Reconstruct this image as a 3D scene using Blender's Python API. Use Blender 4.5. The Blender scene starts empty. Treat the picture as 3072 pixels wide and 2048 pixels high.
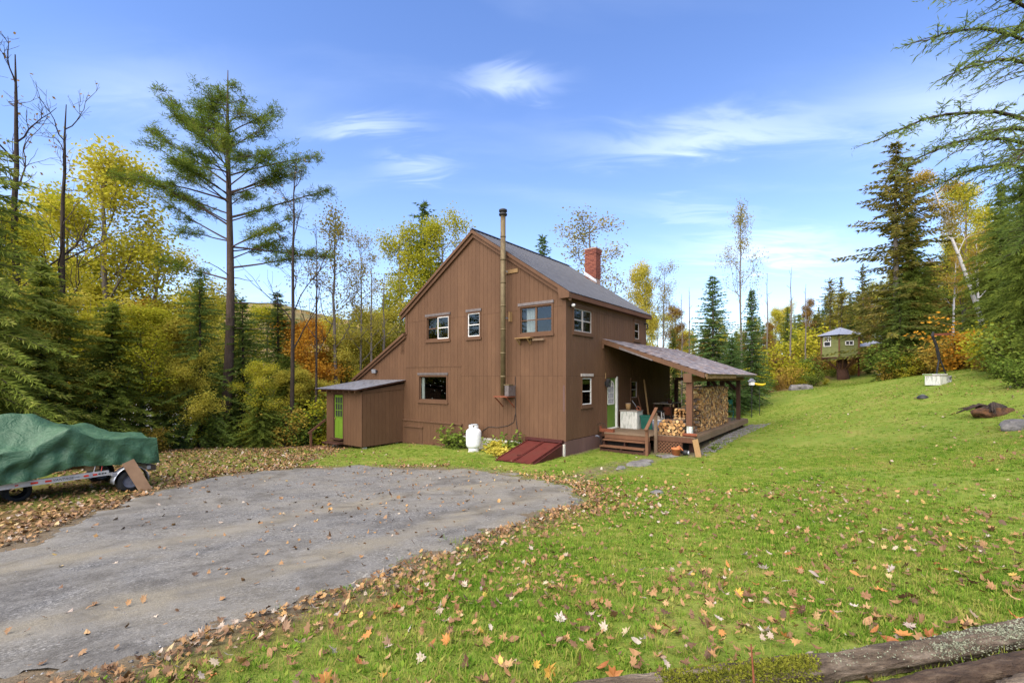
import bpy, math, random
import numpy as np
from mathutils import Vector, Matrix, noise as mnoise

random.seed(11)
rng = np.random.default_rng(11)
S = bpy.context.scene
COL = S.collection
R = math.radians

# ------------------------------------------------------------------ camera
cam_d = bpy.data.cameras.new('camera')
cam = bpy.data.objects.new('camera', cam_d)
COL.objects.link(cam)
CAM_Z = 2.73
cam.location = (0, 0, CAM_Z)
cam.rotation_euler = (R(90), 0, 0)
cam_d.sensor_width = 36.0
cam_d.lens = 36.0 * 1375.0 / 3072.0
cam_d.shift_y = (1131.0 - 1024.0) / 3072.0
cam_d.clip_start = 0.05
cam_d.clip_end = 5000
S.camera = cam

# ------------------------------------------------------------------ world / sun
SUN_DIR = Vector((-0.36, -0.52, 0.78)).normalized()      # towards the light
W = bpy.data.worlds.new('World')
S.world = W
W.use_nodes = True
nt = W.node_tree
nt.nodes.clear()
def N(tree, kind, **kw):
    n = tree.nodes.new(kind)
    for k, v in kw.items():
        if k.startswith('i_'):
            key = k[2:]
            n.inputs[int(key) if key.isdigit() else key].default_value = v
        else:
            setattr(n, k, v)
    return n
def LK(tree, a, b): tree.links.new(a, b)
sky = N(nt, 'ShaderNodeTexSky', sky_type='NISHITA', sun_disc=False, air_density=1.0, dust_density=0.35, ozone_density=3.0, altitude=300)
sky.sun_elevation = math.asin(SUN_DIR.z)
sky.sun_rotation = math.atan2(SUN_DIR.x, SUN_DIR.y)
bg = N(nt, 'ShaderNodeBackground'); bg.inputs[1].default_value = 0.115
out = N(nt, 'ShaderNodeOutputWorld')
tc = N(nt, 'ShaderNodeTexCoord')
sep = N(nt, 'ShaderNodeSeparateXYZ'); LK(nt, tc.outputs['Generated'], sep.inputs[0])
def M(tree, op, a, b=None, clamp=False):
    n = N(tree, 'ShaderNodeMath', operation=op); n.use_clamp = clamp
    for i, v in enumerate((a, b)):
        if v is None: continue
        if isinstance(v, (int, float)): n.inputs[i].default_value = v
        else: LK(tree, v, n.inputs[i])
    return n.outputs[0]
# high thin cirrus: noise on a flat layer above the place
zz = M(nt, 'MAXIMUM', M(nt, 'ADD', sep.outputs[2], 0.10), 0.02)
cu = M(nt, 'DIVIDE', sep.outputs[0], zz); cv = M(nt, 'DIVIDE', sep.outputs[1], zz)
comb = N(nt, 'ShaderNodeCombineXYZ'); LK(nt, cu, comb.inputs[0]); LK(nt, cv, comb.inputs[1])
mp = N(nt, 'ShaderNodeMapping'); mp.inputs['Rotation'].default_value = (0, 0, R(14)); mp.inputs['Scale'].default_value = (0.75, 1.9, 1)
LK(nt, comb.outputs[0], mp.inputs[0])
nz = N(nt, 'ShaderNodeTexNoise'); nz.inputs['Scale'].default_value = 1.05; nz.inputs['Detail'].default_value = 5; nz.inputs['Roughness'].default_value = 0.48; nz.inputs['Distortion'].default_value = 0.5
LK(nt, mp.outputs[0], nz.inputs['Vector'])
nz2 = N(nt, 'ShaderNodeTexNoise'); nz2.inputs['Scale'].default_value = 3.2; nz2.inputs['Detail'].default_value = 4; nz2.inputs['Roughness'].default_value = 0.6; nz2.inputs['Distortion'].default_value = 1.0
LK(nt, mp.outputs[0], nz2.inputs['Vector'])
rp = N(nt, 'ShaderNodeMapRange', interpolation_type='SMOOTHSTEP'); rp.inputs['From Min'].default_value = 0.50; rp.inputs['From Max'].default_value = 0.78; rp.inputs['To Max'].default_value = 0.22
LK(nt, nz.outputs[0], rp.inputs['Value'])
veil = M(nt, 'MULTIPLY', rp.outputs[0], M(nt, 'ADD', nz2.outputs[0], 0.25))
# a few separate wisps at their bearings (tan of azimuth, tan of elevation from north = +Y)
dy = M(nt, 'MAXIMUM', sep.outputs[1], 0.05)
tu = M(nt, 'DIVIDE', sep.outputs[0], dy); tw = M(nt, 'DIVIDE', sep.outputs[2], dy)
ahead = M(nt, 'GREATER_THAN', sep.outputs[1], 0.06)
wob = M(nt, 'MULTIPLY', M(nt, 'SUBTRACT', nz2.outputs[0], 0.5), 0.16)
total = veil
for (u0, w0, su, sw, tilt, amp) in ((-0.325, 0.535, 0.105, 0.024, 0.03, .62), (-0.005, 0.648, 0.09, 0.022, -0.03, .60), (-0.21, 0.455, 0.075, 0.020, 0.05, .45),
                                    (0.43, 0.53, 0.24, 0.035, 0.10, .62), (0.57, 0.275, 0.17, 0.035, 0.0, .8), (0.42, 0.36, 0.12, 0.02, -.08, .28),
                                    (-0.80, 0.63, 0.25, 0.075, -0.08, .30), (0.98, 0.58, 0.26, 0.09, 0.02, .55), (-1.0, .45, .3, .05, .1, .3)):
    du = M(nt, 'SUBTRACT', tu, u0)
    dw = M(nt, 'SUBTRACT', M(nt, 'ADD', tw, wob), M(nt, 'ADD', M(nt, 'MULTIPLY', du, tilt), w0))
    a = M(nt, 'POWER', M(nt, 'DIVIDE', du, su), 2.0); b = M(nt, 'POWER', M(nt, 'ABSOLUTE', M(nt, 'DIVIDE', dw, sw)), 2.0)
    g = M(nt, 'EXPONENT', M(nt, 'MULTIPLY', M(nt, 'ADD', a, b), -1.0))
    g = M(nt, 'MULTIPLY', M(nt, 'MULTIPLY', g, amp), M(nt, 'ADD', M(nt, 'MULTIPLY', nz2.outputs[0], 1.3), 0.25))
    total = M(nt, 'ADD', total, M(nt, 'MULTIPLY', g, ahead))
total = M(nt, 'ADD', M(nt, 'MULTIPLY', total, .66), M(nt, 'MULTIPLY', M(nt, 'EXPONENT', M(nt, 'MULTIPLY', M(nt, 'ABSOLUTE', sep.outputs[2]), -5.5)), .42))      # pale haze towards the horizon
total = M(nt, 'MINIMUM', total, 0.82)
hs = N(nt, 'ShaderNodeHueSaturation'); hs.inputs['Saturation'].default_value = 1.14; hs.inputs['Value'].default_value = 1.28; hs.inputs['Hue'].default_value = 0.511
LK(nt, sky.outputs[0], hs.inputs['Color'])
mx = N(nt, 'ShaderNodeMixRGB'); mx.inputs[2].default_value = (5.6, 6.3, 7.6, 1)
LK(nt, total, mx.inputs[0]); LK(nt, hs.outputs[0], mx.inputs[1]); LK(nt, mx.outputs[0], bg.inputs[0]); LK(nt, bg.outputs[0], out.inputs[0])

sun_d = bpy.data.lights.new('sun', 'SUN'); sun_d.energy = 4.2; sun_d.angle = R(90); sun_d.color = (1.0, 0.90, 0.76)
sun = bpy.data.objects.new('sun', sun_d); COL.objects.link(sun)
sun.rotation_euler = (-SUN_DIR).to_track_quat('-Z', 'Y').to_euler()

S.view_settings.view_transform = 'Standard'
S.view_settings.look = 'None'
S.view_settings.gamma = 1.0
S.view_settings.exposure = 1.08
S.view_settings.use_curve_mapping = False
S.cycles.use_denoising = True
S.cycles.max_bounces = 6
S.cycles.transparent_max_bounces = 8
S.cycles.sample_clamp_indirect = 4.0

# ------------------------------------------------------------------ materials
MATS = {}
def lin(r, g, b):
    f = lambda c: (c / 255 / 12.92) if c / 255 <= 0.04045 else ((c / 255 + 0.055) / 1.055) ** 2.4
    return (f(r), f(g), f(b), 1)
def ramp(tree, fac, stops):
    n = N(tree, 'ShaderNodeValToRGB'); e = n.color_ramp.elements
    while len(e) < len(stops): e.new(0.5)
    for i, (p, c) in enumerate(stops):
        e[i].position = p; e[i].color = c
    if fac is not None: LK(tree, fac, n.inputs[0])
    return n.outputs[0]
def newmat(name):
    m = bpy.data.materials.new(name); m.use_nodes = True
    t = m.node_tree; p = t.nodes['Principled BSDF']; MATS[name] = m
    return m, t, p
def coords(t, scale=(1, 1, 1), kind='Object'):
    c = N(t, 'ShaderNodeTexCoord'); mpg = N(t, 'ShaderNodeMapping'); mpg.inputs['Scale'].default_value = scale
    LK(t, c.outputs[kind], mpg.inputs[0]); return mpg.outputs[0]
def noise(t, vec, scale, detail=4, rough=.55, dist=0.0):
    n = N(t, 'ShaderNodeTexNoise'); n.inputs['Scale'].default_value = scale; n.inputs['Detail'].default_value = detail
    n.inputs['Roughness'].default_value = rough; n.inputs['Distortion'].default_value = dist
    if vec is not None: LK(t, vec, n.inputs['Vector'])
    return n.outputs[0]
def mixc(t, fac, a, b, mode='MIX'):
    n = N(t, 'ShaderNodeMixRGB', blend_type=mode)
    for i, v in ((0, fac), (1, a), (2, b)):
        if isinstance(v, (int, float)): n.inputs[i].default_value = v
        elif isinstance(v, tuple): n.inputs[i].default_value = v
        else: LK(t, v, n.inputs[i])
    return n.outputs[0]
def bump(t, p, hgt, strength=.3, dist=.01):
    b = N(t, 'ShaderNodeBump'); b.inputs['Strength'].default_value = strength; b.inputs['Distance'].default_value = dist
    LK(t, hgt, b.inputs['Height']); LK(t, b.outputs[0], p.inputs['Normal'])
def surf(name, c1, c2, rough=.7, nscale=6, stretch=(1, 1, 1), bumps=.25, bdist=.01, metal=0.0, spec=.3, c3=None, detail=5, objvar=0.0, fine=0):
    m, t, p = newmat(name)
    v = coords(t, stretch)
    f = noise(t, v, nscale, detail, .6)
    st = [(0.3, c1), (0.7, c2)] if c3 is None else [(0.28, c1), (0.5, c2), (0.72, c3)]
    col = ramp(t, f, st)
    if fine:
        f2 = noise(t, v, fine, 3, .7)
        col = mixc(t, .5, col, ramp(t, f2, [(.3, (.55, .55, .55, 1)), (.7, (1.35, 1.35, 1.35, 1))]), 'MULTIPLY')
    if objvar:
        oi = N(t, 'ShaderNodeObjectInfo')
        k = M(t, 'ADD', M(t, 'MULTIPLY', oi.outputs['Random'], objvar * 2), 1 - objvar)
        cc = N(t, 'ShaderNodeCombineXYZ')
        for i in range(3): LK(t, k, cc.inputs[i])
        col = mixc(t, 1.0, col, cc.outputs[0], 'MULTIPLY')
    LK(t, col, p.inputs['Base Color'])
    p.inputs['Roughness'].default_value = rough; p.inputs['Metallic'].default_value = metal
    p.inputs['Specular IOR Level'].default_value = spec
    if bumps: bump(t, p, noise(t, v, nscale * 3 if not fine else fine, 4, .65), bumps, bdist)
    return m

def stain(name, c1, c2, c3, objvar=.05):
    """weathered stained wood: grain and runs along the board, greyed patches"""
    m, t, p = newmat(name)
    grain = noise(t, coords(t, (14, 14, .7)), 5, 5, .6)
    blot = noise(t, coords(t, (1, 1, .45)), 1.3, 4, .6, .4)
    col = ramp(t, grain, [(.25, c1), (.55, c2), (.8, c3)])
    col = mixc(t, M(t, 'MULTIPLY', blot, .5), col, ramp(t, blot, [(.35, tuple(x * .74 for x in c1[:3]) + (1,)), (.7, tuple(min(1, x * 1.12) for x in c3[:3]) + (1,))]))
    oi = N(t, 'ShaderNodeObjectInfo')
    k = M(t, 'ADD', M(t, 'MULTIPLY', oi.outputs['Random'], objvar * 2), 1 - objvar)
    cc = N(t, 'ShaderNodeCombineXYZ')
    for i in range(3): LK(t, k, cc.inputs[i])
    col = mixc(t, 1.0, col, cc.outputs[0], 'MULTIPLY')
    LK(t, col, p.inputs['Base Color']); p.inputs['Roughness'].default_value = .78; p.inputs['Specular IOR Level'].default_value = .25
    bump(t, p, noise(t, coords(t, (40, 40, 1.5)), 6, 4, .7), .35, .004)
    return m
stain('siding', lin(84, 59, 40), lin(95, 68, 47), lin(106, 78, 55))
stain('trim', lin(80, 56, 39), lin(94, 67, 47), lin(107, 79, 57), .05)
stain('porch_wood', lin(78, 50, 36), lin(98, 66, 47), lin(116, 82, 60), .1)
stain('dark_post', lin(58, 36, 26), lin(72, 45, 34), lin(86, 58, 45), .05)
stain('deck_wood', lin(92, 74, 56), lin(118, 98, 76), lin(138, 118, 96), .12)
stain('raw_wood', lin(118, 90, 56), lin(142, 112, 72), lin(164, 134, 92), .1)
stain('grey_wood', lin(120, 108, 96), lin(150, 138, 124), lin(170, 160, 146), .1)
stain('skirt_paint', lin(86, 64, 58), lin(98, 74, 67), lin(112, 86, 76), .02)
stain('tread_wood', lin(88, 58, 40), lin(108, 74, 52), lin(124, 90, 64), .08)
surf('hollow_shade', (.012, .009, .007, 1), (.02, .015, .012, 1), .9, 3, bumps=0)  # near-black colour standing in for the shade of unlit hollows
surf('shell', lin(58, 40, 30), lin(66, 46, 34), .9, 3, bumps=0)
surf('concrete', lin(176, 168, 150), lin(204, 198, 184), .85, 3, bumps=.4, c3=lin(150, 140, 122), fine=30)
surf('white_trim', lin(205, 200, 192), lin(226, 222, 214), .45, 5, bumps=.05)
surf('pale_trim', lin(150, 138, 128), lin(182, 172, 162), .5, 8, bumps=.05)
surf('flashing', lin(92, 84, 80), lin(118, 108, 104), .5, 9, bumps=.1, metal=.3)
surf('green_door', lin(96, 124, 36), lin(106, 136, 42), .45, 3, bumps=.05)
surf('olive_door', lin(84, 112, 34), lin(98, 128, 42), .45, 3, bumps=.05)
surf('galvanised', lin(150, 152, 156), lin(178, 180, 184), .42, 5, bumps=.1, metal=.55, c3=lin(132, 134, 140))
surf('tank_white', lin(214, 214, 212), lin(228, 228, 226), .35, 4, bumps=.03)
surf('black_iron', (.012, .012, .013, 1), (.03, .028, .027, 1), .55, 8, bumps=.2)
surf('rubber', (.012, .012, .012, 1), (.025, .025, .024, 1), .8, 12, bumps=.3)
surf('hatch_red', lin(70, 29, 24), lin(86, 37, 31), .5, 3, bumps=.15, c3=lin(80, 42, 34))
surf('hatch_dark', lin(58, 24, 20), lin(74, 32, 27), .6, 3, bumps=.15)
surf('aluminium', lin(170, 168, 164), lin(200, 198, 194), .4, 6, bumps=.08, metal=.45)
surf('red_tape', lin(176, 40, 26), lin(200, 58, 36), .4, 9, bumps=0)
surf('ink', (.02, .02, .022, 1), (.03, .03, .03, 1), .5, 9, bumps=0)
surf('paper_white', lin(222, 220, 214), lin(232, 230, 226), .5, 9, bumps=0)
surf('hull', lin(120, 92, 66), lin(146, 116, 86), .5, 3, bumps=.1)
surf('terracotta', lin(168, 98, 58), lin(190, 118, 72), .8, 6, bumps=.2)
surf('bin_green', lin(22, 74, 62), lin(30, 90, 74), .45, 4, bumps=.1)
surf('curtain', lin(214, 216, 214), lin(236, 238, 236), .9, 3, (30, 30, 1), bumps=.5)
surf('old_paint', lin(190, 188, 176), lin(206, 204, 192), .75, 3, (3, 3, .7), bumps=.4, c3=lin(128, 134, 118), fine=22)
surf('rock', lin(78, 76, 74), lin(106, 102, 98), .85, 3, bumps=.7, bdist=.03, c3=lin(134, 130, 124), fine=18)
surf('bark', lin(66, 52, 42), lin(92, 76, 64), .9, 4, (3, 3, .6), bumps=.9, bdist=.03, fine=14)
surf('bark_grey', lin(92, 84, 76), lin(124, 114, 104), .9, 4, (3, 3, .6), bumps=.7, bdist=.02, fine=14)
surf('bark_red', lin(66, 44, 34), lin(90, 62, 48), .9, 4, (4, 4, .5), bumps=.9, bdist=.03, fine=16)
surf('bark_dark', lin(42, 34, 28), lin(66, 54, 45), .9, 5, (3, 3, .6), bumps=.7, bdist=.02, fine=14)
surf('lichen', lin(138, 142, 116), lin(170, 172, 146), .95, 30, bumps=1, bdist=.02)
surf('moss', lin(92, 100, 22), lin(132, 134, 36), .95, 40, bumps=1, bdist=.02, c3=lin(160, 156, 52))
surf('tree_house_green', lin(106, 110, 62), lin(124, 126, 74), .7, 4, bumps=.2, objvar=.1)
surf('pale_siding', lin(196, 196, 196), lin(214, 214, 216), .6, 2, bumps=.05, objvar=.04)
surf('yellow_plastic', lin(190, 160, 30), lin(210, 176, 40), .5, 4, bumps=0)
surf('blue_grey', lin(96, 98, 108), lin(128, 130, 140), .7, 5, bumps=.3)
surf('steel', lin(88, 74, 48), lin(108, 94, 66), .6, 5, (1, 1, .5), bumps=.08, metal=.3, c3=lin(76, 62, 42))
surf('rust', lin(96, 52, 34), lin(128, 72, 48), .85, 9, bumps=.4, c3=lin(74, 42, 30))

# birch bark: white with dark dashes
m, t, p = newmat('birch_bark')
f = noise(t, coords(t, (2, 2, 14)), 4, 3, .6)
LK(t, ramp(t, f, [(.30, lin(60, 52, 46)), (.40, lin(196, 190, 184)), (.8, lin(226, 222, 218))]), p.inputs['Base Color']); p.inputs['Roughness'].default_value = .7
# metal roof
m, t, p = newmat('metal_roof')
v = coords(t, (1, 1, 1))
f = noise(t, v, 2.2, 5, .6); f2 = noise(t, coords(t, (12, 1.0, 1.0)), 3, 4, .6)
c = mixc(t, .5, ramp(t, f, [(.3, lin(50, 52, 57)), (.7, lin(66, 68, 74))]), ramp(t, f2, [(.3, lin(44, 45, 50)), (.7, lin(72, 74, 80))]))
LK(t, c, p.inputs['Base Color']); p.inputs['Metallic'].default_value = .35; p.inputs['Roughness'].default_value = .5
# shingles
m, t, p = newmat('shingle')
oi = N(t, 'ShaderNodeObjectInfo'); gi = N(t, 'ShaderNodeNewGeometry')
rr = M(t, 'FRACT', M(t, 'ADD', oi.outputs['Random'], gi.outputs['Random Per Island']))
base = ramp(t, rr, [(0, lin(92, 86, 90)), (.3, lin(132, 124, 124)), (.55, lin(112, 104, 106)), (.8, lin(150, 140, 136)), (1, lin(124, 96, 82))])
LK(t, mixc(t, .5, base, ramp(t, noise(t, coords(t), 40, 3, .7), [(.3, (.5, .5, .5, 1)), (.7, (1.4, 1.4, 1.4, 1))]), 'MULTIPLY'), p.inputs['Base Color'])
p.inputs['Roughness'].default_value = .9; bump(t, p, noise(t, coords(t), 60, 3, .7), .5, .01)
# brick
m, t, p = newmat('brick')
oi = N(t, 'ShaderNodeObjectInfo')
LK(t, mixc(t, .4, ramp(t, oi.outputs['Random'], [(0, lin(118, 62, 46)), (.5, lin(138, 78, 58)), (1, lin(108, 56, 44))]), ramp(t, noise(t, coords(t), 30, 4, .7), [(.3, (.6, .6, .6, 1)), (.7, (1.2, 1.2, 1.2, 1))]), 'MULTIPLY'), p.inputs['Base Color'])
p.inputs['Roughness'].default_value = .85
surf('mortar', lin(150, 120, 104), lin(166, 138, 122), .9, 20, bumps=.3)
# glass
m, t, p = newmat('glass')
t.nodes.remove(p)
tr = N(t, 'ShaderNodeBsdfTransparent'); tr.inputs[0].default_value = (.7, .72, .70, 1)
gl = N(t, 'ShaderNodeBsdfGlossy'); gl.inputs['Roughness'].default_value = .03; gl.inputs[0].default_value = (1, 1, 1, 1)
ms = N(t, 'ShaderNodeMixShader'); ms.inputs[0].default_value = .045; LK(t, tr.outputs[0], ms.inputs[1]); LK(t, gl.outputs[0], ms.inputs[2])
LK(t, ms.outputs[0], t.nodes['Material Output'].inputs[0])
# tarp
m, t, p = newmat('tarp')
f = noise(t, coords(t), 1.6, 5, .6); f2 = noise(t, coords(t), 9, 4, .7)
c = mixc(t, .35, ramp(t, f, [(.3, lin(42, 76, 48)), (.7, lin(56, 92, 62))]), ramp(t, f2, [(.3, lin(36, 64, 40)), (.75, lin(84, 112, 86))]))
LK(t, c, p.inputs['Base Color']); p.inputs['Roughness'].default_value = .5; p.inputs['Specular IOR Level'].default_value = .35
cr1 = M(t, 'ABSOLUTE', M(t, 'SUBTRACT', noise(t, coords(t), 2.6, 3, .55, .6), .5)); cr2 = M(t, 'ABSOLUTE', M(t, 'SUBTRACT', noise(t, coords(t, (1, 1, 2)), 6.5, 3, .6, .9), .5))
bump(t, p, M(t, 'ADD', M(t, 'MULTIPLY', M(t, 'MINIMUM', cr1, .12), 2.2), M(t, 'MINIMUM', cr2, .10)), .6, .06)
# firewood: bark on the round, pale split faces from an attribute
for nm, cs in (('wood_end', [(0, lin(96, 66, 40)), (.18, lin(190, 148, 90)), (.34, lin(136, 94, 52)), (.5, lin(216, 178, 120)), (.66, lin(112, 78, 48)), (.82, lin(184, 138, 80)), (1, lin(150, 104, 58))]),
               ('wood_bark', [(0, lin(66, 52, 42)), (.5, lin(98, 80, 66)), (1, lin(124, 108, 94))])):
    m, t, p = newmat(nm)
    oi = N(t, 'ShaderNodeObjectInfo'); gi = N(t, 'ShaderNodeNewGeometry')
    rr = M(t, 'FRACT', M(t, 'ADD', M(t, 'MULTIPLY', oi.outputs['Random'], 3.7), M(t, 'MULTIPLY', gi.outputs['Random Per Island'], 1.0)))
    LK(t, mixc(t, .6, ramp(t, rr, cs), ramp(t, noise(t, coords(t), 16, 4, .7), [(.3, (.6, .6, .6, 1)), (.7, (1.25, 1.25, 1.25, 1))]), 'MULTIPLY'), p.inputs['Base Color'])
    p.inputs['Roughness'].default_value = .85; bump(t, p, noise(t, coords(t), 50, 4, .7), .4, .01)

def foliage(name, cols, trans=.4, spread=.35, gain=1.25):
    m, t, p = newmat(name); t.nodes.remove(p)
    gi = N(t, 'ShaderNodeNewGeometry'); oi = N(t, 'ShaderNodeObjectInfo')
    cl = noise(t, coords(t), .55, 2, .5)
    k = M(t, 'ADD', M(t, 'MULTIPLY', gi.outputs['Random Per Island'], spread), M(t, 'MULTIPLY', cl, 1.0 - spread))
    k = M(t, 'ADD', k, M(t, 'MULTIPLY', M(t, 'SUBTRACT', oi.outputs['Random'], .5), .22), True)
    c = ramp(t, k, [(.12 + .76 * i / (len(cols) - 1), tuple(min(.8, x * gain) for x in q[:3]) + (1,)) for i, q in enumerate(cols)])
    d = N(t, 'ShaderNodeBsdfDiffuse'); tl = N(t, 'ShaderNodeBsdfTranslucent'); mxs = N(t, 'ShaderNodeMixShader'); mxs.inputs[0].default_value = trans
    LK(t, c, d.inputs[0]); LK(t, c, tl.inputs[0]); LK(t, d.outputs[0], mxs.inputs[1]); LK(t, tl.outputs[0], mxs.inputs[2])
    LK(t, mxs.outputs[0], t.nodes['Material Output'].inputs[0])
    return m
foliage('needles_dark', [lin(50, 62, 30), lin(72, 86, 40), lin(94, 108, 50), lin(116, 120, 68)], trans=.45, gain=1.6)
foliage('needles_olive', [lin(60, 70, 30), lin(86, 98, 40), lin(112, 120, 50), lin(140, 136, 74)], trans=.45, gain=1.65)
foliage('needles_blue', [lin(50, 70, 38), lin(70, 94, 50), lin(92, 114, 60), lin(112, 126, 78)], gain=1.2)
foliage('needles_pine', [lin(56, 72, 28), lin(80, 98, 38), lin(106, 118, 46), lin(138, 130, 54)])
foliage('needles_brown', [lin(66, 70, 34), lin(92, 94, 46), lin(120, 114, 54), lin(148, 122, 60)])
foliage('leaf_yellowgreen', [lin(116, 128, 34), lin(158, 158, 44), lin(192, 182, 60), lin(204, 190, 90)], .45, gain=.95)
foliage('leaf_yellow', [lin(140, 140, 58), lin(176, 168, 68), lin(200, 184, 78), lin(210, 196, 106)], .45, gain=1.0)
foliage('leaf_gold', [lin(136, 128, 56), lin(168, 148, 64), lin(188, 154, 68), lin(196, 176, 92)], .4, gain=.95)
foliage('leaf_orange', [lin(182, 126, 46), lin(206, 146, 50), lin(214, 160, 58), lin(212, 176, 78)], .4, gain=.95)
foliage('leaf_russet', [lin(116, 96, 52), lin(146, 116, 58), lin(164, 130, 72), lin(148, 138, 76)], .35, gain=.85)
foliage('leaf_green', [lin(74, 94, 38), lin(98, 118, 48), lin(124, 138, 58), lin(156, 160, 76)], .35, gain=.95)
foliage('leaf_olivegold', [lin(104, 104, 48), lin(136, 128, 58), lin(166, 148, 70), lin(186, 164, 84)], .4, gain=1.1)
foliage('grass', [lin(92, 134, 26), lin(120, 164, 34), lin(146, 184, 46), lin(188, 196, 74)], .35, .5)

# loose leaves: colour from the object
m, t, p = newmat('fallen')
oi = N(t, 'ShaderNodeObjectInfo')
LK(t, mixc(t, .6, oi.outputs['Color'], ramp(t, noise(t, coords(t), 40, 4, .7), [(.3, (.55, .5, .45, 1)), (.7, (1.2, 1.2, 1.2, 1))]), 'MULTIPLY'), p.inputs['Base Color'])
p.inputs['Roughness'].default_value = .7
m, t, p = newmat('litter')
gi = N(t, 'ShaderNodeNewGeometry')
LK(t, ramp(t, gi.outputs['Random Per Island'], [(0, lin(74, 52, 32)), (.2, lin(112, 80, 46)), (.4, lin(144, 106, 62)), (.55, lin(94, 66, 40)), (.7, lin(160, 122, 68)), (.85, lin(124, 94, 64)), (.95, lin(166, 152, 134)), (1, lin(170, 138, 52))]), p.inputs['Base Color'])
p.inputs['Roughness'].default_value = .7
# ------------------------------------------------------------------ helpers
class MB:
    """collects shapes; build() links them as ONE mesh object"""
    def __init__(self, f=None): self.v = []; self.p = []; self.mi = []; self.f = f
    def add(self, vs, fs, mi=0):
        o = len(self.v)
        self.v += [tuple(self.f(*q)) if self.f else tuple(q) for q in vs]
        self.p += [tuple(o + i for i in q) for q in fs]; self.mi += [mi] * len(fs)
        return self
    def box(self, x0, x1, y0, y1, z0, z1, mi=0):
        v = [(x, y, z) for z in (z0, z1) for x, y in ((x0, y0), (x1, y0), (x1, y1), (x0, y1))]
        return self.add(v, [(3, 2, 1, 0), (4, 5, 6, 7), (0, 1, 5, 4), (1, 2, 6, 5), (2, 3, 7, 6), (3, 0, 4, 7)], mi)
    def obox(self, c, ax, ay, az, mi=0):
        c, ax, ay, az = map(Vector, (c, ax, ay, az))
        v = [c + ax * i + ay * j + az * k for k in (-1, 1) for i, j in ((-1, -1), (1, -1), (1, 1), (-1, 1))]
        return self.add(v, [(3, 2, 1, 0), (4, 5, 6, 7), (0, 1, 5, 4), (1, 2, 6, 5), (2, 3, 7, 6), (3, 0, 4, 7)], mi)
    def beam(self, a, b, w, h, up=(0, 0, 1), mi=0):
        a, b = Vector(a), Vector(b); d = (b - a); L = d.length; d.normalize(); up = Vector(up)
        s = d.cross(up)
        if s.length < 1e-4: s = d.cross(Vector((1, 0, 0)))
        s.normalize(); u = s.cross(d).normalized()
        return self.obox((a + b) / 2, d * L / 2, s * w / 2, u * h / 2, mi)
    def prism(self, poly, d0, d1, mi=0):
        """poly in the first two coordinates (u,z); third d"""
        n = len(poly)
        v = [(a, b, d0) for a, b in poly] + [(a, b, d1) for a, b in poly]
        f = [tuple(range(n - 1, -1, -1)), tuple(range(n, 2 * n))] + [(i, (i + 1) % n, n + (i + 1) % n, n + i) for i in range(n)]
        return self.add(v, f, mi)
    def tube(self, path, rad, n=8, cap=True, mi=0, capmi=None):
        P = [Vector(q) for q in path]; rad = rad if hasattr(rad, '__len__') else [rad] * len(P)
        vs = []; ref = None
        for i, q in enumerate(P):
            d = (P[min(i + 1, len(P) - 1)] - P[max(i - 1, 0)]).normalized()
            if ref is None: ref = Vector((0, 0, 1)) if abs(d.z) < .9 else Vector((1, 0, 0))
            s = d.cross(ref).normalized(); u = s.cross(d).normalized(); ref = u
            for k in range(n):
                a = 2 * math.pi * k / n
                vs.append(q + (s * math.cos(a) + u * math.sin(a)) * rad[i])
        fs = [(i * n + k, i * n + (k + 1) % n, (i + 1) * n + (k + 1) % n, (i + 1) * n + k) for i in range(len(P) - 1) for k in range(n)]
        self.add(vs, fs, mi)
        if cap:
            o = len(self.v) - len(vs)
            self.p += [tuple(o + k for k in range(n - 1, -1, -1)), tuple(o + (len(P) - 1) * n + k for k in range(n))]; self.mi += [mi if capmi is None else capmi] * 2
        return self
    def lathe(self, prof, c=(0, 0, 0), n=20, mi=0):
        vs = [(c[0] + r * math.cos(2 * math.pi * k / n), c[1] + r * math.sin(2 * math.pi * k / n), c[2] + z) for r, z in prof for k in range(n)]
        fs = [(i * n + k, i * n + (k + 1) % n, (i + 1) * n + (k + 1) % n, (i + 1) * n + k) for i in range(len(prof) - 1) for k in range(n)]
        return self.add(vs, fs, mi)
    def mesh(self, name, mats, smooth=False):
        me = bpy.data.meshes.new(name); me.from_pydata(self.v, [], self.p)
        for mm in (mats if isinstance(mats, (list, tuple)) else [mats]): me.materials.append(MATS[mm])
        if any(self.mi): me.polygons.foreach_set('material_index', self.mi)
        if smooth: me.polygons.foreach_set('use_smooth', [True] * len(me.polygons))
        me.update(); return me
    def build(self, name, mats, parent=None, smooth=False, loc=None):
        return link(name, self.mesh(name, mats, smooth), parent, loc)
def link(name, data, parent=None, loc=None):
    o = bpy.data.objects.new(name, data); COL.objects.link(o)
    if parent: o.parent = parent
    if loc is not None: o.location = loc
    return o
def tag(o, label=None, cat=None, group=None, kind=None):
    if label: o['label'] = label
    if cat: o['category'] = cat
    if group: o['group'] = group
    if kind: o['kind'] = kind
    return o
def thing(name, label, cat, loc=(0, 0, 0), rz=0, group=None):
    o = link(name, None, None, loc); o.rotation_euler = (0, 0, rz); o.empty_display_size = .2
    return tag(o, label, cat, group)
def copy_tree(o, parent=None):
    c = o.copy(); COL.objects.link(c); c.parent = parent
    for ch in list(o.children): copy_tree(ch, c)
    return c
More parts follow.
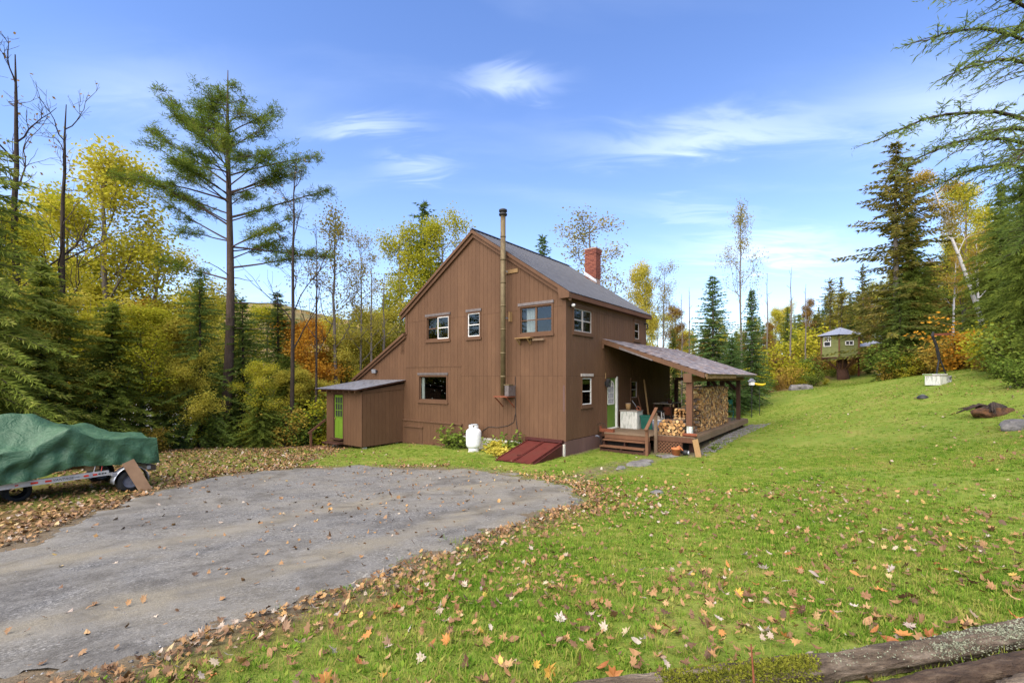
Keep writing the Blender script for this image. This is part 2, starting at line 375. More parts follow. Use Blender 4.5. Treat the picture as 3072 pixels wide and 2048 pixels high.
def arr_mesh(name, V, Q, mats, T=None, smooth=False, mi=None):
    """mesh from numpy arrays: quads Q (n,4) and triangles T (m,3)"""
    me = bpy.data.meshes.new(name); V = np.asarray(V, np.float32)
    Q = np.zeros((0, 4), np.int32) if Q is None else np.asarray(Q, np.int32); T = np.zeros((0, 3), np.int32) if T is None else np.asarray(T, np.int32)
    me.vertices.add(len(V)); me.vertices.foreach_set('co', V.ravel())
    li = np.concatenate([Q.ravel(), T.ravel()]); me.loops.add(len(li)); me.loops.foreach_set('vertex_index', li)
    n = len(Q) + len(T); me.polygons.add(n)
    st = np.concatenate([np.arange(len(Q)) * 4, len(Q) * 4 + np.arange(len(T)) * 3]); me.polygons.foreach_set('loop_start', st.astype(np.int32))
    me.polygons.foreach_set('loop_total', np.concatenate([np.full(len(Q), 4), np.full(len(T), 3)]).astype(np.int32))
    for mm in (mats if isinstance(mats, (list, tuple)) else [mats]): me.materials.append(MATS[mm])
    if mi is not None: me.polygons.foreach_set('material_index', np.asarray(mi, np.int32))
    me.polygons.foreach_set('use_smooth', [smooth] * n)
    me.update(calc_edges=True); me.validate(); return me

# ------------------------------------------------------------------ terrain
CP = np.array([(0,0,1.08),(0,2.4,1.0),(3,2.6,1.05),(-3,2.5,.85),(-8,2,.8),(6,1,1.2),(-6.5,5.5,.4),(0,-8,1.3),(10,-6,1.6),(-12,-6,1.2),(-16,4,.8),
(0.3,5.2,.62),(5.05,7.2,.82),(2.8,8.3,.5),(7.6,6.8,1.15),(11,9,1.35),(1.08,9.05,.3),(-3.8,9.8,.08),(-7.5,10,.05),(-11.2,10,.1),(-3,6.2,.45),
(1.85,15.8,0),(0.2,13.2,-.02),(-3,13.5,-.12),(-1.5,18.0,-.12),(-5,20.5,-.25),(-6.8,19.2,-.33),(-8,14,-.12),(-12,15,-.1),
(4.5,16.2,.0),(6.0,15.0,.02),(6.5,16.8,.1),(8.0,17.5,.22),(11.5,22.5,.25),(13.5,25,.35),(9,26,.3),(5,28,0),
(9.4,14,.35),(12.5,17,.75),(14,13,1.32),(15.6,15,1.5),(17,20,1.75),(19,10,2.1),(20,24,2.3),
(16.2,32,1.4),(24,36,2.0),(27.3,38,2.6),(28.5,33,2.42),(28.7,30,2.97),(29,28,3.6),(24.6,22,3.3),(22,27,2.5),
(30,14,4.2),(40,30,6.0),(40,50,4.5),(25,55,2.2),(10,50,.2),(60,40,7.5),(60,80,7),(15,80,-1),
(-14,22,-.6),(-10,24,-.8),(-20,20,-.8),(-25,30,-3),(-10,35,-2.5),(-35,45,-4),(-8,55,-4),(-30,12,-.3),(-60,60,-4),(0,90,-4),(-60,20,-2)], float)
def _U(r2): return np.where(r2 > 0, .5 * r2 * np.log(r2 + 1e-12), 0.)
_n = len(CP); _K = _U(((CP[:, None, :2] - CP[None, :, :2]) ** 2).sum(-1)) + np.eye(_n) * .6; _P = np.c_[np.ones(_n), CP[:, :2]]
_s = np.linalg.solve(np.block([[_K, _P], [_P.T, np.zeros((3, 3))]]), np.r_[CP[:, 2], 0, 0, 0]); _W, _L = _s[:_n], _s[_n:]
def H(X, Y):
    X = np.asarray(X, float); Y = np.asarray(Y, float)
    Xc = np.clip(X, -65, 65); Yc = np.clip(Y, -12, 95)
    r2 = (Xc[..., None] - CP[:, 0]) ** 2 + (Yc[..., None] - CP[:, 1]) ** 2
    return _U(r2) @ _W + _L[0] + _L[1] * Xc + _L[2] * Yc
def g(x, y): return float(H(x, y))

DRIVE = np.array([(-7.35,6.58),(-7.58,7.52),(-7.86,8.74),(-8.45,10.7),(-8.45,12.42),(-7.88,13.78),(-6.75,14.6),(-4.69,14.8),(-2.46,14.34),(-0.34,13.16),(0.55,11.92),(1.1,10.54),(1.33,8.98),(0.67,8.04),(-0.17,6.68),(-0.93,5.42),(-1.46,4.6),(-1.81,3.92),(-2.12,3.48),(-2.45,3.1),(-2.69,2.88),(-4.2,1.2),(-6,-4),(-13,-4),(-9,3)])
LAWN = np.array([(-3.6,1.5),(-2.4,3.1),(-1.4,4.7),(0.7,8.0),(1.4,9.0),(1.15,10.6),(-.3,13.2),(-2.5,14.4),(-6.8,14.7),(-8.5,12.5),(-9.0,9.6),(-11,8.2),(-14.5,8),(-16,15),(-13.2,20.3),(-9.5,21.0),(-6.5,21),(0,30),(9,27),(14,29.5),(16,31.6),(20.3,32.6),(23.8,35.8),(27,38.5),(30.5,39.5),(31,36),(28.2,33),(23.5,27.5),(25.5,25),(23.5,20.5),(20,14),(20,5),(9,.5),(3,.5)])
def psd(X, Y, poly):
    """signed distance to a polygon, positive inside"""
    X = np.asarray(X, float); Y = np.asarray(Y, float); d = np.full(X.shape, 1e9); ins = np.zeros(X.shape, bool)
    for i in range(len(poly)):
        (ax, ay), (bx, by) = poly[i], poly[(i + 1) % len(poly)]
        ex, ey = bx - ax, by - ay; tt = np.clip(((X - ax) * ex + (Y - ay) * ey) / (ex * ex + ey * ey + 1e-9), 0, 1)
        d = np.minimum(d, np.hypot(X - ax - tt * ex, Y - ay - tt * ey))
        c = ((ay > Y) != (by > Y)) & (X < (bx - ax) * (Y - ay) / (by - ay + 1e-12) + ax); ins ^= c
    return np.where(ins, d, -d)
_nz = [(rng.uniform(0, 6.28), rng.uniform(0, 6.28), k, rng.uniform(0, 6.28)) for k in (.35, .6, 1.1, 1.9, 3.1, 4.7, 7.3, 9.1)]
def wav(X, Y):
    """cheap smooth noise, about -1..1"""
    s = 0
    for a, b, k, ph in _nz: s = s + np.sin(k * (X * math.cos(a) + Y * math.sin(a)) + ph + 1.3 * np.sin(k * .7 * (X * math.cos(b) - Y * math.sin(b)))) / (1 + .25 * k)
    return s / 3.2
HC = Vector((1.85, 15.8)); HA = R(52.712)
def h2w(x, y):
    return (HC.x + x * math.cos(HA) - y * math.sin(HA), HC.y + x * math.sin(HA) + y * math.cos(HA))
def w2h(X, Y):
    dx = X - HC.x; dy_ = Y - HC.y
    return dx * math.cos(HA) + dy_ * math.sin(HA), -dx * math.sin(HA) + dy_ * math.cos(HA)
def housemask(X, Y, pad=0.0):
    a, b = w2h(X, Y)
    return ((a > -pad) & (a < 12.1 + pad) & (b > -3.6 - pad) & (b < 12.3 + pad) & ((a > 2.3 - pad) | (b > -pad)))

def axis(parts):
    o = []
    for a, b, st in parts: o += list(np.arange(a, b - 1e-6, st))
    o.append(parts[-1][1]); return np.array(o)
gx = axis([(-900, -300, 100), (-300, -60, 20), (-60, -18, 2), (-18, 26, .3), (26, 60, 2), (60, 300, 20), (300, 900, 100)])
gy = axis([(-600, -60, 60), (-60, -4, 4), (-4, 38, .3), (38, 100, 2), (100, 400, 25), (400, 1500, 100)])
GX, GY = np.meshgrid(gx, gy); GZ = H(GX, GY)
GZ = GZ + .018 * wav(GX * .8, GY * .8) * (np.hypot(GX, GY) < 60) + .12 * wav(GX * .3, GY * .3) * (np.hypot(GX, GY - 15) > 32)
nx_, ny_ = len(gx), len(gy)
ii = np.arange(nx_ * ny_).reshape(ny_, nx_)
Qg = np.stack([ii[:-1, :-1], ii[:-1, 1:], ii[1:, 1:], ii[1:, :-1]], -1).reshape(-1, 4)

# ground material: green turf, bare earth, leaf-strewn forest floor, by attributes of the place
m, t, p = newmat('ground')
v = coords(t)
def attr(tt_, nme):
    a = N(tt_, 'ShaderNodeAttribute'); a.attribute_name = nme; return a.outputs['Fac']
n1 = noise(t, v, 1.1, 5, .6); n2 = noise(t, v, 9, 4, .7); n3 = noise(t, v, 45, 3, .7)
turf = ramp(t, n1, [(.3, lin(90, 112, 38)), (.5, lin(112, 126, 48)), (.66, lin(148, 136, 76))])
turf = mixc(t, .55, turf, ramp(t, n3, [(.3, lin(66, 88, 24)), (.7, lin(128, 144, 60))]))
turf = mixc(t, M(t, 'MULTIPLY', ramp(t, n2, [(.52, (0, 0, 0, 1)), (.68, (1, 1, 1, 1))]), .45), turf, lin(122, 100, 54))
earth = ramp(t, n2, [(.3, lin(78, 68, 54)), (.7, lin(116, 106, 88))])
earth = mixc(t, .5, earth, ramp(t, n3, [(.3, lin(70, 60, 46)), (.7, lin(140, 122, 96))]))
floor = mixc(t, .6, ramp(t, n2, [(.3, lin(72, 62, 38)), (.5, lin(104, 90, 50)), (.7, lin(126, 104, 62))]), ramp(t, n3, [(.3, lin(60, 52, 34)), (.55, lin(116, 94, 58)), (.75, lin(140, 118, 74))]))
c = mixc(t, attr(t, 'turf'), floor, turf)
c = mixc(t, attr(t, 'earth'), c, earth)
LK(t, c, p.inputs['Base Color']); p.inputs['Roughness'].default_value = .95; p.inputs['Specular IOR Level'].default_value = .1
bump(t, p, n3, .6, .03)
me = arr_mesh('ground', np.stack([GX, GY, GZ], -1).reshape(-1, 3), Qg, 'ground', smooth=True)
LS = psd(GX, GY, LAWN); DS = psd(GX, GY, DRIVE)
turf_a = np.clip(LS / 1.2 + .5 + .5 * wav(GX, GY), 0, 1) * np.clip(1 - np.exp(-((GX + 11.5) / 4) ** 2 - ((GY - 13) / 6) ** 2) * (.75 + .5 * wav(GX * 2, GY * 2)), 0, 1)
PATH = np.array([(1.0, 11.9), (2.2, 13.6), (4.4, 15.6), (5.3, 15.4), (3.6, 13.4), (1.8, 11.2)])
PS = psd(GX, GY, PATH)
earth_a = np.clip(np.maximum(np.clip(1 + (DS - .05) / .5 + .5 * wav(GX * 3, GY * 3), 0, 1), np.clip(.35 + PS / .5 + .6 * wav(GX * 4, GY * 4), 0, .8)), 0, 1)
earth_a = np.maximum(earth_a, np.where(housemask(GX, GY, .15), .9, 0))
for nme, arr_ in (('turf', turf_a), ('earth', earth_a)):
    at_ = me.attributes.new(nme, 'FLOAT', 'POINT'); at_.data.foreach_set('value', arr_.ravel().astype(np.float32))
ground = tag(link('ground', me), kind='structure')

# driveway: a real sheet of packed gravel laid on the ground, ragged edge
dx_ = np.arange(-13, 2.6, .08); dy2 = np.arange(1.2, 15.6, .08)
DX, DY = np.meshgrid(dx_, dy2); Dd = psd(DX, DY, DRIVE) + .34 * wav(DX * 1.2, DY * 1.2) + .22 * wav(DX * 4, DY * 4) + .16 * wav(DX * 9 + 3, DY * 9)
ii = np.arange(DX.size).reshape(DX.shape); keep = (Dd[:-1, :-1] > 0) & (Dd[1:, 1:] > 0) & (Dd[:-1, 1:] > 0) & (Dd[1:, :-1] > 0)
Qd = np.stack([ii[:-1, :-1], ii[:-1, 1:], ii[1:, 1:], ii[1:, :-1]], -1)[keep]
used = np.unique(Qd); remap = np.full(DX.size, -1); remap[used] = np.arange(len(used))
DZ = H(DX, DY) + .018 * wav(DX * .8, DY * .8) - .022 + .040 * np.clip(Dd / .22, 0, 1) + .006 * np.clip(Dd, 0, .5)
m, t, p = newmat('gravel')
v = coords(t)
vo = N(t, 'ShaderNodeTexVoronoi'); vo.inputs['Scale'].default_value = 42; LK(t, v, vo.inputs['Vector'])
vo2 = N(t, 'ShaderNodeTexVoronoi'); vo2.inputs['Scale'].default_value = 95; LK(t, v, vo2.inputs['Vector'])
stone = ramp(t, M(t, 'FRACT', M(t, 'MULTIPLY', vo.outputs['Color'], 1.0)), [(0, lin(38, 37, 36)), (.4, lin(80, 79, 76)), (.75, lin(114, 112, 107)), (1, lin(184, 180, 172))])
stone = mixc(t, .45, stone, ramp(t, vo2.outputs['Color'], [(0, lin(52, 51, 49)), (.6, lin(110, 108, 104)), (1, lin(180, 176, 168))]))
fines = ramp(t, noise(t, v, 60, 3, .7), [(.3, lin(104, 98, 84)), (.7, lin(140, 132, 114))])
track = noise(t, coords(t, (.55, .55, 1)), 1.2, 5, .6, .5)
c = mixc(t, M(t, 'ADD', attr(t, 'fines'), M(t, 'MULTIPLY', M(t, 'SUBTRACT', track, .5), 2.2), True), stone, fines)
c = mixc(t, M(t, 'MULTIPLY', ramp(t, noise(t, v, .8, 5, .65, .8), [(.48, (0, 0, 0, 1)), (.62, (1, 1, 1, 1))]), .6), c, lin(74, 70, 64))
c = mixc(t, M(t, 'MULTIPLY', ramp(t, noise(t, v, 2.6, 5, .7, .4), [(.4, (1, 1, 1, 1)), (.55, (0, 0, 0, 1))]), .35), c, lin(130, 127, 120))
LK(t, c, p.inputs['Base Color']); p.inputs['Roughness'].default_value = .8; p.inputs['Specular IOR Level'].default_value = .25
bump(t, p, noise(t, v, 55, 4, .75), .6, .02)
me = arr_mesh('driveway', np.stack([DX, DY, DZ], -1).reshape(-1, 3)[used], remap[Qd], 'gravel', smooth=True)
# wheel tracks of fine silt: two bands that run from the near left to the house
def band(X, Y, pts, w):
    d = np.full(X.shape, 1e9)
    for (ax, ay), (bx, by) in zip(pts[:-1], pts[1:]):
        ex, ey = bx - ax, by - ay; tt = np.clip(((X - ax) * ex + (Y - ay) * ey) / (ex * ex + ey * ey), 0, 1); d = np.minimum(d, np.hypot(X - ax - tt * ex, Y - ay - tt * ey))
    return np.exp(-(d / w) ** 2)
T1 = [(-7.5, 1.2), (-4.3, 3.3), (-3.0, 4.6), (-1.8, 6.3), (-.7, 8.2), (.2, 9.4), (1.0, 10.0)]; T2 = [(-9.5, 3.6), (-6.2, 5.4), (-4.6, 7.2), (-3.3, 9.2), (-1.9, 10.8), (-.4, 11.6)]
fin = .15 + 1.0 * band(DX, DY, T1, .34) + .8 * band(DX, DY, T2, .34) + .5 * np.clip((DY - 8) / 5, 0, 1) * np.clip((DX + 3) / 3, 0, 1) + .35 * np.clip(1 - Dd / .8, 0, 1)
at_ = me.attributes.new('fines', 'FLOAT', 'POINT'); at_.data.foreach_set('value', np.clip(fin, 0, 1).ravel()[used].astype(np.float32))
driveway = tag(link('driveway', me), kind='structure')
# ------------------------------------------------------------------ house (local frame: x along the eave wall, y along the gable wall)
HLOC = (HC.x, HC.y, 0)
gm = lambda u, z, d: (-d, u, z)
em = lambda u, z, d: (u, -d, z)
rm = lambda u, z, d: (d, u, z)
house = thing('house', 'brown wooden two-storey house with vertical board siding and grey metal roof', 'house', HLOC, HA)

def wall_pieces(u0, u1, zbot, ztop, openings, joints, breaks, gap, strip):
    """cut the strip u0..u1 at openings and joints; yields (segment index, polygon)"""
    us = sorted({u0, u1} | {q for o in openings for q in o[:2] if u0 < q < u1} | {q for q in breaks if u0 < q < u1})
    mid_s = (u0 + u1) / 2; js = joints(mid_s)
    for a, b in zip(us[:-1], us[1:]):
        mid = (a + b) / 2
        blocked = sorted((o[2], o[3]) for o in openings if o[0] < mid < o[1])
        lo0, hi0 = zbot(mid), max(ztop(a + 1e-5), ztop(b - 1e-5))
        edges = [lo0] + [j for j in js if lo0 + .05 < j < hi0 - .05] + [hi0]
        for k, (e0, e1) in enumerate(zip(edges[:-1], edges[1:])):
            s0 = e0 + (gap if k else 0); cur = s0; spans = []
            for (z0, z1) in blocked:
                if z1 <= cur or z0 >= e1: continue
                if z0 > cur: spans.append((cur, z0))
                cur = max(cur, z1)
            if cur < e1: spans.append((cur, e1))
            for (p0, p1) in spans:
                ta, tb = min(p1, ztop(a + 1e-5)), min(p1, ztop(b - 1e-5))
                if ta <= p0 + .004 and tb <= p0 + .004: continue
                ta, tb = max(ta, p0 + .002), max(tb, p0 + .002)
                yield k, [(a, p0), (b, p0), (b, tb), (a, ta)]
def board_wall(name, parent, f, u0, u1, zbot, ztop, openings=(), joints=lambda u: (), breaks=(), pitch=.203, d0=.0, th=.016, groove=.008, mat='siding', back='shell', inner=.09):
    w = MB(f)
    for k, poly in wall_pieces(u0, u1, lambda u: zbot(u) - .02, ztop, openings, lambda u: (), tuple(breaks), 0, None): w.prism(poly, d0 - inner, d0)
    wo = w.build(name, back, parent)
    n = max(1, round((u1 - u0) / pitch)); st = (u1 - u0) / n
    for i in range(n):
        a, b = u0 + i * st + groove / 2, u0 + (i + 1) * st - groove / 2
        segs = {}
        for k, poly in wall_pieces(a, b, zbot, ztop, openings, joints, tuple(breaks), .007, None): segs.setdefault(k, []).append(poly)
        dd = rng.uniform(-.0012, .0012)
        for k, polys in segs.items():
            groups = []
            for q in polys:                       # pieces that touch side by side stay one board
                lo_, hi_ = min(c_[1] for c_ in q), max(c_[1] for c_ in q); ul, ur = q[0][0], q[1][0]
                hit = [g_ for g_ in groups if any(abs(r_[1][0] - ul) < 1e-6 and min(hi_, max(c_[1] for c_ in r_)) - max(lo_, min(c_[1] for c_ in r_)) > .003 for r_ in g_)]
                new = [q]
                for g_ in hit: new = g_ + new; groups.remove(g_)
                groups.append(new)
            for g_ in groups:
                bm = MB(f)
                for q in g_: bm.prism(q, d0, d0 + th + dd)
                bm.build('board', mat, wo)
    return wo

def ring(mb, u0, u1, z0, z1, w, d0, d1, mi=0):
    mb.box(u0, u1, z0, z0 + w, d0, d1, mi); mb.box(u0, u1, z1 - w, z1, d0, d1, mi)
    mb.box(u0, u0 + w, z0 + w, z1 - w, d0, d1, mi); mb.box(u1 - w, u1, z0 + w, z1 - w, d0, d1, mi)
def window(parent, f, u0, u1, z0, z1, sashes, flash='flashing', casing='trim', base=.016, sill=True, cw=.06):
    """sashes: list of (fraction0, fraction1, material, proud, rail?)"""
    top = z1 - .10
    c = MB(f); ring(c, u0, u1, z0 + .08, top, cw, base - .1, base + .03)
    w = c.build('window', casing, parent)
    MB(f).prism([(u0 - .03, top + .002), (u1 + .03, top + .002), (u1 + .03, z1), (u0 - .03, z1)], base, base + .05).build('head_flashing', flash, w)
    if sill: MB(f).box(u0 - .035, u1 + .035, z0, z0 + .078, base, base + .055).build('sill', 'trim', w)
    iu0, iu1, iz0, iz1 = u0 + cw, u1 - cw, z0 + .08 + cw, top - cw
    for (a, b, mt, pr, rail) in sashes:
        s0, s1 = iu0 + (iu1 - iu0) * a + .002, iu0 + (iu1 - iu0) * b - .002
        sm = MB(f); ring(sm, s0, s1, iz0 + .002, iz1 - .002, .035, base - .06 + pr, base - .02 + pr)
        zm = (iz0 + iz1) / 2
        if rail: sm.box(s0 + .035, s1 - .035, zm - .018, zm + .018, base - .055 + pr, base - .022 + pr)
        so = sm.build('sash', mt, w)
        for (p0, p1) in ([(iz0 + .037, zm - .018), (zm + .018, iz1 - .037)] if rail else [(iz0 + .037, iz1 - .037)]):
            MB(f).box(s0 + .034, s1 - .034, p0 - .001, p1 + .001, base - .045 + pr, base - .04 + pr).build('pane', 'glass', w)
    return w, (u0 + .03, u1 - .03, z0 + .06, top - .01), (iu0, iu1, iz0, iz1)

PK = 4.2
def ztop_g(u): return 8.60 - .14 - .667 * abs(u - PK)
GW = [(5.57, 7.03, 4.22, 5.45, [(0, .5, 'trim', -.01, True), (.5, 1, 'white_trim', .035, True)]),
      (3.85, 4.61, 4.22, 5.45, [(0, 1, 'white_trim', .02, True)]),
      (.49, 1.98, 4.19, 5.44, [(0, .5, 'trim', 0, True), (.5, 1, 'trim', 0, True)]),
      (5.70, 7.52, 1.60, 2.92, [(0, 1, 'trim', -.02, False)])]
# in the gable mapping u grows to the left of the picture: first half of a window is its right half
GW[0] = GW[0][:4] + ([(.5, 1, 'trim', -.01, True), (0, .5, 'white_trim', .035, True)],)
ops = []; wins = []
for (a, b, c_, d_, sa) in GW:
    w, o, inn = window(house, gm, a, b, c_, d_, sa, casing='trim'); ops.append(o); wins.append((w, inn))
def zbot_g(u): return .80 if u > 4.88 else (.36 if u > 1.7 else .52)
def joints_g(u): return (3.19, 5.19) if u > 4.9 else (2.77, 5.19)
board_wall('wall', house, gm, .11, 8.35, zbot_g, ztop_g, ops, joints_g, (PK, 4.88, 1.7))
# set-forward lower panel under the slanted rail
board_wall('wall', house, gm, 4.88, 8.55, lambda u: -.22 - .012 * (u - 4.9), lambda u: .775, ((7.21, 8.40, -.4, .50),), lambda u: (), (), d0=.05)
MB(gm).box(4.84, 8.6, .775, .83, .0, .11).build('ledge_board', 'trim', house)
MB(gm).box(4.90, 8.38, 3.165, 3.195, .016, .03).build('joint_strip', 'trim', house)
# access panel
ap = MB(gm).box(7.23, 8.38, -.24, .50, .05, .075).build('access_panel', 'trim', house)
MB(gm).box(7.17, 8.44, .50, .55, .05, .12).build('drip_cap', 'trim', ap); MB(gm).box(7.42, 8.2, -.2, .34, .075, .092).build('panel', 'siding', ap)
MB(gm).box(6.45, 7.1, -.22, -.10, .068, .11).build('vent_grille', 'porch_wood', house)
# lower lean-to part of the gable
def ztop_l(u): return 4.62 - .525 * (u - 8.35)
board_wall('wall', house, gm, 8.35, 12.2, lambda u: .3 if u < 11.2 else -.4, ztop_l, (), lambda u: (), (), th=.014)
MB(gm).box(8.28, 8.40, 4.66, 5.66, .017, .05).build('corner_board', 'trim', house)
# corner boards at the front corner
MB(gm).box(0, .105, .52, 5.62, -.05, .03).build('corner_board', 'trim', house)
MB(em).box(-.03, .09, .52, 5.60, .0, .03).build('corner_board', 'trim', house)
cp = MB(gm).box(.02, .085, 1.55, 2.45, .03, .034).build('worn_patch', 'skirt_paint', house)
# eave wall
EW = [(.46, 1.94, 4.23, 5.35, [(0, .5, 'pale_trim', .01, True), (.5, 1, 'pale_trim', .01, True)]),
      (5.90, 6.64, 4.31, 5.34, [(0, 1, 'pale_trim', 0, True)]),
      (1.06, 1.92, 1.58, 2.86, [(0, 1, 'white_trim', .02, True)]),
      (5.53, 6.32, 1.68, 2.70, [(0, 1, 'pale_trim', .02, True)])]
eops = []
for k, (a, b, c_, d_, sa) in enumerate(EW):
    w, o, inn = window(house, em, a, b, c_, d_, sa, flash='pale_trim' if k == 2 else 'trim'); eops.append(o); wins.append((w, inn))
eops.append((3.10, 4.20, .5, 2.76))
board_wall('wall', house, em, .09, 7.4, lambda u: .54, lambda u: 5.55, eops, lambda u: (2.77, 5.20), ())
board_wall('wall', house, em, 7.4, 10.8, lambda u: .5, lambda u: 4.02, (), lambda u: (2.77,), ())
# shell: far gable, back walls, extension
sh = MB()
sh.f = rm; sh.prism([(0, -.4), (12.2, -.6), (12.2, 2.45), (8.35, 4.5), (8.35, 5.55), (PK, 8.35), (0, 5.5)], 7.28, 7.38); sh.f = None
sh.box(.1, 7.28, 12.1, 12.2, -.6, 2.5); sh.box(.1, 7.28, 8.26, 8.34, 4.4, 5.6)
sh.box(7.39, 10.8, 3.0, 3.1, -.3, 3.5); sh.box(10.7, 10.8, .0, 3.0, -.3, 3.9)
sh.build('back_wall', 'siding', house)
MB(rm).prism([(.1, -.2), (8.2, -.2), (8.2, 5.5), (PK, 8.0), (.1, 5.35)], 2.5, 2.56).build('inner_wall', 'shell', house); MB().box(2.57, 7.2, 2.6, 2.66, -.2, 6.0).build('inner_wall', 'shell', house); MB().box(.1, 7.2, .1, 8.2, 2.95, 3.05).build('inner_floor', 'shell', house); MB().box(.15, 2.5, 8.25, 8.31, -.2, 5.75).build('inner_wall', 'shell', house)
xr = MB(rm); xr.prism([(.06, 4.0), (3.3, 3.45), (3.3, 3.35), (.06, 3.9)], 7.4, 10.9); xr.build('extension_roof', 'shell', house)
# foundation
MB(em).box(.0, 2.9, -.35, .515, -.1, .02).build('foundation_skirt', 'skirt_paint', house)
MB(em).box(.96, .985, -.3, .50, .02, .028).build('skirt_seam', 'skirt_paint', house)
fd = MB(gm)
for k in range(14):
    a = .02 + k * .35; fd.prism([(a, -.4), (a + .35, -.4), (a + .35, .36 + rng.uniform(-.0, .02)), (a, .34 + rng.uniform(-.0, .02))], -.12, rng.uniform(-.01, .012))
fd.build('foundation', 'concrete', house)
# roof
roof = MB(rm)
roof.prism([(PK, 8.58), (-.22, 8.58 - .667 * 4.42), (-.22, 8.46 - .667 * 4.42), (PK, 8.46)], -.14, 7.5)
roof.prism([(PK, 8.58), (8.62, 8.58 - .667 * 4.42), (8.62, 8.46 - .667 * 4.42), (PK, 8.46)], -.14, 7.5)
roof.prism([(8.36, 4.73), (12.35, 4.73 - .525 * 3.99), (12.35, 4.63 - .525 * 3.99), (8.36, 4.63)], -.14, 7.5)
roof_o = roof.build('roof', 'trim', house)
def rib_panel(width, ribs, length_pts, hgt=.022, f=None):
    prof = [(0, 0)]
    st = width / ribs
    for k in range(ribs):
        c0 = k * st
        prof += [(c0 + .045, 0), (c0 + .058, hgt), (c0 + .082, hgt), (c0 + .095, 0)]
    prof.append((width, 0))
    vs = []; fs = []
    for (yy, zz) in length_pts:
        for (xx, hh) in prof: vs.append((xx, yy, zz + hh))
    n = len(prof)
    for j in range(len(length_pts) - 1):
        for k in range(n - 1): fs.append((j * n + k, j * n + k + 1, (j + 1) * n + k + 1, (j + 1) * n + k))
    return MB().add(vs, fs)
zr = lambda y: 8.60 - .667 * abs(y - PK)
pan = rib_panel(.957, 4, [(PK, zr(PK)), (-.27, zr(-.27))]); pme = pan.mesh('roof_panel', 'metal_roof')
pan2 = rib_panel(.957, 4, [(PK, zr(PK)), (8.66, zr(8.66))]); pme2 = pan2.mesh('roof_panel', 'metal_roof')
pan3 = rib_panel(.957, 4, [(8.36, 4.75), (12.40, 4.75 - .525 * 4.04)]); pme3 = pan3.mesh('roof_panel', 'metal_roof')
for k in range(8):
    for pm in (pme, pme2, pme3): link('roof_panel', pm, roof_o, (-.15 + k * .958, 0, 0))
rc = MB(rm); rc.prism([(PK, 8.66), (PK - .14, 8.66 - .085), (PK - .14, 8.645 - .085), (PK, 8.645), (PK + .14, 8.645 - .085), (PK + .14, 8.66 - .085)], -.155, 7.52); rc.build('ridge_cap', 'metal_roof', roof_o)
def rake(a, b, drop0, drop1, x0, x1, mat='trim'):
    (ya, za), (yb, zb) = a, b
    MB(rm).prism([(ya, za - drop0), (yb, zb - drop0), (yb, zb - drop1), (ya, za - drop1)], x0, x1).build('rake_board', mat, roof_o)
L0, L1 = (PK, 8.585), (-.24, 8.585 - .667 * 4.44)
R1 = (8.64, 8.585 - .667 * 4.44)
rake(L0, L1, 0, .13, -.185, -.142); rake(L0, L1, .13, .29, -.11, -.02)
rake(L0, R1, 0, .13, -.185, -.142); rake(L0, R1, .13, .29, -.11, -.02)
rake((8.36, 4.735), (12.37, 4.735 - .525 * 4.01), 0, .12, -.185, -.142); rake((8.36, 4.735), (12.2, 4.735 - .525 * 3.84), .12, .24, -.11, -.016)
MB(rm).prism([(-.25, 5.60), (.20, 5.90), (.20, 5.70), (.14, 5.43), (-.25, 5.43)], -.2, -.03).build('cornice_return', 'trim', roof_o)
MB(rm).box(-.25, -.20, 5.44, 5.60, -.02, 7.5).build('fascia', 'porch_wood', roof_o)
MB(rm).box(-.20, .0, 5.455, 5.48, -.02, 7.45).build('soffit', 'dark_post', roof_o)
# louvre vent, lamps, small fittings
v_ = MB(gm); ring(v_, 8.50, 8.70, 3.81, 4.29, .02, .014, .03); vo_ = v_.build('louvre_vent', 'trim', house)
for k in range(7):
    MB(gm).obox((8.60, 3.87 + k * .06, .022), (.08, 0, 0), (0, .022, .012), (0, -.002, .004)).build('slat', 'trim', vo_)
fl = MB(gm).box(10.46, 10.52, 2.98, 3.06, .014, .10).build('flood_light', 'black_iron', house)
MB(gm).obox((10.60, 3.02, .13), (.11, .0, .02), (0, .085, .02), (-.01, -.01, .05)).build('lamp_head', 'galvanised', fl)
sl = MB(em).tube([(.30, 5.20, .02), (.26, 5.22, .14)], .04, 8).build('security_lamp', 'black_iron', house)
MB(em).lathe([(.0, -.06), (.05, -.05), (.06, 0), (.045, .05), (0, .06)], (.22, 5.22, .18), 10).build('bulb', 'white_trim', sl, True)
MB(em).tube([(7.15, 5.22, .03), (7.15, 5.22, .16), (7.15, 5.0, .2), (7.15, 4.95, .12)], .035, 6).build('bracket_lamp', 'black_iron', house)
MB(gm).tube([(1.98, .42, .022), (2.0, .5, .03), (2.12, 1.2, .03), (2.15, 2.0, .03), (2.15, 2.75, .03)][::-1], .011, 5).build('cable', 'black_iron', house)
MB(gm).tube([(2.15, 1.35, .03), (2.22, 1.05, .03), (2.5, .9, .03), (3.0, .80, .03), (3.45, .80, .03), (3.75, .62, .03), (3.85, .42, .03)], .011, 5).build('cable', 'black_iron', house)
# planter shelf under the upper right window
sb = MB(gm).box(1.30, 1.98, 4.13, 4.165, .02, .30).build('window_shelf', 'raw_wood', house)
for uu in (1.9, 1.42): MB(gm).prism([(uu, 4.13), (uu + .05, 4.13), (uu + .05, 3.96), (uu, 3.96)], .02, .06).build('bracket', 'raw_wood', sb); MB(gm).beam((uu + .025, 3.93, .05), (uu + .025, 4.12, .26), .04, .04).build('brace', 'raw_wood', sb)
MB(gm).box(.82, 1.3, 4.04, 4.10, .075, .15).build('shelf_board', 'deck_wood', house)
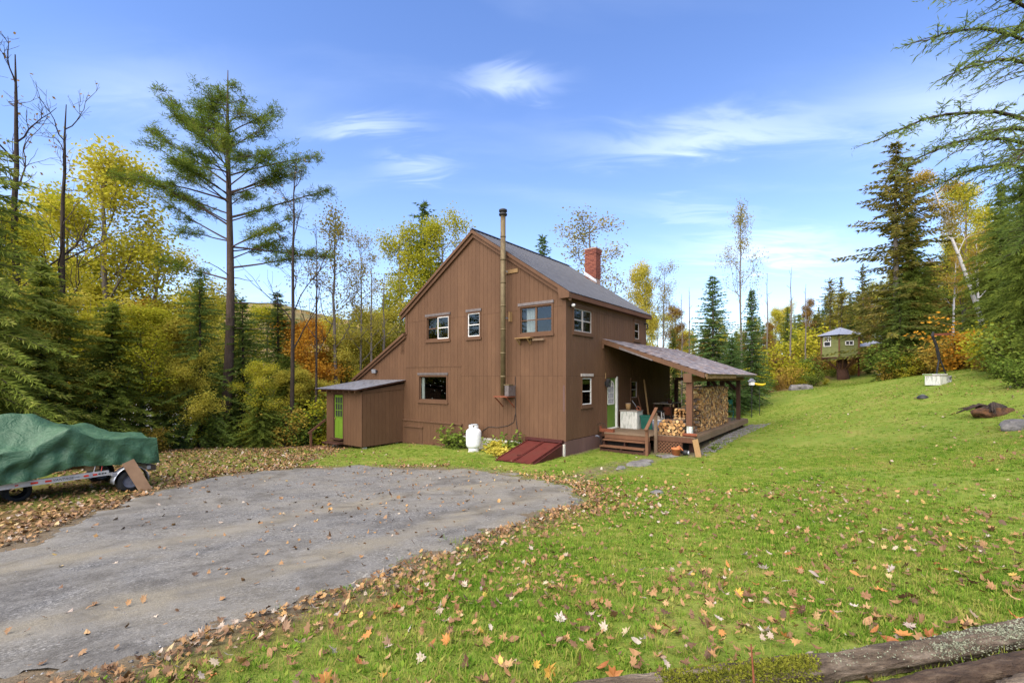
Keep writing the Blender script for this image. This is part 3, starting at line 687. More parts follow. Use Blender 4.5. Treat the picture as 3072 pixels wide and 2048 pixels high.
# curtain, shades, light dots, painted see-through view
w3, i3 = wins[2]
cu_ = MB(gm); n = 24
vs = []; 
for k in range(n + 1):
    uu = i3[0] + (i3[1] - i3[0]) * (.56 + .30 * k / n); dd = -.14 + .025 * math.sin(k * 1.9)
    vs += [(uu, i3[2] - .02, dd), (uu + .01 * math.sin(k), i3[3] - .03, dd * .9)]
cu_.add(vs, [(2 * k, 2 * k + 2, 2 * k + 3, 2 * k + 1) for k in range(n)]); cu_.build('curtain', 'curtain', w3)
w4, i4 = wins[3]
MB(gm).box(i4[0] + .02, i4[0] + .10, i4[2], i4[3], -.12, -.09).build('curtain', 'curtain', w4); MB(gm).box(i4[1] - .20, i4[1] - .03, i4[2], i4[3], -.12, -.09).build('curtain', 'curtain', w4)
for (a, b) in ((.55, .72), (.35, .82), (.25, .78), (.72, .62), (.33, .6), (.57, .40), (.3, .42), (.2, .30), (.66, .06)):
    q = (i4[0] + (i4[1] - i4[0]) * a, i4[2] + (i4[3] - i4[2]) * b, -.20)
    MB(gm).box(q[0] - .013, q[0] + .013, q[1] - .013, q[1] + .013, -.21, -.19).build('light_dot', 'paper_white', w4)  # white dots painted for small lights and glints in the window
w0, i0 = wins[0]
MB(gm).box(i0[0] + (i0[1] - i0[0]) * .62, i0[0] + (i0[1] - i0[0]) * .84, i0[2] + .28, i0[3] - .16, -.32, -.30).build('curtain', 'leaf_yellowgreen', w0)  # leaf-coloured panel, not cloth: the bright see-through view put in as colour
# house door on the porch
dr = MB(em).box(3.20, 4.04, .70, 2.70, -.06, -.02).build('door', 'olive_door', house)
MB(em).box(4.05, 4.17, .66, 2.76, -.02, .05).build('door_jamb', 'white_trim', dr); MB(em).box(3.11, 3.19, .66, 2.76, -.02, .03).build('door_jamb', 'trim', dr); MB(em).box(3.11, 4.17, .63, .685, -.02, .10).build('threshold', 'white_trim', dr); MB(em).box(3.19, 4.05, 2.702, 2.76, -.02, .03).build('door_head', 'trim', dr)
fa = MB(em)
fu0, fu1, fz0, fz1 = 3.34, 3.90, 1.64, 2.30
def bar(pts, w=.022):
    for a, b in zip(pts[:-1], pts[1:]):
        dx, dz = b[0] - a[0], b[1] - a[1]; L = math.hypot(dx, dz); nx, nz_ = -dz / L * w / 2, dx / L * w / 2
        fa.prism([(a[0] - nx, a[1] - nz_), (b[0] - nx, b[1] - nz_), (b[0] + nx, b[1] + nz_), (a[0] + nx, a[1] + nz_)], -.02, .0)
um = (fu0 + fu1) / 2; rr_ = (fu1 - fu0) / 2
bar([(fu0, fz0), (fu0, fz1)] + [(um - rr_ * math.cos(q), fz1 + rr_ * math.sin(q)) for q in np.linspace(0, math.pi, 13)][1:-1] + [(fu1, fz1), (fu1, fz0), (fu0, fz0)], .045)
for q in (1 / 3, 2 / 3): bar([(fu0 + (fu1 - fu0) * q, fz0), (fu0 + (fu1 - fu0) * q, fz1), (um + (q - .5) * .05, fz1 + rr_ * .95)])
bar([(fu0, 1.86), (fu1, 1.86)]); bar([(fu0, 2.10), (fu1, 2.10)])
for q in (0, 1): bar([(um - rr_ * .95 + q * rr_ * 1.9, fz1), (um - rr_ * .2 + q * rr_ * .4, fz1 + rr_ * .55), (um, fz1 + .04)])
lite = fa.build('arched_light', 'white_trim', dr)
MB(em).prism([(fu0, fz0), (fu1, fz0), (fu1, fz1)] + [(um + rr_ * math.cos(q), fz1 + rr_ * math.sin(q)) for q in np.linspace(0, math.pi, 13)][1:], -.019, -.016).build('pane', 'blue_grey', dr)
MB(em).lathe([(0, 0), (.03, 0), (.03, .02), (0, .02)], (3.27, 1.6, -.02), 8).build('door_knob', 'black_iron', dr)
la = MB(em).box(2.98, 3.06, 2.42, 2.56, .016, .04).build('wall_lantern', 'black_iron', house)
MB(em).tube([(3.02, 2.5, .04), (3.02, 2.66, .10), (3.02, 2.68, .16)], .012, 5).build('arm', 'black_iron', la)
MB(em).prism([(2.95, 2.34), (3.09, 2.34), (3.11, 2.58), (3.02, 2.68), (2.93, 2.58)], .09, .23).build('lantern_box', 'black_iron', la); MB(em).box(2.965, 3.075, 2.38, 2.54, .232, .236).build('pane', 'glass', la)
MB(em).box(2.97, 3.07, 2.38, 2.50, .2315, .2318).build('bulb', 'galvanised', la)
MB(em).tube([(3.04, 2.68, .03), (3.05, 2.9, .03)], .012, 5).build('conduit', 'raw_wood', house)
# brick chimney
ch = MB().box(6.83, 7.32, 2.33, 2.89, 7.2, 9.06).build('chimney', 'mortar', house)
cx0, cx1, cy0, cy1 = 6.80, 7.35, 2.30, 2.92
bme = {}
def brick(c, sx, sy, sz=.058):
    k = (round(sx, 3), round(sy, 3), sz)
    if k not in bme: bme[k] = MB().box(-sx / 2, sx / 2, -sy / 2, sy / 2, -sz / 2, sz / 2).mesh('brick', 'brick')
    link('brick', bme[k], ch, c)
nrow = 20
for r_ in range(nrow):
    z = 7.66 + r_ * .072; e = .025 if r_ >= nrow - 3 else 0
    for (fixed, var0, var1, ax) in ((cx0 - e, cy0 - e, cy1 + e, 'y'), (cy0 - e, cx0 - e, cx1 + e, 'x')):
        Ln = var1 - var0; q = var0 + (0 if r_ % 2 else -.1)
        while q < var1 - .02:
            a, b = max(q, var0), min(q + .2, var1); q += .21
            if b - a < .05: continue
            if ax == 'y': brick((fixed + .05, (a + b) / 2, z), .1, b - a)
            else:
                if a < cx0 - e + .1: a = cx0 - e + .105
                if b - a > .04: brick(((a + b) / 2, fixed + .05, z), b - a, .1)
MB().box(cx0 - .03, cx1 + .03, cy0 - .03, cy1 + .03, 9.085, 9.14).build('cap', 'mortar', ch)
MB(rm).prism([(2.26, 7.38), (2.96, 7.85), (2.96, 8.05), (2.26, 7.52)], 6.775, 6.798).build('flashing', 'galvanised', ch)
# stove pipe
px_, py_ = -.32, 2.50
sp = MB(); zs = [2.10, 2.75, 3.62, 4.5, 5.38, 6.25, 7.1, 7.95, 8.72]
pi_o = MB().tube([(px_, py_, 2.06), (px_, py_, 8.75)], .098, 14).build('stove_pipe', 'steel', house, True)
for z in zs[1:-1]: MB().tube([(px_, py_, z - .03), (px_, py_, z + .03)], .107, 14).build('band', 'steel', pi_o, True)
MB().lathe([(.06, 8.72), (.15, 8.74), (.155, 8.80), (.10, 8.82), (.10, 8.86), (.155, 8.88), (.15, 8.95), (.06, 8.99), (0, 8.99)], (px_, py_, 0), 16).build('cap', 'black_iron', pi_o, True)
MB().box(-.55, -.016, 2.15, 2.78, 1.99, 2.03).build('support_shelf', 'rust', pi_o)
for yy in (2.2, 2.74): MB().beam((-.5, yy, 1.98), (-.03, yy, 1.62), .035, .035).build('brace', 'rust', pi_o)
MB().box(-.45, -.02, 2.14, 2.32, 2.04, 2.42).build('cleanout_box', 'flashing', pi_o)
MB().box(-.46, -.18, 2.12, 2.36, 2.43, 2.47).build('box_lid', 'steel', pi_o)
MB().box(-.06, -.017, 2.02, 2.60, 6.62, 6.76).build('tie_block', 'raw_wood', pi_o); MB().box(-.33, -.06, 2.48, 2.52, 6.66, 6.72).build('tie_arm', 'galvanised', pi_o); MB().box(-.33, -.017, 2.49, 2.51, 4.92, 4.98).build('tie_arm', 'galvanised', pi_o)
MB().box(-.20, -.017, 2.30, 2.33, 4.80, 5.16).build('tie_bracket', 'raw_wood', pi_o)

# ------------------------------------------------------------------ entry shed
shed = thing('entry_shed', 'small lean-to entry shed with bright green door beside the gable wall', 'shed', HLOC, HA)
sx, sy0, sy1 = -2.19, 8.56, 11.26
fm = lambda u, z, d: (sx - d, u, z)
smap = lambda u, z, d: (u, sy0 - d, z)
board_wall('wall', shed, fm, sy0, sy1, lambda u: -.20, lambda u: 2.10, ((9.92, 10.66, -.1, 1.98),), lambda u: (), (), inner=.06)
board_wall('wall', shed, smap, sx, -.02, lambda u: -.20, lambda u: 2.06 + .06 * (u + 2.19), (), lambda u: (), (), inner=.06)
bw = MB(); bw.box(sx, -.05, sy1 - .06, sy1, -.2, 2.1); bw.box(sx + .07, -.03, sy0 + .07, sy1 - .07, -.18, -.12); bw.build('back_wall', 'siding', shed)
MB(smap).prism([(sx - .02, 2.05), (0, 2.19), (0, 2.44), (sx - .02, 2.14)], .017, .04).build('frieze_board', 'trim', shed)
MB(fm).box(sy0 - .02, sy0 + .07, -.2, 2.1, .017, .04).build('corner_board', 'trim', shed)
d = MB(fm).box(9.95, 10.63, .04, 1.95, -.05, -.01).build('door', 'green_door', shed)
for (a, b, c_, e) in ((9.92, 9.95, -.05, 1.98), (10.63, 10.70, -.05, 2.02)): MB(fm).box(a, b, c_, e, -.02, .03).build('door_jamb', 'dark_post', d)
MB(fm).box(9.95, 10.63, 1.952, 2.02, -.02, .03).build('door_head', 'dark_post', d)
mu = MB(fm); 
for q in np.linspace(10.02, 10.56, 4): mu.box(q - .014, q + .014, .98, 1.86, -.01, .006)
for q in np.linspace(.98, 1.86, 4): mu.box(10.02, 10.56, q - .014, q + .014, -.01, .0075)
mu.build('muntins', 'green_door', d)
for i in range(3):
    for j in range(3):
        u0 = 10.034 + i * .18; z0 = .994 + j * .2933
        MB(fm).box(u0, u0 + .152, z0, z0 + .265, -.009, -.006).build('pane', 'ink', d)
for (a, b) in ((10.0, 10.27), (10.31, 10.58)): MB(fm).box(a, b, .14, .80, -.01, .002).build('door_panel', 'green_door', d)
MB(fm).lathe([(0, 0), (.03, 0), (.035, .03), (0, .05)], (10.57, .9, 0), 8).build('door_knob', 'raw_wood', d)
MB(fm).box(9.90, 10.75, -.02, .035, -.02, .16).build('sill', 'dark_post', shed)
# shed roof
ra = MB(); ra.add([(sx - .38, sy0 - .16, 2.20), (sx - .38, sy1 + .3, 2.20), (.0, sy1 + .3, 2.585), (.0, sy0 - .16, 2.585), (sx - .38, sy0 - .16, 2.16), (sx - .38, sy1 + .3, 2.16), (.0, sy1 + .3, 2.545), (.0, sy0 - .16, 2.545)],
              [(0, 3, 2, 1), (4, 5, 6, 7), (0, 1, 5, 4), (2, 3, 7, 6), (1, 2, 6, 5), (3, 0, 4, 7)])
sr = ra.build('roof', 'dark_post', shed)
surf('old_metal', lin(96, 96, 100), lin(128, 128, 132), .5, 4, bumps=.1, metal=.3, c3=lin(72, 70, 72), fine=25)
for k in range(3):
    n = 26; vs = []; y0_ = sy0 - .18 + k * 1.06
    for (xx, zz) in ((sx - .44, 2.205), (-.03, 2.597)):
        for q in range(n + 1): vs.append((xx, y0_ + 1.05 * q / n, zz + .012 + .011 * math.sin(q * 2 * math.pi / 2.6)))
    MB().add(vs, [(q, q + 1, n + 2 + q, n + 1 + q) for q in range(n)]).build('roof_panel', 'old_metal', sr, True)
for k in range(7):
    yy = sy0 + .08 + k * .42; MB().box(sx - .32, sx - .04, yy - .02, yy + .02, 2.07, 2.165).build('rafter_tail', 'trim', sr)
for (xx, yy) in ((sx + .2, sy0 + .15), (sx + .2, sy1 - .3), (-.3, sy0 + .2)):
    X, Y = h2w(xx, yy); MB().box(xx - .08, xx + .08, yy - .08, yy + .08, g(X, Y) - .15, -.19).build('pier', 'concrete', shed)
# shed steps with rail
st_ = thing('entry_steps', 'small dark wooden steps with a handrail below the green shed door', 'steps', HLOC, HA)
MB().box(sx - .34, sx - .03, 9.92, 11.1, -.20, -.15).build('tread', 'dark_post', st_)
MB().box(sx - .80, sx - .36, 9.98, 11.25, -.40, -.35).build('tread', 'tread_wood', st_)
MB().box(sx - .78, sx - .74, 10.0, 11.23, -.58, -.402).build('riser', 'dark_post', st_)
for yy in (10.02, 11.15): MB(rm).box(yy, yy + .05, -.62, -.402, sx - .73, sx - .05).build('stringer', 'dark_post', st_)
MB().box(sx - .78, sx - .70, 11.26, 11.34, -.6, .30).build('post', 'porch_wood', st_)
MB().beam((sx - .86, 11.3, .24), (sx - .05, 11.29, .80), .05, .09).build('handrail', 'porch_wood', st_)

# ------------------------------------------------------------------ cellar hatch
hat = thing('cellar_hatch', 'sloping dark red metal cellar hatch at the foot of the house corner', 'cellar hatch', HLOC, HA)
hx = -1.86; zt, zb_ = .46, -.02
gz = g(*h2w(-1.8, .8))
MB(rm).box(.06, 1.60, .47, .56, -.16, -.02).build('header', 'hatch_dark', hat)
for (a, b) in ((.13, .82), (.84, 1.53)):
    q = MB(); q.add([(hx, a, zb_ + .05), (hx, b, zb_ + .05), (-.05, b, zt), (-.05, a, zt), (hx, a, zb_), (hx, b, zb_), (-.05, b, zt - .05), (-.05, a, zt - .05)], [(0, 3, 2, 1), (4, 5, 6, 7), (0, 1, 5, 4), (1, 2, 6, 5), (2, 3, 7, 6), (3, 0, 4, 7)])
    do = q.build('door_leaf', 'hatch_red', hat)
    MB().beam((hx + .02, a + .02, zb_ + .065), (-.07, a + .02, zt + .015), .035, .03).build('edge_rib', 'hatch_red', do); MB().beam((hx + .02, b - .02, zb_ + .065), (-.07, b - .02, zt + .015), .035, .03).build('edge_rib', 'hatch_red', do)
MB().box(-1.5, -1.42, .87, .98, .13, .165).build('handle', 'hatch_dark', hat)
for yy in (.06, 1.55): MB(lambda u, z, dd: (u, dd, z)).prism([(hx, -.25), (-.03, -.25), (-.03, zt - .03), (hx, zb_)], yy, yy + .06).build('side_cheek', 'hatch_dark', hat)
MB().box(-.10, -.02, .0, .055, -.25, .42).build('curb', 'concrete', hat)
# ------------------------------------------------------------------ porch
porch = thing('porch', 'covered side porch with wooden deck, dark posts and shingled lean-to roof', 'porch', HLOC, HA)
DZk = .65
zp = lambda y: 4.25 + .354 * y          # roof plane, y negative outwards
deck = MB().box(2.72, 11.95, -3.5, -.02, DZk - .22, DZk - .03).build('deck', 'porch_wood', porch)
nb = 25; bwid = 3.5 / nb
for k in range(nb):
    y = -.03 - k * bwid; MB().box(2.68 + rng.uniform(-.004, .004), 12.0, y - bwid + .006, y, DZk - .028, DZk + rng.uniform(-.002, .002)).build('deck_board', 'deck_wood', deck)
MB().box(2.66, 12.0, -3.56, -3.51, DZk - .23, DZk - .03).build('rim_joist', 'deck_wood', deck)
MB().box(2.66, 2.70, -3.5, -2.2, DZk - .20, DZk - .03).build('rim_joist', 'porch_wood', deck)
for k in range(4):
    xx = 3.2 + k * 2.8; X, Y = h2w(xx, -3.3); MB().box(xx - .07, xx + .07, -3.38, -3.22, g(X, Y) - .2, DZk - .23).build('pier', 'dark_post', porch)
# roof
ro = MB(rm); ro.prism([(-.005, 4.22), (-3.86, zp(-3.86) - .03), (-3.86, zp(-3.86) - .07), (-.005, 4.18)], 2.82, 11.9); pro = ro.build('roof', 'dark_post', porch)
for k in range(15):
    xx = 2.95 + k * .63; MB(rm).prism([(-.03, 4.178), (-3.78, zp(-3.78) - .072), (-3.78, zp(-3.78) - .17), (-.03, 4.06)], xx - .02, xx + .02).build('rafter', 'dark_post', pro)
def shing(w, l):
    q = MB(); q.add([(0, 0, 0), (w, 0, 0), (w, -l, .010), (0, -l, .010), (0, 0, .005), (w, 0, .005), (w, -l, .019), (0, -l, .019)], [(4, 5, 6, 7), (0, 3, 2, 1), (2, 3, 7, 6), (0, 4, 7, 3), (1, 2, 6, 5)]); return q
sl_ = math.atan(.354); rows = 26; ex = 3.92 / math.cos(sl_) / rows
sm_ = [shing(w_, ex * 1.35).mesh('shingle', 'shingle') for w_ in (.30, .325, .28, .35)]; sw_ = (.30, .325, .28, .35)
rest = MB(); cnt = 0
cells = []
for r_ in range(rows):
    x = 2.78 - (.15 if r_ % 2 else 0)
    while x < 11.9:
        k = int(rng.integers(0, 4)); cells.append((x, r_, k)); x += sw_[k] + .006
cells.sort(key=lambda q: q[0] + (rows - q[1]) * .12)
for i, (x, r_, k) in enumerate(cells):
    y = -(r_ * ex) * math.cos(sl_) + .0; z = 4.25 + .354 * y - .012 + rng.uniform(0, .006)
    Mx = Matrix.Translation((x, y, z)) @ Matrix.Rotation(sl_, 4, 'X') @ Matrix.Rotation(rng.uniform(-.012, .012), 4, 'Z')
    if x < 2.76: continue
    if i < 310:
        o = link('shingle', sm_[k], pro); o.matrix_local = Mx
    else:
        q = shing(sw_[k], ex * 1.35); rest.add([Mx @ Vector(c_) for c_ in q.v], q.p)
tag(rest.build('shingles', 'shingle', pro), kind='stuff')
rk = MB(rm).prism([(.0, 4.235), (-3.84, zp(-3.84) - .015), (-3.84, zp(-3.84) - .19), (.0, 4.05)], 2.765, 2.815).build('rake_board', 'trim', pro)
MB(rm).prism([(-.75, zp(-.75) - .10), (-2.05, zp(-2.05) - .16), (-2.05, zp(-2.05) - .20), (-.75, zp(-.75) - .185)], 2.70, 2.762).build('drip_edge', 'flashing', pro)
MB(rm).box(-.08, .0, 3.86, 4.05, 2.77, 2.82).build('bracket_block', 'trim', pro)
MB(rm).box(-3.88, -3.84, 2.74, 2.86, 2.82, 11.9).build('fascia', 'deck_wood', pro)
for k in range(30):
    xx = 2.86 + k * .155; MB(rm).box(-3.90, -3.882, 2.70 - rng.uniform(0, .03), 2.845, xx, xx + .12).build('batten', 'raw_wood', pro)
MB(rm).prism([(-3.87, 2.845), (-3.93, 2.83), (-3.93, 2.81), (-3.87, 2.82)], 7.4, 12.0).build('drip_strip', 'white_trim', pro)
MB().box(2.78, 11.8, -3.39, -3.21, 2.58, 2.78).build('beam', 'porch_wood', porch)
MB().box(2.74, 2.80, -3.42, -3.14, 2.55, 2.86).build('gusset', 'trim', porch)
MB().box(11.4, 11.6, -3.2, -.1, 2.55, 2.72).build('tie_beam', 'dark_post', porch)
for (xx, yy, w_) in ((2.96, -3.30, .20), (11.1, -3.28, .17), (11.5, -1.78, .14), (11.5, -2.45, .2), (11.2, -.22, .17)):
    po = MB().box(xx - w_ / 2, xx + w_ / 2, yy - w_ / 2, yy + w_ / 2, DZk + (.36 if xx < 4 else 0), 2.60).build('post', 'dark_post' if xx > 4 else 'porch_wood', porch)
    if xx < 4: MB().box(xx - .085, xx + .085, yy - .085, yy + .085, DZk, DZk + .361).build('post_base', 'old_paint', po)
# far-end braces
MB().beam((11.5, -2.35, 2.05), (11.5, -1.9, 2.6), .08, .14).build('brace', 'dark_post', porch); MB().beam((11.5, -3.1, 2.1), (11.5, -2.6, 2.6), .08, .14).build('brace', 'dark_post', porch)
# lattice skirt
lat = MB(rm); ring(lat, -3.12, -2.2, -.05, .43, .03, 2.69, 2.71); lo = lat.build('lattice', 'porch_wood', porch); MB().box(2.78, 2.80, -3.12, -2.2, -.05, .42).build('shade_sheet', 'hollow_shade', lo)  # near-black sheet behind the slats paints the shade under the deck
def clipseg(c0, sgn, y0, y1, z0, z1):
    pts = []
    for y in (y0, y1):
        z = c0 + sgn * y
        if z0 <= z <= z1: pts.append((y, z))
    for z in (z0, z1):
        y = (z - c0) / sgn
        if y0 < y < y1: pts.append((y, z))
    return pts[:2] if len(pts) >= 2 else None
for sgn, x_ in ((1, 2.686), (-1, 2.674)):
    for k in range(40):
        c0 = -1.0 + k * .12 + (2.2 if sgn > 0 else -3.0)
        sgm = clipseg(c0, sgn, -3.10, -2.2, -.02, .42)
        if sgm and math.dist(*sgm) > .06:
            (ya, za), (yb, zb) = sgm; MB().beam((x_, ya, za), (x_, yb, zb), .036, .008, (1, 0, 0)).build('slat', 'tread_wood', lo)
# steps
MB().box(2.18, 2.67, -2.15, -.38, DZk - .035, DZk + .004).build('landing', 'deck_wood', porch)
stp = thing('porch_steps', 'brown wooden porch steps with one sloping handrail', 'steps', HLOC, HA)
for (x0, x1, zt_) in ((1.98, 2.30, .43), (1.72, 2.06, .22)):
    MB().box(x0, x1, -2.10, -.42, zt_ - .045, zt_).build('tread', 'tread_wood', stp)
MB().box(2.20, 2.24, -2.13, -.40, .45, DZk - .037).build('riser', 'tread_wood', stp)
MB().box(1.80, 1.85, -2.1, -.42, .0, .10).build('kick_board', 'dark_post', stp)
MB().box(2.32, 2.36, -2.1, -.42, -.05, .37).build('shade_board', 'hollow_shade', stp)  # black board added as the shade behind the open treads
for yy in (-2.13, -1.27, -.46): MB(lambda u, z, dd: (u, dd, z)).prism([(1.76, -.05), (2.31, -.05), (2.31, .38), (2.06, .38), (2.06, .17), (1.76, .17)], yy, yy + .045).build('stringer', 'dark_post', stp)
MB().box(1.78, 1.86, -2.23, -2.135, -.05, .98).build('rail_post', 'tread_wood', stp); MB().box(2.55, 2.64, -2.26, -2.165, .0, 1.45).build('rail_post', 'deck_wood', stp)
MB().beam((1.66, -2.20, .90), (2.70, -2.20, 1.62), .11, .045).build('handrail', 'tread_wood', stp)

def hthing(name, label, cat, x, y, z, rz=0, group=None):
    X, Y = h2w(x, y); return thing(name, label, cat, (X, Y, z), HA + rz, group)
# things on the porch
cab = hthing('cabinet', 'weathered white painted cabinet with peeling paint beside the olive door', 'cabinet', 4.15, -.62, DZk)
MB().box(-.22, .35, -.36, .36, .0, .70).build('body', 'old_paint', cab); MB().box(-.26, .38, -.39, .39, .70, .735).build('top', 'grey_wood', cab)
for k in range(6): MB().box(-.232, -.22, -.355 + k * .119, -.355 + k * .119 + .112, .02, .69).build('plank', 'old_paint', cab)
bk = hthing('bucket', 'tan bucket standing on the white cabinet', 'bucket', 4.2, -.48, DZk + .735)
MB().lathe([(0, 0), (.085, 0), (.105, .27), (.095, .27), (.078, .02), (0, .02)], n=16).build('pail', 'raw_wood', bk, True); MB().lathe([(.108, .255), (.112, .265), (.108, .275)], n=16).build('rim', 'grey_wood', bk)
hm = hthing('hand_tool', 'wooden-handled tool leaning on top of the white cabinet', 'tool', 4.2, -.85, DZk + .735)
MB().beam((0, .20, .40), (0, -.02, .10), .03, .008).build('blade', 'galvanised', hm); MB().tube([(0, .0, .13), (0, -.06, .16), (0, -.14, .10), (0, -.15, .0), (0, -.05, .01), (0, .03, .08)], .026, 7).build('handle', 'rust', hm)
gb = hthing('storage_bin', 'dark green plastic bin between the cabinet and the handrail', 'bin', 4.35, -1.28, DZk)
MB().add([(-.18, -.22, 0), (.18, -.22, 0), (.18, .22, 0), (-.18, .22, 0), (-.22, -.26, .5), (.22, -.26, .5), (.22, .26, .5), (-.22, .26, .5)], [(3, 2, 1, 0), (0, 1, 5, 4), (1, 2, 6, 5), (2, 3, 7, 6), (3, 0, 4, 7), (4, 5, 6, 7)]).build('body', 'bin_green', gb)
MB().box(-.24, .24, -.28, .28, .50, .55).build('lid', 'bin_green', gb)
tub = hthing('wash_tub', 'grey tub with a pale rim and crumpled bag on the porch deck', 'tub', 4.1, -1.72, DZk)
MB().lathe([(0, 0), (.17, 0), (.21, .40), (.19, .40), (.16, .03), (0, .03)], n=18).build('shell', 'blue_grey', tub, True); MB().lathe([(.205, .39), (.225, .405), (.205, .42)], n=18).build('rim', 'white_trim', tub, True)
bgm = MB(); n = 9
bgm.lathe([(0, .30), (.15, .32), (.17, .40), (.14, .50), (.08, .56), (0, .57)], n=12); bgm.v = [(x + .03 * math.sin(9 * y + 5 * z), y + .03 * math.sin(11 * x), z + .03 * math.sin(8 * x + 7 * y)) for x, y, z in bgm.v]; bgm.build('bag', 'grey_wood', tub, True)
so_ = hthing('step_stool', 'small white step stool with dark seat behind the log row', 'stool', 5.6, -1.25, DZk)
for (a, b) in ((-.14, -.18), (.14, -.18), (-.14, .18), (.14, .18)): MB().beam((a * 1.3, b * 1.15, 0), (a * .9, b * .9, .62), .03, .03).build('leg', 'white_trim', so_)
MB().box(-.17, .17, -.22, .22, .62, .66).build('seat', 'ink', so_); MB().box(-.20, -.15, -.18, .18, .30, .33).build('rung', 'white_trim', so_); MB().box(.15, .19, -.18, .18, .30, .33).build('rung', 'white_trim', so_)
tb = hthing('work_table', 'dark work table with shelf against the house wall under the porch', 'table', 8.2, -.75, DZk)
MB().box(-.7, .7, -.45, .45, .83, .87).build('top', 'grey_wood', tb); MB().box(-.62, .62, -.40, .40, .30, .33).build('shelf', 'dark_post', tb)
for (a, b) in ((-.62, -.4), (.62, -.4), (-.62, .4), (.62, .4)): MB().box(a - .04, a + .04, b - .04, b + .04, 0, .83).build('leg', 'dark_post', tb)
bx_ = hthing('wooden_crate', 'reddish wooden crate under the work table', 'crate', 7.9, -.95, DZk + .33)
for k in range(4): MB().box(-.22, .22, -.2, .2, .0 + k * .09, .08 + k * .09).build('slat', 'rust', bx_)
plt = hthing('potted_plant', 'straggly potted plant standing on the work table end', 'plant', 7.65, -1.05, DZk + .87)
MB().lathe([(0, 0), (.09, 0), (.11, .18), (.09, .18), (0, .14)], n=12).build('pot', 'dark_post', plt, True)
lm = MB()
for k in range(60):
    a = rng.uniform(0, 6.28); r_ = rng.uniform(.05, .34); q = Vector((r_ * math.cos(a), r_ * math.sin(a), .18 + rng.uniform(.05, .36))); dq = Vector((math.cos(a), math.sin(a), rng.uniform(-.6, .4))) * .07; s_ = dq.cross(Vector((0, 0, 1))).normalized() * .022
    lm.add([q - dq, q + s_, q + dq, q - s_], [(0, 1, 2, 3)])
lm.build('leaves', 'leaf_green', plt)
for (n_, lab, a, b, w_) in (('plank', 'long pale plank leaning against the wall under the porch', (5.9, -.75, DZk), (6.9, -.10, 2.62), .07), ('plank', 'short dark plank leaning beside the long pale plank', (5.7, -.6, DZk), (6.3, -.05, 1.9), .05)):
    a, b = Vector(a), Vector(b); o = thing(n_, lab, 'plank', HLOC, HA); MB().beam(a, b, w_, .03).build('timber', 'raw_wood' if w_ > .06 else 'porch_wood', o)
rack = hthing('folding_chair', 'green metal folding chair standing behind the tall firewood stack', 'chair', 10.2, -3.0, DZk)
for s_ in (-.22, .22):
    MB().tube([(.25, s_, 0), (-.15, s_, .75), (-.2, s_, 1.05)], .014, 6).build('frame', 'bin_green', rack); MB().tube([(-.25, s_, 0), (.18, s_, .45)], .014, 6).build('leg', 'bin_green', rack)
MB().box(-.18, .2, -.21, .21, .43, .46).build('seat', 'bin_green', rack); MB().box(-.20, -.17, -.21, .21, .80, 1.0).build('backrest', 'bin_green', rack)
# corner of the deck
bt = hthing('propped_board', 'short yellowish board propped against the outer deck corner', 'board', 2.5, -3.62, 0)
zg = g(*h2w(2.45, -3.75)); MB().beam((-.12, -.14, zg - .02), (.06, .03, .60), .19, .035, (1, 0, .2)).build('timber', 'raw_wood', bt)
rl = hthing('short_log', 'red-brown debarked log lying at the foot of the front porch post', 'log', 2.80, -3.35, DZk + .06)
MB().tube([(0, -.24, 0), (0, .0, .005), (0, .24, 0)], [.058, .062, .06], 10, True, 0, 1).build('timber', ['rust', 'wood_end'], rl, True)
hs_ = hthing('timber_offcut', 'short reddish timber lying across the deck edge by the house wall', 'timber', 2.36, -.40, DZk + .065)
MB().box(-.08, .08, -.30, .22, -.06, .06).build('timber', 'rust', hs_); MB().box(-.05, .05, .222, .27, -.055, .15).build('end_block', 'rust', hs_)
hose = hthing('garden_hose', 'thin dark garden hose hanging from a tap beside the porch steps', 'hose', 2.05, -.1, .0)
MB().tube([(.0, .0, .50), (0, -.06, .52), (-.05, -.16, .50)], .03, 7).build('tap', 'blue_grey', hose)
MB().tube([(-.05, -.16, .50), (-.08, -.22, .42), (-.02, -.24, .25), (.02, -.22, .1), (.1, -.3, .04), (.2, -.45, .02)], .014, 6).build('pipe', 'black_iron', hose)
MB().tube([(.28 + .0, -.1 + .22 * math.cos(q), .78 + .2 * math.sin(q)) for q in np.linspace(0, math.pi, 9)], .008, 5).build('loop', 'black_iron', hose)
pz = g(*h2w(2.3, -3.05))
fp = hthing('flower_pot', 'terracotta flower pot with broken shards below the lattice', 'flower pot', 2.32, -3.02, pz)
MB().lathe([(0, 0), (.115, 0), (.15, .22), (.165, .22), (.165, .27), (.14, .27), (.13, .2), (0, .18)], n=20).build('pot', 'terracotta', fp, True)
MB().obox((0.02, -.17, .27), (.06, .03, .02), (-.02, .05, .05), (0, -.004, .004)).build('shard', 'terracotta', fp); MB().obox((.03, -.10, .29), (.05, -.03, .01), (0, .04, .04), (.004, 0, .004)).build('shard', 'terracotta', fp)
ja = hthing('dark_jar', 'dark jar lying beside the flower pot under the deck edge', 'jar', 2.5, -3.28, g(*h2w(2.5, -3.28)))
MB().tube([(0, -.1, .1), (0, .06, .1), (0, .09, .1), (0, .14, .1)], [.085, .09, .05, .05], 12, True).build('body', 'ink', ja, True); MB().tube([(0, -.13, .1), (0, -.101, .1)], .07, 12).build('lid', 'galvanised', ja)

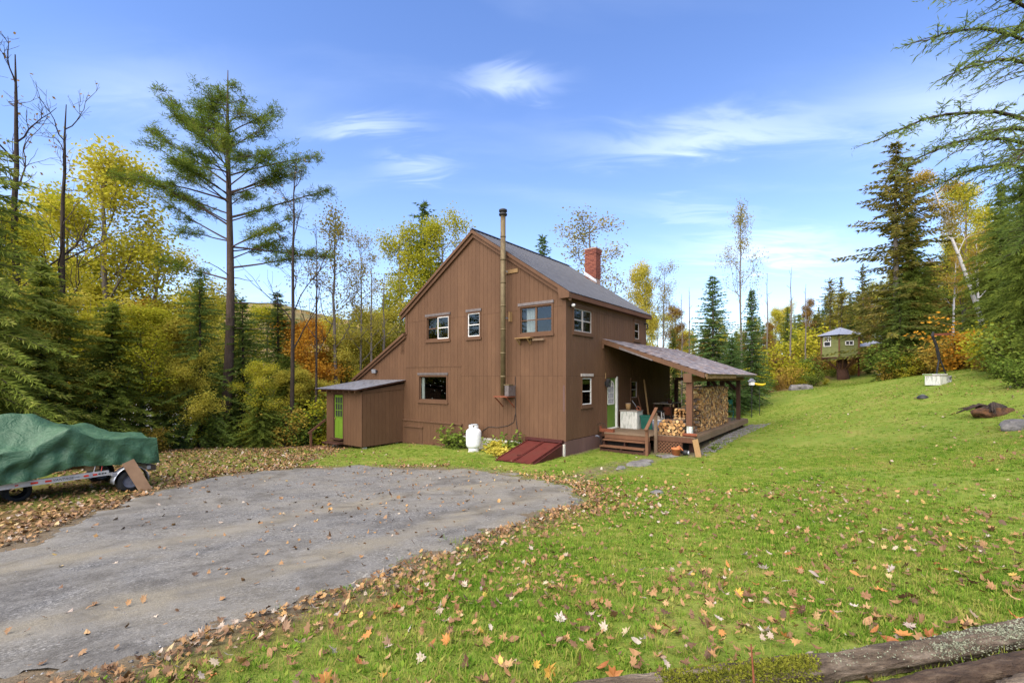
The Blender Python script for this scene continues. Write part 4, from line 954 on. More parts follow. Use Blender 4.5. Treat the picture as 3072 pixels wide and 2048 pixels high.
# ------------------------------------------------------------------ firewood
def wedge(kind, L=.42):
    q = MB()
    if kind == 'round':
        n = 11; r0 = rng.uniform(.055, .08); rr2 = [r0 * rng.uniform(.9, 1.08) for _ in range(n)]
        poly = [(rr2[k] * math.cos(6.283 * k / n), rr2[k] * math.sin(6.283 * k / n)) for k in range(n)]
    elif kind == 'half':
        r0 = rng.uniform(.07, .09); poly = [(r0 * math.cos(a), r0 * math.sin(a) - .03) for a in np.linspace(0, math.pi, 7)]
    else:
        r0 = rng.uniform(.09, .13); a0 = rng.uniform(.7, 1.15); poly = [(0, -r0 * .5)] + [(r0 * math.sin(a), r0 * math.cos(a) - r0 * .5) for a in np.linspace(a0 / 2, -a0 / 2, 5)]
    n = len(poly); s_ = rng.uniform(.92, 1.05)
    v = [(a, -L / 2, b) for a, b in poly] + [(a * s_, L / 2, b * s_) for a, b in poly]
    q.add(v, [tuple(range(n)), tuple(range(2 * n - 1, n - 1, -1))], 1)
    for k in range(n):
        k2 = (k + 1) % n
        split = (kind == 'quarter' and k in (0, n - 1)) or (kind == 'half' and k == n - 1)
        q.p.append((k, n + k, n + k2, k2)); q.mi.append(1 if split else 0)
    return q
WQ = {k: [wedge(k) for _ in range(6)] for k in ('round', 'half', 'quarter')}
WM = {k: [q.mesh('firewood', ['wood_bark', 'wood_end']) for q in v] for k, v in WQ.items()}
house_M = Matrix.Translation(HLOC) @ Matrix.Rotation(HA, 4, 'Z')
fw_mass = MB()
def fw(kind, Mx, label, group):
    k = int(rng.integers(0, 6))
    if label: o = link('firewood', WM[kind][k]); o.matrix_world = house_M @ Mx; tag(o, label, 'firewood', group)
    else: q = WQ[kind][k]; o = len(fw_mass.v); fw_mass.v += [tuple(house_M @ Mx @ Vector(c_)) for c_ in q.v]; fw_mass.p += [tuple(o + i for i in f_) for f_ in q.p]; fw_mass.mi += q.mi
T = Matrix.Translation; RX = lambda a: Matrix.Rotation(a, 4, 'X'); RY = lambda a: Matrix.Rotation(a, 4, 'Y'); RZ = lambda a: Matrix.Rotation(a, 4, 'Z')
# low row at the front: ends face the steps (axis along x)
zrow = DZk + .055; r_ = 0
while zrow < 1.26:
    y = -2.30 - (.06 if r_ % 2 else 0)
    ymax = -3.16
    while y > ymax:
        top_here = 1.30 if y < -2.45 else 1.30 - (y + 2.45) * 1.6
        if zrow < top_here: fw('round' if rng.random() < .72 else 'half', T((2.98 + rng.uniform(-.035, .035), y, zrow + rng.uniform(-.008, .008))) @ RZ(math.pi / 2 + rng.uniform(-.05, .05)) @ RY(rng.uniform(0, 6.28)), 'round log end-on in the low firewood row beside the porch handrail', 'low firewood row')
        y -= rng.uniform(.115, .145)
    zrow += .113; r_ += 1
# second row behind, higher
for r_ in range(6):
    for k in range(4): fw('half' if rng.random() < .5 else 'quarter', T((3.75 + rng.uniform(-.03, .03), -2.62 - k * .14, 1.0 + r_ * .105)) @ RZ(math.pi / 2) @ RY(rng.uniform(0, 6.28)), 'split log in the firewood row behind the front porch post', 'firewood behind the front post')
# tall stack: ends face outwards (axis along y)
pcs = []
x = 4.42
while x < 9.0:
    z = DZk + .05; hh = 2.28 + .03 * math.sin(x * 3) + rng.uniform(-.05, .04)
    while z < hh:
        pcs.append((x + rng.uniform(-.02, .02), z)); z += rng.uniform(.078, .108)
    x += rng.uniform(.088, .118)
pcs.sort(key=lambda q: q[0])
for i, (x, z) in enumerate(pcs):
    kind = 'quarter' if rng.random() < .68 else ('half' if rng.random() < .7 else 'round')
    if rng.random() < .04: continue
    Mx = T((x, -3.04 + rng.uniform(-.04, .03), z)) @ RZ(rng.uniform(-.08, .08)) @ RY(rng.uniform(0, 6.28)) @ RX(rng.uniform(-.05, .05))
    fw(kind, Mx, 'split firewood piece in the tall stack along the outer porch edge' if i < 190 else None, 'tall firewood stack')
# criss-cross column that ends the stack
for r_ in range(15):
    for k in range(2):
        z = DZk + .07 + r_ * .112
        Mx = (T((4.22 , -3.0 + (k - .5) * .24, z)) @ RZ(math.pi / 2)) if r_ % 2 else T((4.22 + (k - .5) * .24, -3.02, z))
        fw('quarter' if rng.random() < .6 else 'half', Mx @ RY(rng.uniform(0, 6.28)), 'crosswise firewood piece in the column that ends the tall stack', 'crosswise firewood column')
# loose ones on top
tag(fw_mass.build('firewood_mass', ['wood_bark', 'wood_end']), kind='stuff')
cvr = hthing('cover_board', 'dark board lying on top of the tall firewood stack', 'board', 6.3, -3.05, 2.36)
MB().box(-1.9, 1.9, -.2, .2, -.012, .012).build('timber', 'dark_post', cvr)

# ------------------------------------------------------------------ gas tank by the gable wall
tx, ty = h2w(-.52, 3.79); tz = g(tx, ty)
tank = thing('gas_tank', 'white upright propane tank standing against the brown gable wall', 'gas tank', (tx, ty, tz))
MB().lathe([(0, .14), (.10, .12), (.19, .13), (.25, .16), (.285, .22), (.295, .30), (.297, .66), (.29, .76), (.26, .82), (.20, .86), (.11, .875), (0, .88)], n=28).build('vessel', 'tank_white', tank, True)
MB().lathe([(.19, .0), (.20, .0), (.20, .14), (.19, .14), (.19, .0)], n=24).build('foot_ring', 'tank_white', tank, True)
cr = MB(); n = 24
for k in range(n):
    a0, a1 = 2 * math.pi * k / n, 2 * math.pi * (k + 1) / n
    if 255 < math.degrees(a0) % 360 < 285: zl, zh = .90, .935
    else: zl, zh = .84, 1.03
    for (p0, p1) in (((zl, zh)),) if False else ((zl, zh),):
        cr.add([(.185 * math.cos(a), .185 * math.sin(a), z) for a in (a0, a1) for z in (p0, p1)], [(0, 2, 3, 1)])
    if zl > .85: cr.add([(.185 * math.cos(a), .185 * math.sin(a), z) for a in (a0, a1) for z in (1.0, 1.03)], [(0, 2, 3, 1)])
cro = cr.build('collar', 'tank_white', tank)
md = cro.modifiers.new('s', 'SOLIDIFY'); md.thickness = .006
MB().lathe([(.178, 1.025), (.192, 1.025), (.192, 1.04), (.178, 1.04), (.178, 1.025)], n=24).build('rim', 'black_iron', tank, True)
MB().lathe([(0, .87), (.03, .87), (.03, .98), (.05, .98), (.05, 1.0), (0, 1.0)], n=10).build('valve', 'steel', tank, True)
MB().box(-.2, .2, -.2, .2, -.08, .01).build('paver', 'concrete', tank)
# ------------------------------------------------------------------ boat under tarp on its trailer
BO = Vector((-9.45, 10.68)); BA = Vector((.535, .845)); BN = Vector((-.845, .535))     # axis to the stern, and away from the near side
def bw_(tt_, vv, z): return (BO.x + BA.x * tt_ + BN.x * vv, BO.y + BA.y * tt_ + BN.y * vv, z)
trailer = thing('boat_trailer', 'silver boat trailer with red reflector stripes under the green tarp', 'trailer', (0, 0, 0))
bmap = lambda u, v, z: bw_(u, v, z)
zr0, zr1 = .44, .555
def rail(v0, near):
    o = MB(bmap).box(-3.4, .05 if near else .9, v0 - .03, v0 + .03, zr0, zr1).build('frame_rail', 'aluminium', trailer)
    return o
rl_ = rail(.05, True); rail(1.75, False)
for u in (-1.4, .0, .85): MB(bmap).box(u - .04, u + .04, .085, 1.715, zr0 + .0, zr1 - .03).build('cross_member', 'aluminium', trailer)
for (a, b) in ((-1.24, -1.13), (-1.02, -.92), (-.395, -.31), (-.235, -.16)): MB(bmap).box(a, b, .014, .0195, zr0 + .035, zr1 - .04).build('reflector', 'red_tape', rl_)
MB(bmap).box(-.295, -.245, .012, .0195, zr0 - .004, zr1 + .004).build('clamp', 'galvanised', rl_)
for (a, b) in ((-.14, -.10), (-.08, -.045), (-.03, 0)): MB(bmap).box(a, b, .014, .0195, zr0 + .045, zr1 - .04).build('sticker', 'ink', rl_)
MB(bmap).box(-1.47, -1.42, .013, .0195, zr0 + .04, zr0 + .065).build('side_lamp', 'red_tape', rl_)
def text(body, size, u, z, mat, parent, shear=.25, name='lettering'):
    cu = bpy.data.curves.new(name, 'FONT'); cu.body = body; cu.size = size; cu.shear = shear; cu.extrude = .001; cu.materials.append(MATS[mat])
    tmp = bpy.data.objects.new('tmp', cu); me_ = bpy.data.meshes.new_from_object(tmp); bpy.data.objects.remove(tmp); bpy.data.curves.remove(cu)
    o = link(name, me_, parent)
    X = Vector((BA.x, BA.y, 0)); Z = Vector((0, 0, 1)); Y = Z
    Mx = Matrix((( X.x, 0, -BN.x, 0), (X.y, 0, -BN.y, 0), (0, 1, 0, 0), (0, 0, 0, 1)))
    o.matrix_local = Matrix.Translation(Vector(bw_(u, .0175, z))) @ Mx
    return o
text('VANTAGE', .074, -.905, zr0 + .03, 'ink', rl_); text('TRAILERS', .025, -.57, zr0 + .045, 'ink', rl_)
def wheel(u, v, parent, r=.27, w=.2):
    c = Vector(bw_(u, v, 0)); zc = g(c.x, c.y) + r - .02
    ax = Vector((BN.x, BN.y, 0)); n = 22
    prof = [(r * .62, -w / 2), (r * .92, -w / 2), (r, -w / 2 + .03), (r, w / 2 - .03), (r * .92, w / 2), (r * .62, w / 2)]
    def rot(prof, mat, name, par):
        q = MB(); vs = []
        for (rr2, ww) in prof:
            for k in range(n):
                a = 2 * math.pi * k / n; vs.append(Vector((c.x, c.y, zc)) + ax * ww + (Vector((BA.x, BA.y, 0)) * math.cos(a) + Vector((0, 0, 1)) * math.sin(a)) * rr2)
        q.add(vs, [(i * n + k, i * n + (k + 1) % n, (i + 1) * n + (k + 1) % n, (i + 1) * n + k) for i in range(len(prof) - 1) for k in range(n)]); return q.build(name, mat, par, True)
    ty_ = rot(prof, 'rubber', 'wheel', parent)
    if w < .3: rot([(0.0, -w * .30), (r * .3, -w * .32), (r * .55, -w * .2), (r * .64, -w * .42), (r * .64, w * .42), (0, w * .3)], 'blue_grey', 'rim', ty_)
    return zc
zc = wheel(.42, -.06, trailer); wheel(.42, 1.86, trailer)
wheel(-1.35, .55, trailer, .22, .34)
# mudguard over the near wheel
q = MB(bmap); n = 12; vs = []
for k in range(n + 1):
    a = math.pi * (1.02 - 1.04 * k / n); rr2 = .335
    for vv in (-.20, .06): vs.append((.42 + rr2 * math.cos(a), vv, zc + rr2 * math.sin(a)))
q.add(vs, [(2 * k, 2 * k + 1, 2 * k + 3, 2 * k + 2) for k in range(n)])
mg = q.build('mudguard', 'galvanised', trailer, True); md = mg.modifiers.new('s', 'SOLIDIFY'); md.thickness = .01
MB(bmap).box(.05, .12, -.20, .03, zr0 + .0, zr0 + .06).build('step', 'galvanised', trailer)
MB(bmap).box(.92, 1.05, .2, 1.6, zr0 - .06, zr0 + .06).build('rear_bar', 'deck_wood', trailer)
MB(bmap).tube([(-.16, .1, .75), (-.19, .06, .66), (-.22, .04, .54)], .006, 5).build('rope', 'paper_white', trailer); MB(bmap).tube([(-.02, .12, .80), (-.07, .05, .62), (-.09, .03, .54)], .008, 5).build('strap', 'red_tape', trailer)
boat = thing('boat', 'tan boat hull showing below the green tarp', 'boat', (0, 0, 0))
q = MB(bmap); us = np.linspace(-4.2, .9, 18); vs = []; NS = 9
for u in us:
    tp = np.clip((u + 4.2) / 3.0, .05, 1) ** .6
    for k in range(NS):
        a = math.pi * k / (NS - 1); vs.append((u, .9 - .86 * tp * math.cos(a), .98 - .42 * math.sin(a) * (.55 + .45 * tp) + .25 * (1 - tp)))
q.add(vs, [(i * NS + k, i * NS + k + 1, (i + 1) * NS + k + 1, (i + 1) * NS + k) for i in range(len(us) - 1) for k in range(NS - 1)])
hu = q.build('hull', 'hull', boat, True); MB(bmap).box(.895, .92, .25, 1.55, .62, .98).build('transom', 'hull', boat)
MB(bmap).box(-.36, -.1, .10, .16, .60, .72).build('bunk_block', 'raw_wood', boat)
# the tarp: gunwale, ridge and hem heights along the boat
def ip(x, xs, ys): return np.interp(x, xs, ys)
TS = np.linspace(-4.6, .98, 120); VV = np.linspace(0, 1, 76)
gun = lambda s: ip(s, [-4.6, -3, -1.9, -1.25, -.66, -.2, .1, .5, .95], [.9, 1.1, 1.16, 1.22, 1.60, 1.34, 1.30, 1.27, 1.22])
rid = lambda s: ip(s, [-4.6, -3.2, -2.2, -1.7, -1.35, -1.0, -.66, -.2, .2, .6, .95], [1.0, 1.3, 1.66, 1.88, 1.95, 1.90, 1.72, 1.50, 1.40, 1.36, 1.27])
fgun = lambda s: ip(s, [-4.6, -3, -1.5, -.7, -.45, .1, .25, .6, .95], [.9, 1.1, 1.3, 1.35, 1.58, 1.56, 1.50, 1.27, 1.22])
hem = lambda s: ip(s, [-4.6, -3, -1.9, -1.35, -.95, -.60, -.55, -.2, .95], [.5, .52, .54, .56, .64, .76, .73, .70, .60])
V = np.zeros((len(TS), len(VV), 3))
for i, s in enumerate(TS):
    gz_, rz_, fz_, hz_ = gun(s), rid(s), fgun(s), hem(s)
    taper = np.clip((s + 4.8) / 2.4, .2, 1) ** .6
    for j, w_ in enumerate(VV):
        if w_ < .34:
            k = w_ / .34; v = -.02 - .03 * (1 - k); z = hz_ + (gz_ - hz_) * k
        elif w_ < .58:
            k = (w_ - .34) / .24; kk = k ** 1.25; v = -.02 + .95 * k; z = gz_ + (rz_ - gz_) * (kk * .6 + .4 * k) - .05 * math.sin(math.pi * k)
        elif w_ < .8:
            k = (w_ - .58) / .22; v = .93 + .92 * k; z = rz_ + (fz_ - rz_) * k - .05 * math.sin(math.pi * k)
        else:
            k = (w_ - .8) / .2; v = 1.85 + .03 * k; z = fz_ + (hz_ - fz_) * k
        # folds: drapes that gather at tie points and run down from the prop
        side = np.clip((.36 - w_) / .30, 0, 1)
        fold = .045 * side * math.sin(7.5 * s + 2.0 * w_ * 10) + .030 * side * math.sin(17 * s - 9 * w_) 
        if s < -.66:
            cat_ = .045 * np.clip(1 - abs(w_ - .2) / .28, 0, 1) * math.sin(26 * (w_ + .12 * (s + .66) ** 2)); fold += cat_
        gather = math.exp(-((s + .22) / .22) ** 2) * side; v += .05 * gather; 
        fold += .035 * math.exp(-((s - .55 + .02 * w_) / .05) ** 2) * side * -1 + .03 * math.exp(-((s - .78) / .06) ** 2) * side
        top = np.clip((w_ - .3) / .1, 0, 1)
        z += top * (.018 * math.sin(5 * s + 14 * w_) + .012 * math.sin(11 * s - 23 * w_)) + .02 * (abs(math.sin(3.1 * s + 9 * w_)) ** 6 - .3) + .016 * (abs(math.sin(6.3 * s - 15 * w_ + 1)) ** 8 - .3)
        v = .92 + (v - .92) * taper
        V[i, j] = bw_(s, v - fold, z)
ii = np.arange(V.shape[0] * V.shape[1]).reshape(V.shape[:2])
Qt = np.stack([ii[:-1, :-1], ii[:-1, 1:], ii[1:, 1:], ii[1:, :-1]], -1).reshape(-1, 4)
# closing flap at the stern
tarp = tag(link('tarp', arr_mesh('tarp', V.reshape(-1, 3), Qt, 'tarp', smooth=True)), 'green tarpaulin draped in folds over the boat on the trailer', 'tarp')
fl_ = MB(); e = [tuple(V[-1, j]) for j in range(0, len(VV), 3)]
b2 = [tuple(Vector(q_) + Vector((BA.x * .05, BA.y * .05, 0)) + Vector((0, 0, -min(.62, max(0, q_[2] - .62))))) for q_ in e]
fl_.add(e + b2, [(k, k + 1, len(e) + k + 1, len(e) + k) for k in range(len(e) - 1)]); fl_.build('stern_flap', 'tarp', tarp, True)
lb = thing('leaning_board', 'grey-brown board leaning against the trailer mudguard', 'board', (0, 0, 0))
a0 = Vector(bw_(.62, -.42, 0)); a0.z = g(a0.x, a0.y); b0 = Vector(bw_(.33, -.22, .74))
MB().beam(a0, b0, .24, .02, (BN.x, BN.y, .3)).build('timber', 'hull', lb)
MB().obox(tuple(a0.lerp(b0, .62) + Vector((BN.x, BN.y, 0)) * .06), (.03, 0, 0), (0, .03, 0), (0, 0, .06)).build('hinge', 'galvanised', lb)

# ------------------------------------------------------------------ stones
def rock(name, label, X, Y, sx_, sy_, sz_, seed, rz=0, sink=.35, mat='rock', cat='rock', group=None):
    import bmesh
    bm = bmesh.new(); bmesh.ops.create_icosphere(bm, subdivisions=3, radius=1)
    for v in bm.verts:
        q = v.co.copy(); n_ = mnoise.noise(q * 1.3 + Vector((seed, 0, 0))) * .35 + mnoise.noise(q * 3.1 + Vector((0, seed, 0))) * .12
        q = q * (1 + n_)
        if q.z > .55: q.z = .55 + (q.z - .55) * .35
        v.co = Vector((q.x * sx_, q.y * sy_, q.z * sz_))
    me = bpy.data.meshes.new(name); bm.to_mesh(me); bm.free(); me.materials.append(MATS[mat])
    for pl in me.polygons: pl.use_smooth = (pl.index % 3 != 0)
    o = link(name, me, None, (X, Y, g(X, Y) + sz_ * (.5 - sink))); o.rotation_euler = (0, 0, rz)
    return tag(o, label, cat, group)
rock('rock', 'broad flat grey rock set in the grass before the porch steps', 3.85, 13.95, .42, .24, .16, 1.3, .5)
rock('rock', 'rounded rock tucked behind the broad flat rock in the grass', 4.25, 14.55, .24, .16, .13, 4.1, .2)
rock('rock', 'small pointed rock at the gravel side of the flat rock', 3.15, 13.3, .16, .12, .12, 7.7, .9)
rock('paving_stone', 'low pale paving stone in the grass by the lattice', 5.35, 15.75, .42, .22, .06, 2.9, .3, cat='stone')
rock('boulder', 'low grey boulder at the far lawn edge beside the tall weeds', 20.5, 32.6, 1.0, .6, .42, 5.2, .3, .3, cat='boulder')
rock('boulder', 'long grey boulder lying below the earthy stump', 13.9, 12.55, .62, .34, .25, 8.4, .4, .25, cat='boulder')
rock('boulder', 'grey boulder half out of frame next to the long boulder', 14.9, 12.5, .60, .45, .30, 3.3, -.3, .3, cat='boulder')
rock('boulder', 'mossy boulder pile stone behind the shelter post', 29.9, 36.5, .8, .5, .5, 6.6, .2, .3, cat='boulder', group='stones behind the shelter'); rock('boulder', 'mossy boulder pile stone behind the shelter post', 31.0, 37.2, .7, .5, .55, 9.6, .2, .3, cat='boulder', group='stones behind the shelter')
rock('rock', 'small white rock under the orange shrubs', 26.3, 26.0, .28, .2, .2, 2.2, 0, .2, mat='concrete')
rock('rock', 'pale stone lying on the leafy lawn near the drive', 2.9, 9.15, .14, .10, .07, 12.2, .3)
# upturned stump with soil
surf('soil', lin(58, 40, 28), lin(84, 58, 38), .95, 6, bumps=1, bdist=.03, c3=lin(112, 76, 44), fine=25)
stump = thing('tree_stump', 'uprooted stump with reddish soil and roots on the slope', 'stump', (15.6, 14.9, g(15.6, 14.9)))
rock('soil', 'x', 15.75, 15.0, .85, .4, .30, 14.2, .4, .3, mat='soil'); so2 = bpy.context.scene.objects.get('soil')
so2.parent = stump; so2.location = (.1, .1, .05); del so2['label']; del so2['category']
for k in range(9):
    a = rng.uniform(2.2, 4.2); L = rng.uniform(.5, 1.1); MB().tube([(0.0, 0, .2), (L * .5 * math.cos(a), L * .5 * math.sin(a), .25 + rng.uniform(-.05, .15)), (L * math.cos(a), L * math.sin(a), .02 + rng.uniform(0, .15))], [.09, .05, .015], 6).build('root', 'bark_dark', stump, True)
MB().tube([(-.3, -.1, .05), (.1, 0, .22), (.5, .15, .18)], [.16, .2, .15], 9).build('trunk', 'bark_dark', stump, True)
# gravel strip by the deck
gv = MB()
for k in range(1500):
    x = rng.uniform(2.4, 12.4); y = -3.58 - rng.random() ** 1.5 * (.32 + .05 * x)
    if x < 3.2 and rng.random() < .5: continue
    X, Y = h2w(x, y); s_ = rng.uniform(.015, .045); z = g(X, Y) + s_ * .2 + .02
    a = rng.uniform(0, 6.28); vs = [(X + s_ * math.cos(a + q_) * rng.uniform(.7, 1.2), Y + s_ * math.sin(a + q_) * rng.uniform(.7, 1.2), z) for q_ in (0, 1.6, 3.1, 4.7)] + [(X, Y, z + s_ * .8)]
    gv.add(vs, [(0, 1, 4), (1, 2, 4), (2, 3, 4), (3, 0, 4)])
tag(gv.build('gravel', 'rock'), kind='stuff')

# ------------------------------------------------------------------ tree house
tX, tY = 27.2, 38.0; tZ = g(tX, tY)
th = thing('tree_house', 'olive green tree house with grey roof standing on a thick trunk', 'tree house', (tX, tY, tZ), R(-22))
MB().tube([(0.25, 0, -.3), (.2, 0, .3), (.12, 0, 1.0), (.1, 0, 1.9)], [.5, .42, .38, .37], 14).build('trunk', 'bark_red', th, True)
f0 = 1.80; f1 = 3.58; RR = 1.40; angs = [R(-90 + 60 * k - 12 - 4) for k in range(6)]
hexp = lambda r_, z: [(r_ * math.cos(a), r_ * math.sin(a), z) for a in angs]
q = MB(); vs = hexp(RR + .05, f0 - .12) + hexp(RR + .05, f0); q.add(vs, [tuple(range(5, -1, -1)), tuple(range(6, 12))] + [(k, (k + 1) % 6, 6 + (k + 1) % 6, 6 + k) for k in range(6)]); q.build('floor', 'dark_post', th)
for k in range(6):
    a, b = Vector(hexp(RR, 0)[k]), Vector(hexp(RR, 0)[(k + 1) % 6]); nrm = (a + b).normalized(); L = (b - a).length; dxy = (b - a).normalized()
    fmap = (lambda A, D, Nn: (lambda u, z, d: (A.x + D.x * u + Nn.x * d, A.y + D.y * u + Nn.y * d, z)))(a, dxy, nrm)
    wl = MB(fmap).box(0, L, f0, f1, -.05, 0).build('wall', 'tree_house_green', th)
    if nrm.y < .3:
        nb_ = 12; hb = (f1 - f0) / nb_
        for j in range(nb_):
            MB(fmap).add([(0, f0 + j * hb, .03), (L, f0 + j * hb, .03), (L, f0 + (j + 1) * hb + .01, .008), (0, f0 + (j + 1) * hb + .01, .008), (0, f0 + j * hb, .0), (L, f0 + j * hb, .0)], [(0, 1, 2, 3), (4, 0, 1, 5)][:1] + [(4, 5, 1, 0)]).build('clapboard', 'tree_house_green', wl)
    MB().beam((a.x * 1.03, a.y * 1.03, f0), (a.x * 1.03, a.y * 1.03, f1), .09, .09).build('corner_post', 'tread_wood', th)
    if k in (5, 0):
        if k == 5: u0, u1, z0, z1 = L * .14, L * .56, f0 + .86, f0 + 1.66
        else: u0, u1, z0, z1 = L * .30, L * .74, f0 + .92, f0 + 1.28
        wq = MB(fmap); ring(wq, u0, u1, z0, z1, .055, .03, .07); wo = wq.build('window', 'white_trim', th)
        MB(fmap).box(u0 + .05, u1 - .05, z0 + .05, z1 - .05, .032, .036).build('pane', 'ink', wo)
        mb2 = MB(fmap)
        if k == 5:
            zm = (z0 + z1) / 2; mb2.box(u0 + .05, u1 - .05, zm - .03, zm + .03, .037, .06)
            for q_ in (1 / 3, 2 / 3): mb2.box(u0 + (u1 - u0) * q_ - .018, u0 + (u1 - u0) * q_ + .018, zm + .03, z1 - .05, .037, .055)
            mb2.box(u0 + .055, u1 - .055, (zm + z1) / 2 - .018, (zm + z1) / 2 + .018, .0375, .0555)
        else: mb2.box((u0 + u1) / 2 - .02, (u0 + u1) / 2 + .02, z0 + .05, z1 - .05, .037, .055)
        mb2.build('muntins', 'white_trim', wo)
ap_ = (0, 0, f1 + .66); rp_ = hexp(RR + .36, f1 - .03)
rf = MB().add([ap_] + rp_, [tuple(range(6, 0, -1))]).build('roof', 'galvanised', th)
for k in range(6):
    a, b = Vector(rp_[k]), Vector(rp_[(k + 1) % 6]); A_ = Vector(ap_)
    for j in range(3):
        p0, p1 = a.lerp(b, j / 3), a.lerp(b, (j + 1) / 3)
        MB().add([A_ + Vector((0, 0, .012)), p0 + Vector((0, 0, .012)), p1 + Vector((0, 0, .012))], [(0, 1, 2)]).build('roof_panel', 'galvanised', rf)
    MB().beam(A_ + Vector((0, 0, .02)), a + Vector((0, 0, .03)), .06, .03).build('hip', 'galvanised', rf)
for k in range(6):
    for s_ in (-.2, .2):
        a = angs[k] + s_; MB().beam((.28 * math.cos(a) + .1, .28 * math.sin(a), .75), (1.25 * math.cos(a), 1.25 * math.sin(a), f0 - .13), .07, .07).build('strut', 'tread_wood', th)
bx2, by2 = 29.6, 37.6; bz = g(bx2, by2)
shl = thing('shelter', 'small open shelter with pale metal roof and rusty posts beside the tree house', 'shelter', (bx2, by2, bz), R(20))
for (a, b) in ((-.4, -.6), (.9, -.5), (-.3, .9), (1.0, .9)): MB().beam((a, b, -.1), (a, b, 2.35), .11, .11).build('post', 'rust', shl)
MB().box(-1.2, 1.3, -.8, 1.1, 1.62, 1.74).build('platform', 'porch_wood', shl)
MB().beam((-1.0, -.6, 1.85), (-2.0, -.4, 1.85), .05, .05).build('rail', 'porch_wood', shl) if False else MB().beam((-1.1, -.4, 1.70), (-2.2, -.2, 1.72), .5, .08).build('bridge', 'porch_wood', shl)
srf = MB().add([(-.95, -1.0, 2.33), (1.5, -1.0, 2.33), (1.5, 1.3, 2.33), (-.95, 1.3, 2.33), (.28, .15, 2.85)], [(0, 1, 4), (1, 2, 4), (2, 3, 4), (3, 0, 4), (3, 2, 1, 0)]).build('roof', 'galvanised', shl)
MB().beam((1.1, -.6, 1.6), (2.3, -.9, .3), .5, .06).build('ramp', 'rust', shl)
# white boxes on the lawn
kx, ky = 20.0, 21.5; kz = g(kx, ky)
crt = thing('white_crate', 'white crate with mottled black side standing on the lawn slope', 'crate', (kx, ky, kz), R(18))
MB().box(-.42, .1, -.3, .3, -.05, .38).build('body', 'old_paint', crt)
surf('mottle', lin(206, 204, 198), (.02, .02, .02, 1), .7, 9, bumps=.1, detail=2)
MB().box(.102, .44, -.28, .30, -.05, .40).build('mottled_end', 'mottle', crt); MB().box(-.44, .1, -.32, .32, .38, .41).build('lid', 'pale_trim', crt)
bz2 = g(20.5, 22.3)
wbk = thing('white_tub', 'white tub with lime green end behind the white crate', 'tub', (20.45, 22.2, bz2 + .16), R(10))
MB().add([(-.3, -.18, -.2), (.4, -.18, -.2), (.4, .18, -.2), (-.3, .18, -.2), (-.36, -.22, .2), (.46, -.22, .2), (.46, .22, .2), (-.36, .22, .2)], [(3, 2, 1, 0), (0, 1, 5, 4), (1, 2, 6, 5), (2, 3, 7, 6), (3, 0, 4, 7), (4, 5, 6, 7)]).build('body', 'white_trim', wbk)
MB().box(-.40, -.30, -.2, .2, -.1, .22).build('end', 'green_door', wbk); MB().box(-.38, .48, -.24, .24, .2, .23).build('lid', 'paper_white', wbk)
bowl = thing('upturned_bowl', 'small dark upturned bowl lying on the lawn slope', 'bowl', (17.26, 19.26, g(17.26, 19.26)))
MB().lathe([(.20, 0), (.20, .05), (.12, .13), (.0, .15)], n=16).build('shell', 'ink', bowl, True); MB().lathe([(.0, .151), (.09, .145), (.10, .155), (0, .17)], n=12).build('base', 'blue_grey', bowl, True)
# iron stand
ipx, ipy = 22.0, 23.6; iz = g(ipx, ipy)
ist = thing('iron_stand', 'rusty black iron stand with bent arm at the lawn edge behind the white crate', 'stand', (ipx, ipy, iz))
MB().tube([(0, 0, .9), (-.15, 0, 1.6), (-.35, 0, 2.1), (-.3, 0, 2.3)], [.07, .06, .06, .05], 8).build('post', 'black_iron', ist); MB().beam((-.3, 0, 2.15), (.55, 0, 2.2), .1, .12).build('arm', 'rust', ist)
for (a, b) in ((-.25, -.1), (.32, -.1), (.05, .25)): MB().tube([(0, 0, 1.0), (a, b, -.05)], .035, 6).build('leg', 'black_iron', ist)
# bird feeder beyond the porch
fX, fY = 13.6, 26.0; fz = g(fX, fY)
bf = thing('bird_house', 'small white bird house hanging beyond the porch roof corner', 'bird house', (fX, fY, 2.40))
MB().add([(-.11, -.1, -.12), (.11, -.1, -.12), (.11, .1, -.12), (-.11, .1, -.12), (-.11, -.1, .1), (.11, -.1, .1), (.11, .1, .1), (-.11, .1, .1)], [(3, 2, 1, 0), (0, 1, 5, 4), (1, 2, 6, 5), (2, 3, 7, 6), (3, 0, 4, 7), (4, 5, 6, 7)]).build('body', 'white_trim', bf)
MB().add([(-.17, -.14, .08), (.17, -.14, .08), (.17, .14, .08), (-.17, .14, .08), (0, -.14, .26), (0, .14, .26)], [(0, 4, 5, 3), (1, 2, 5, 4), (0, 1, 4), (2, 3, 5)]).build('roof', 'blue_grey', bf)
MB().tube([(0, 0, -.1), (0.0, 0, fz - 2.45)], .02, 6).build('pole', 'black_iron', bf)
yb = thing('yellow_feeder', 'small yellow plastic feeder on a pole beside the white bird house', 'feeder', (fX + .55, fY + .2, 2.33)); MB().tube([(-.3, 0, .03), (-.1, 0, -.02), (.15, 0, -.04), (.35, 0, .02)], [.05, .07, .07, .04], 8).build('shell', 'yellow_plastic', yb, True)
MB().tube([(0, 0, .0), (0, 0, fz - 2.35)], .015, 5).build('pole', 'black_iron', yb)
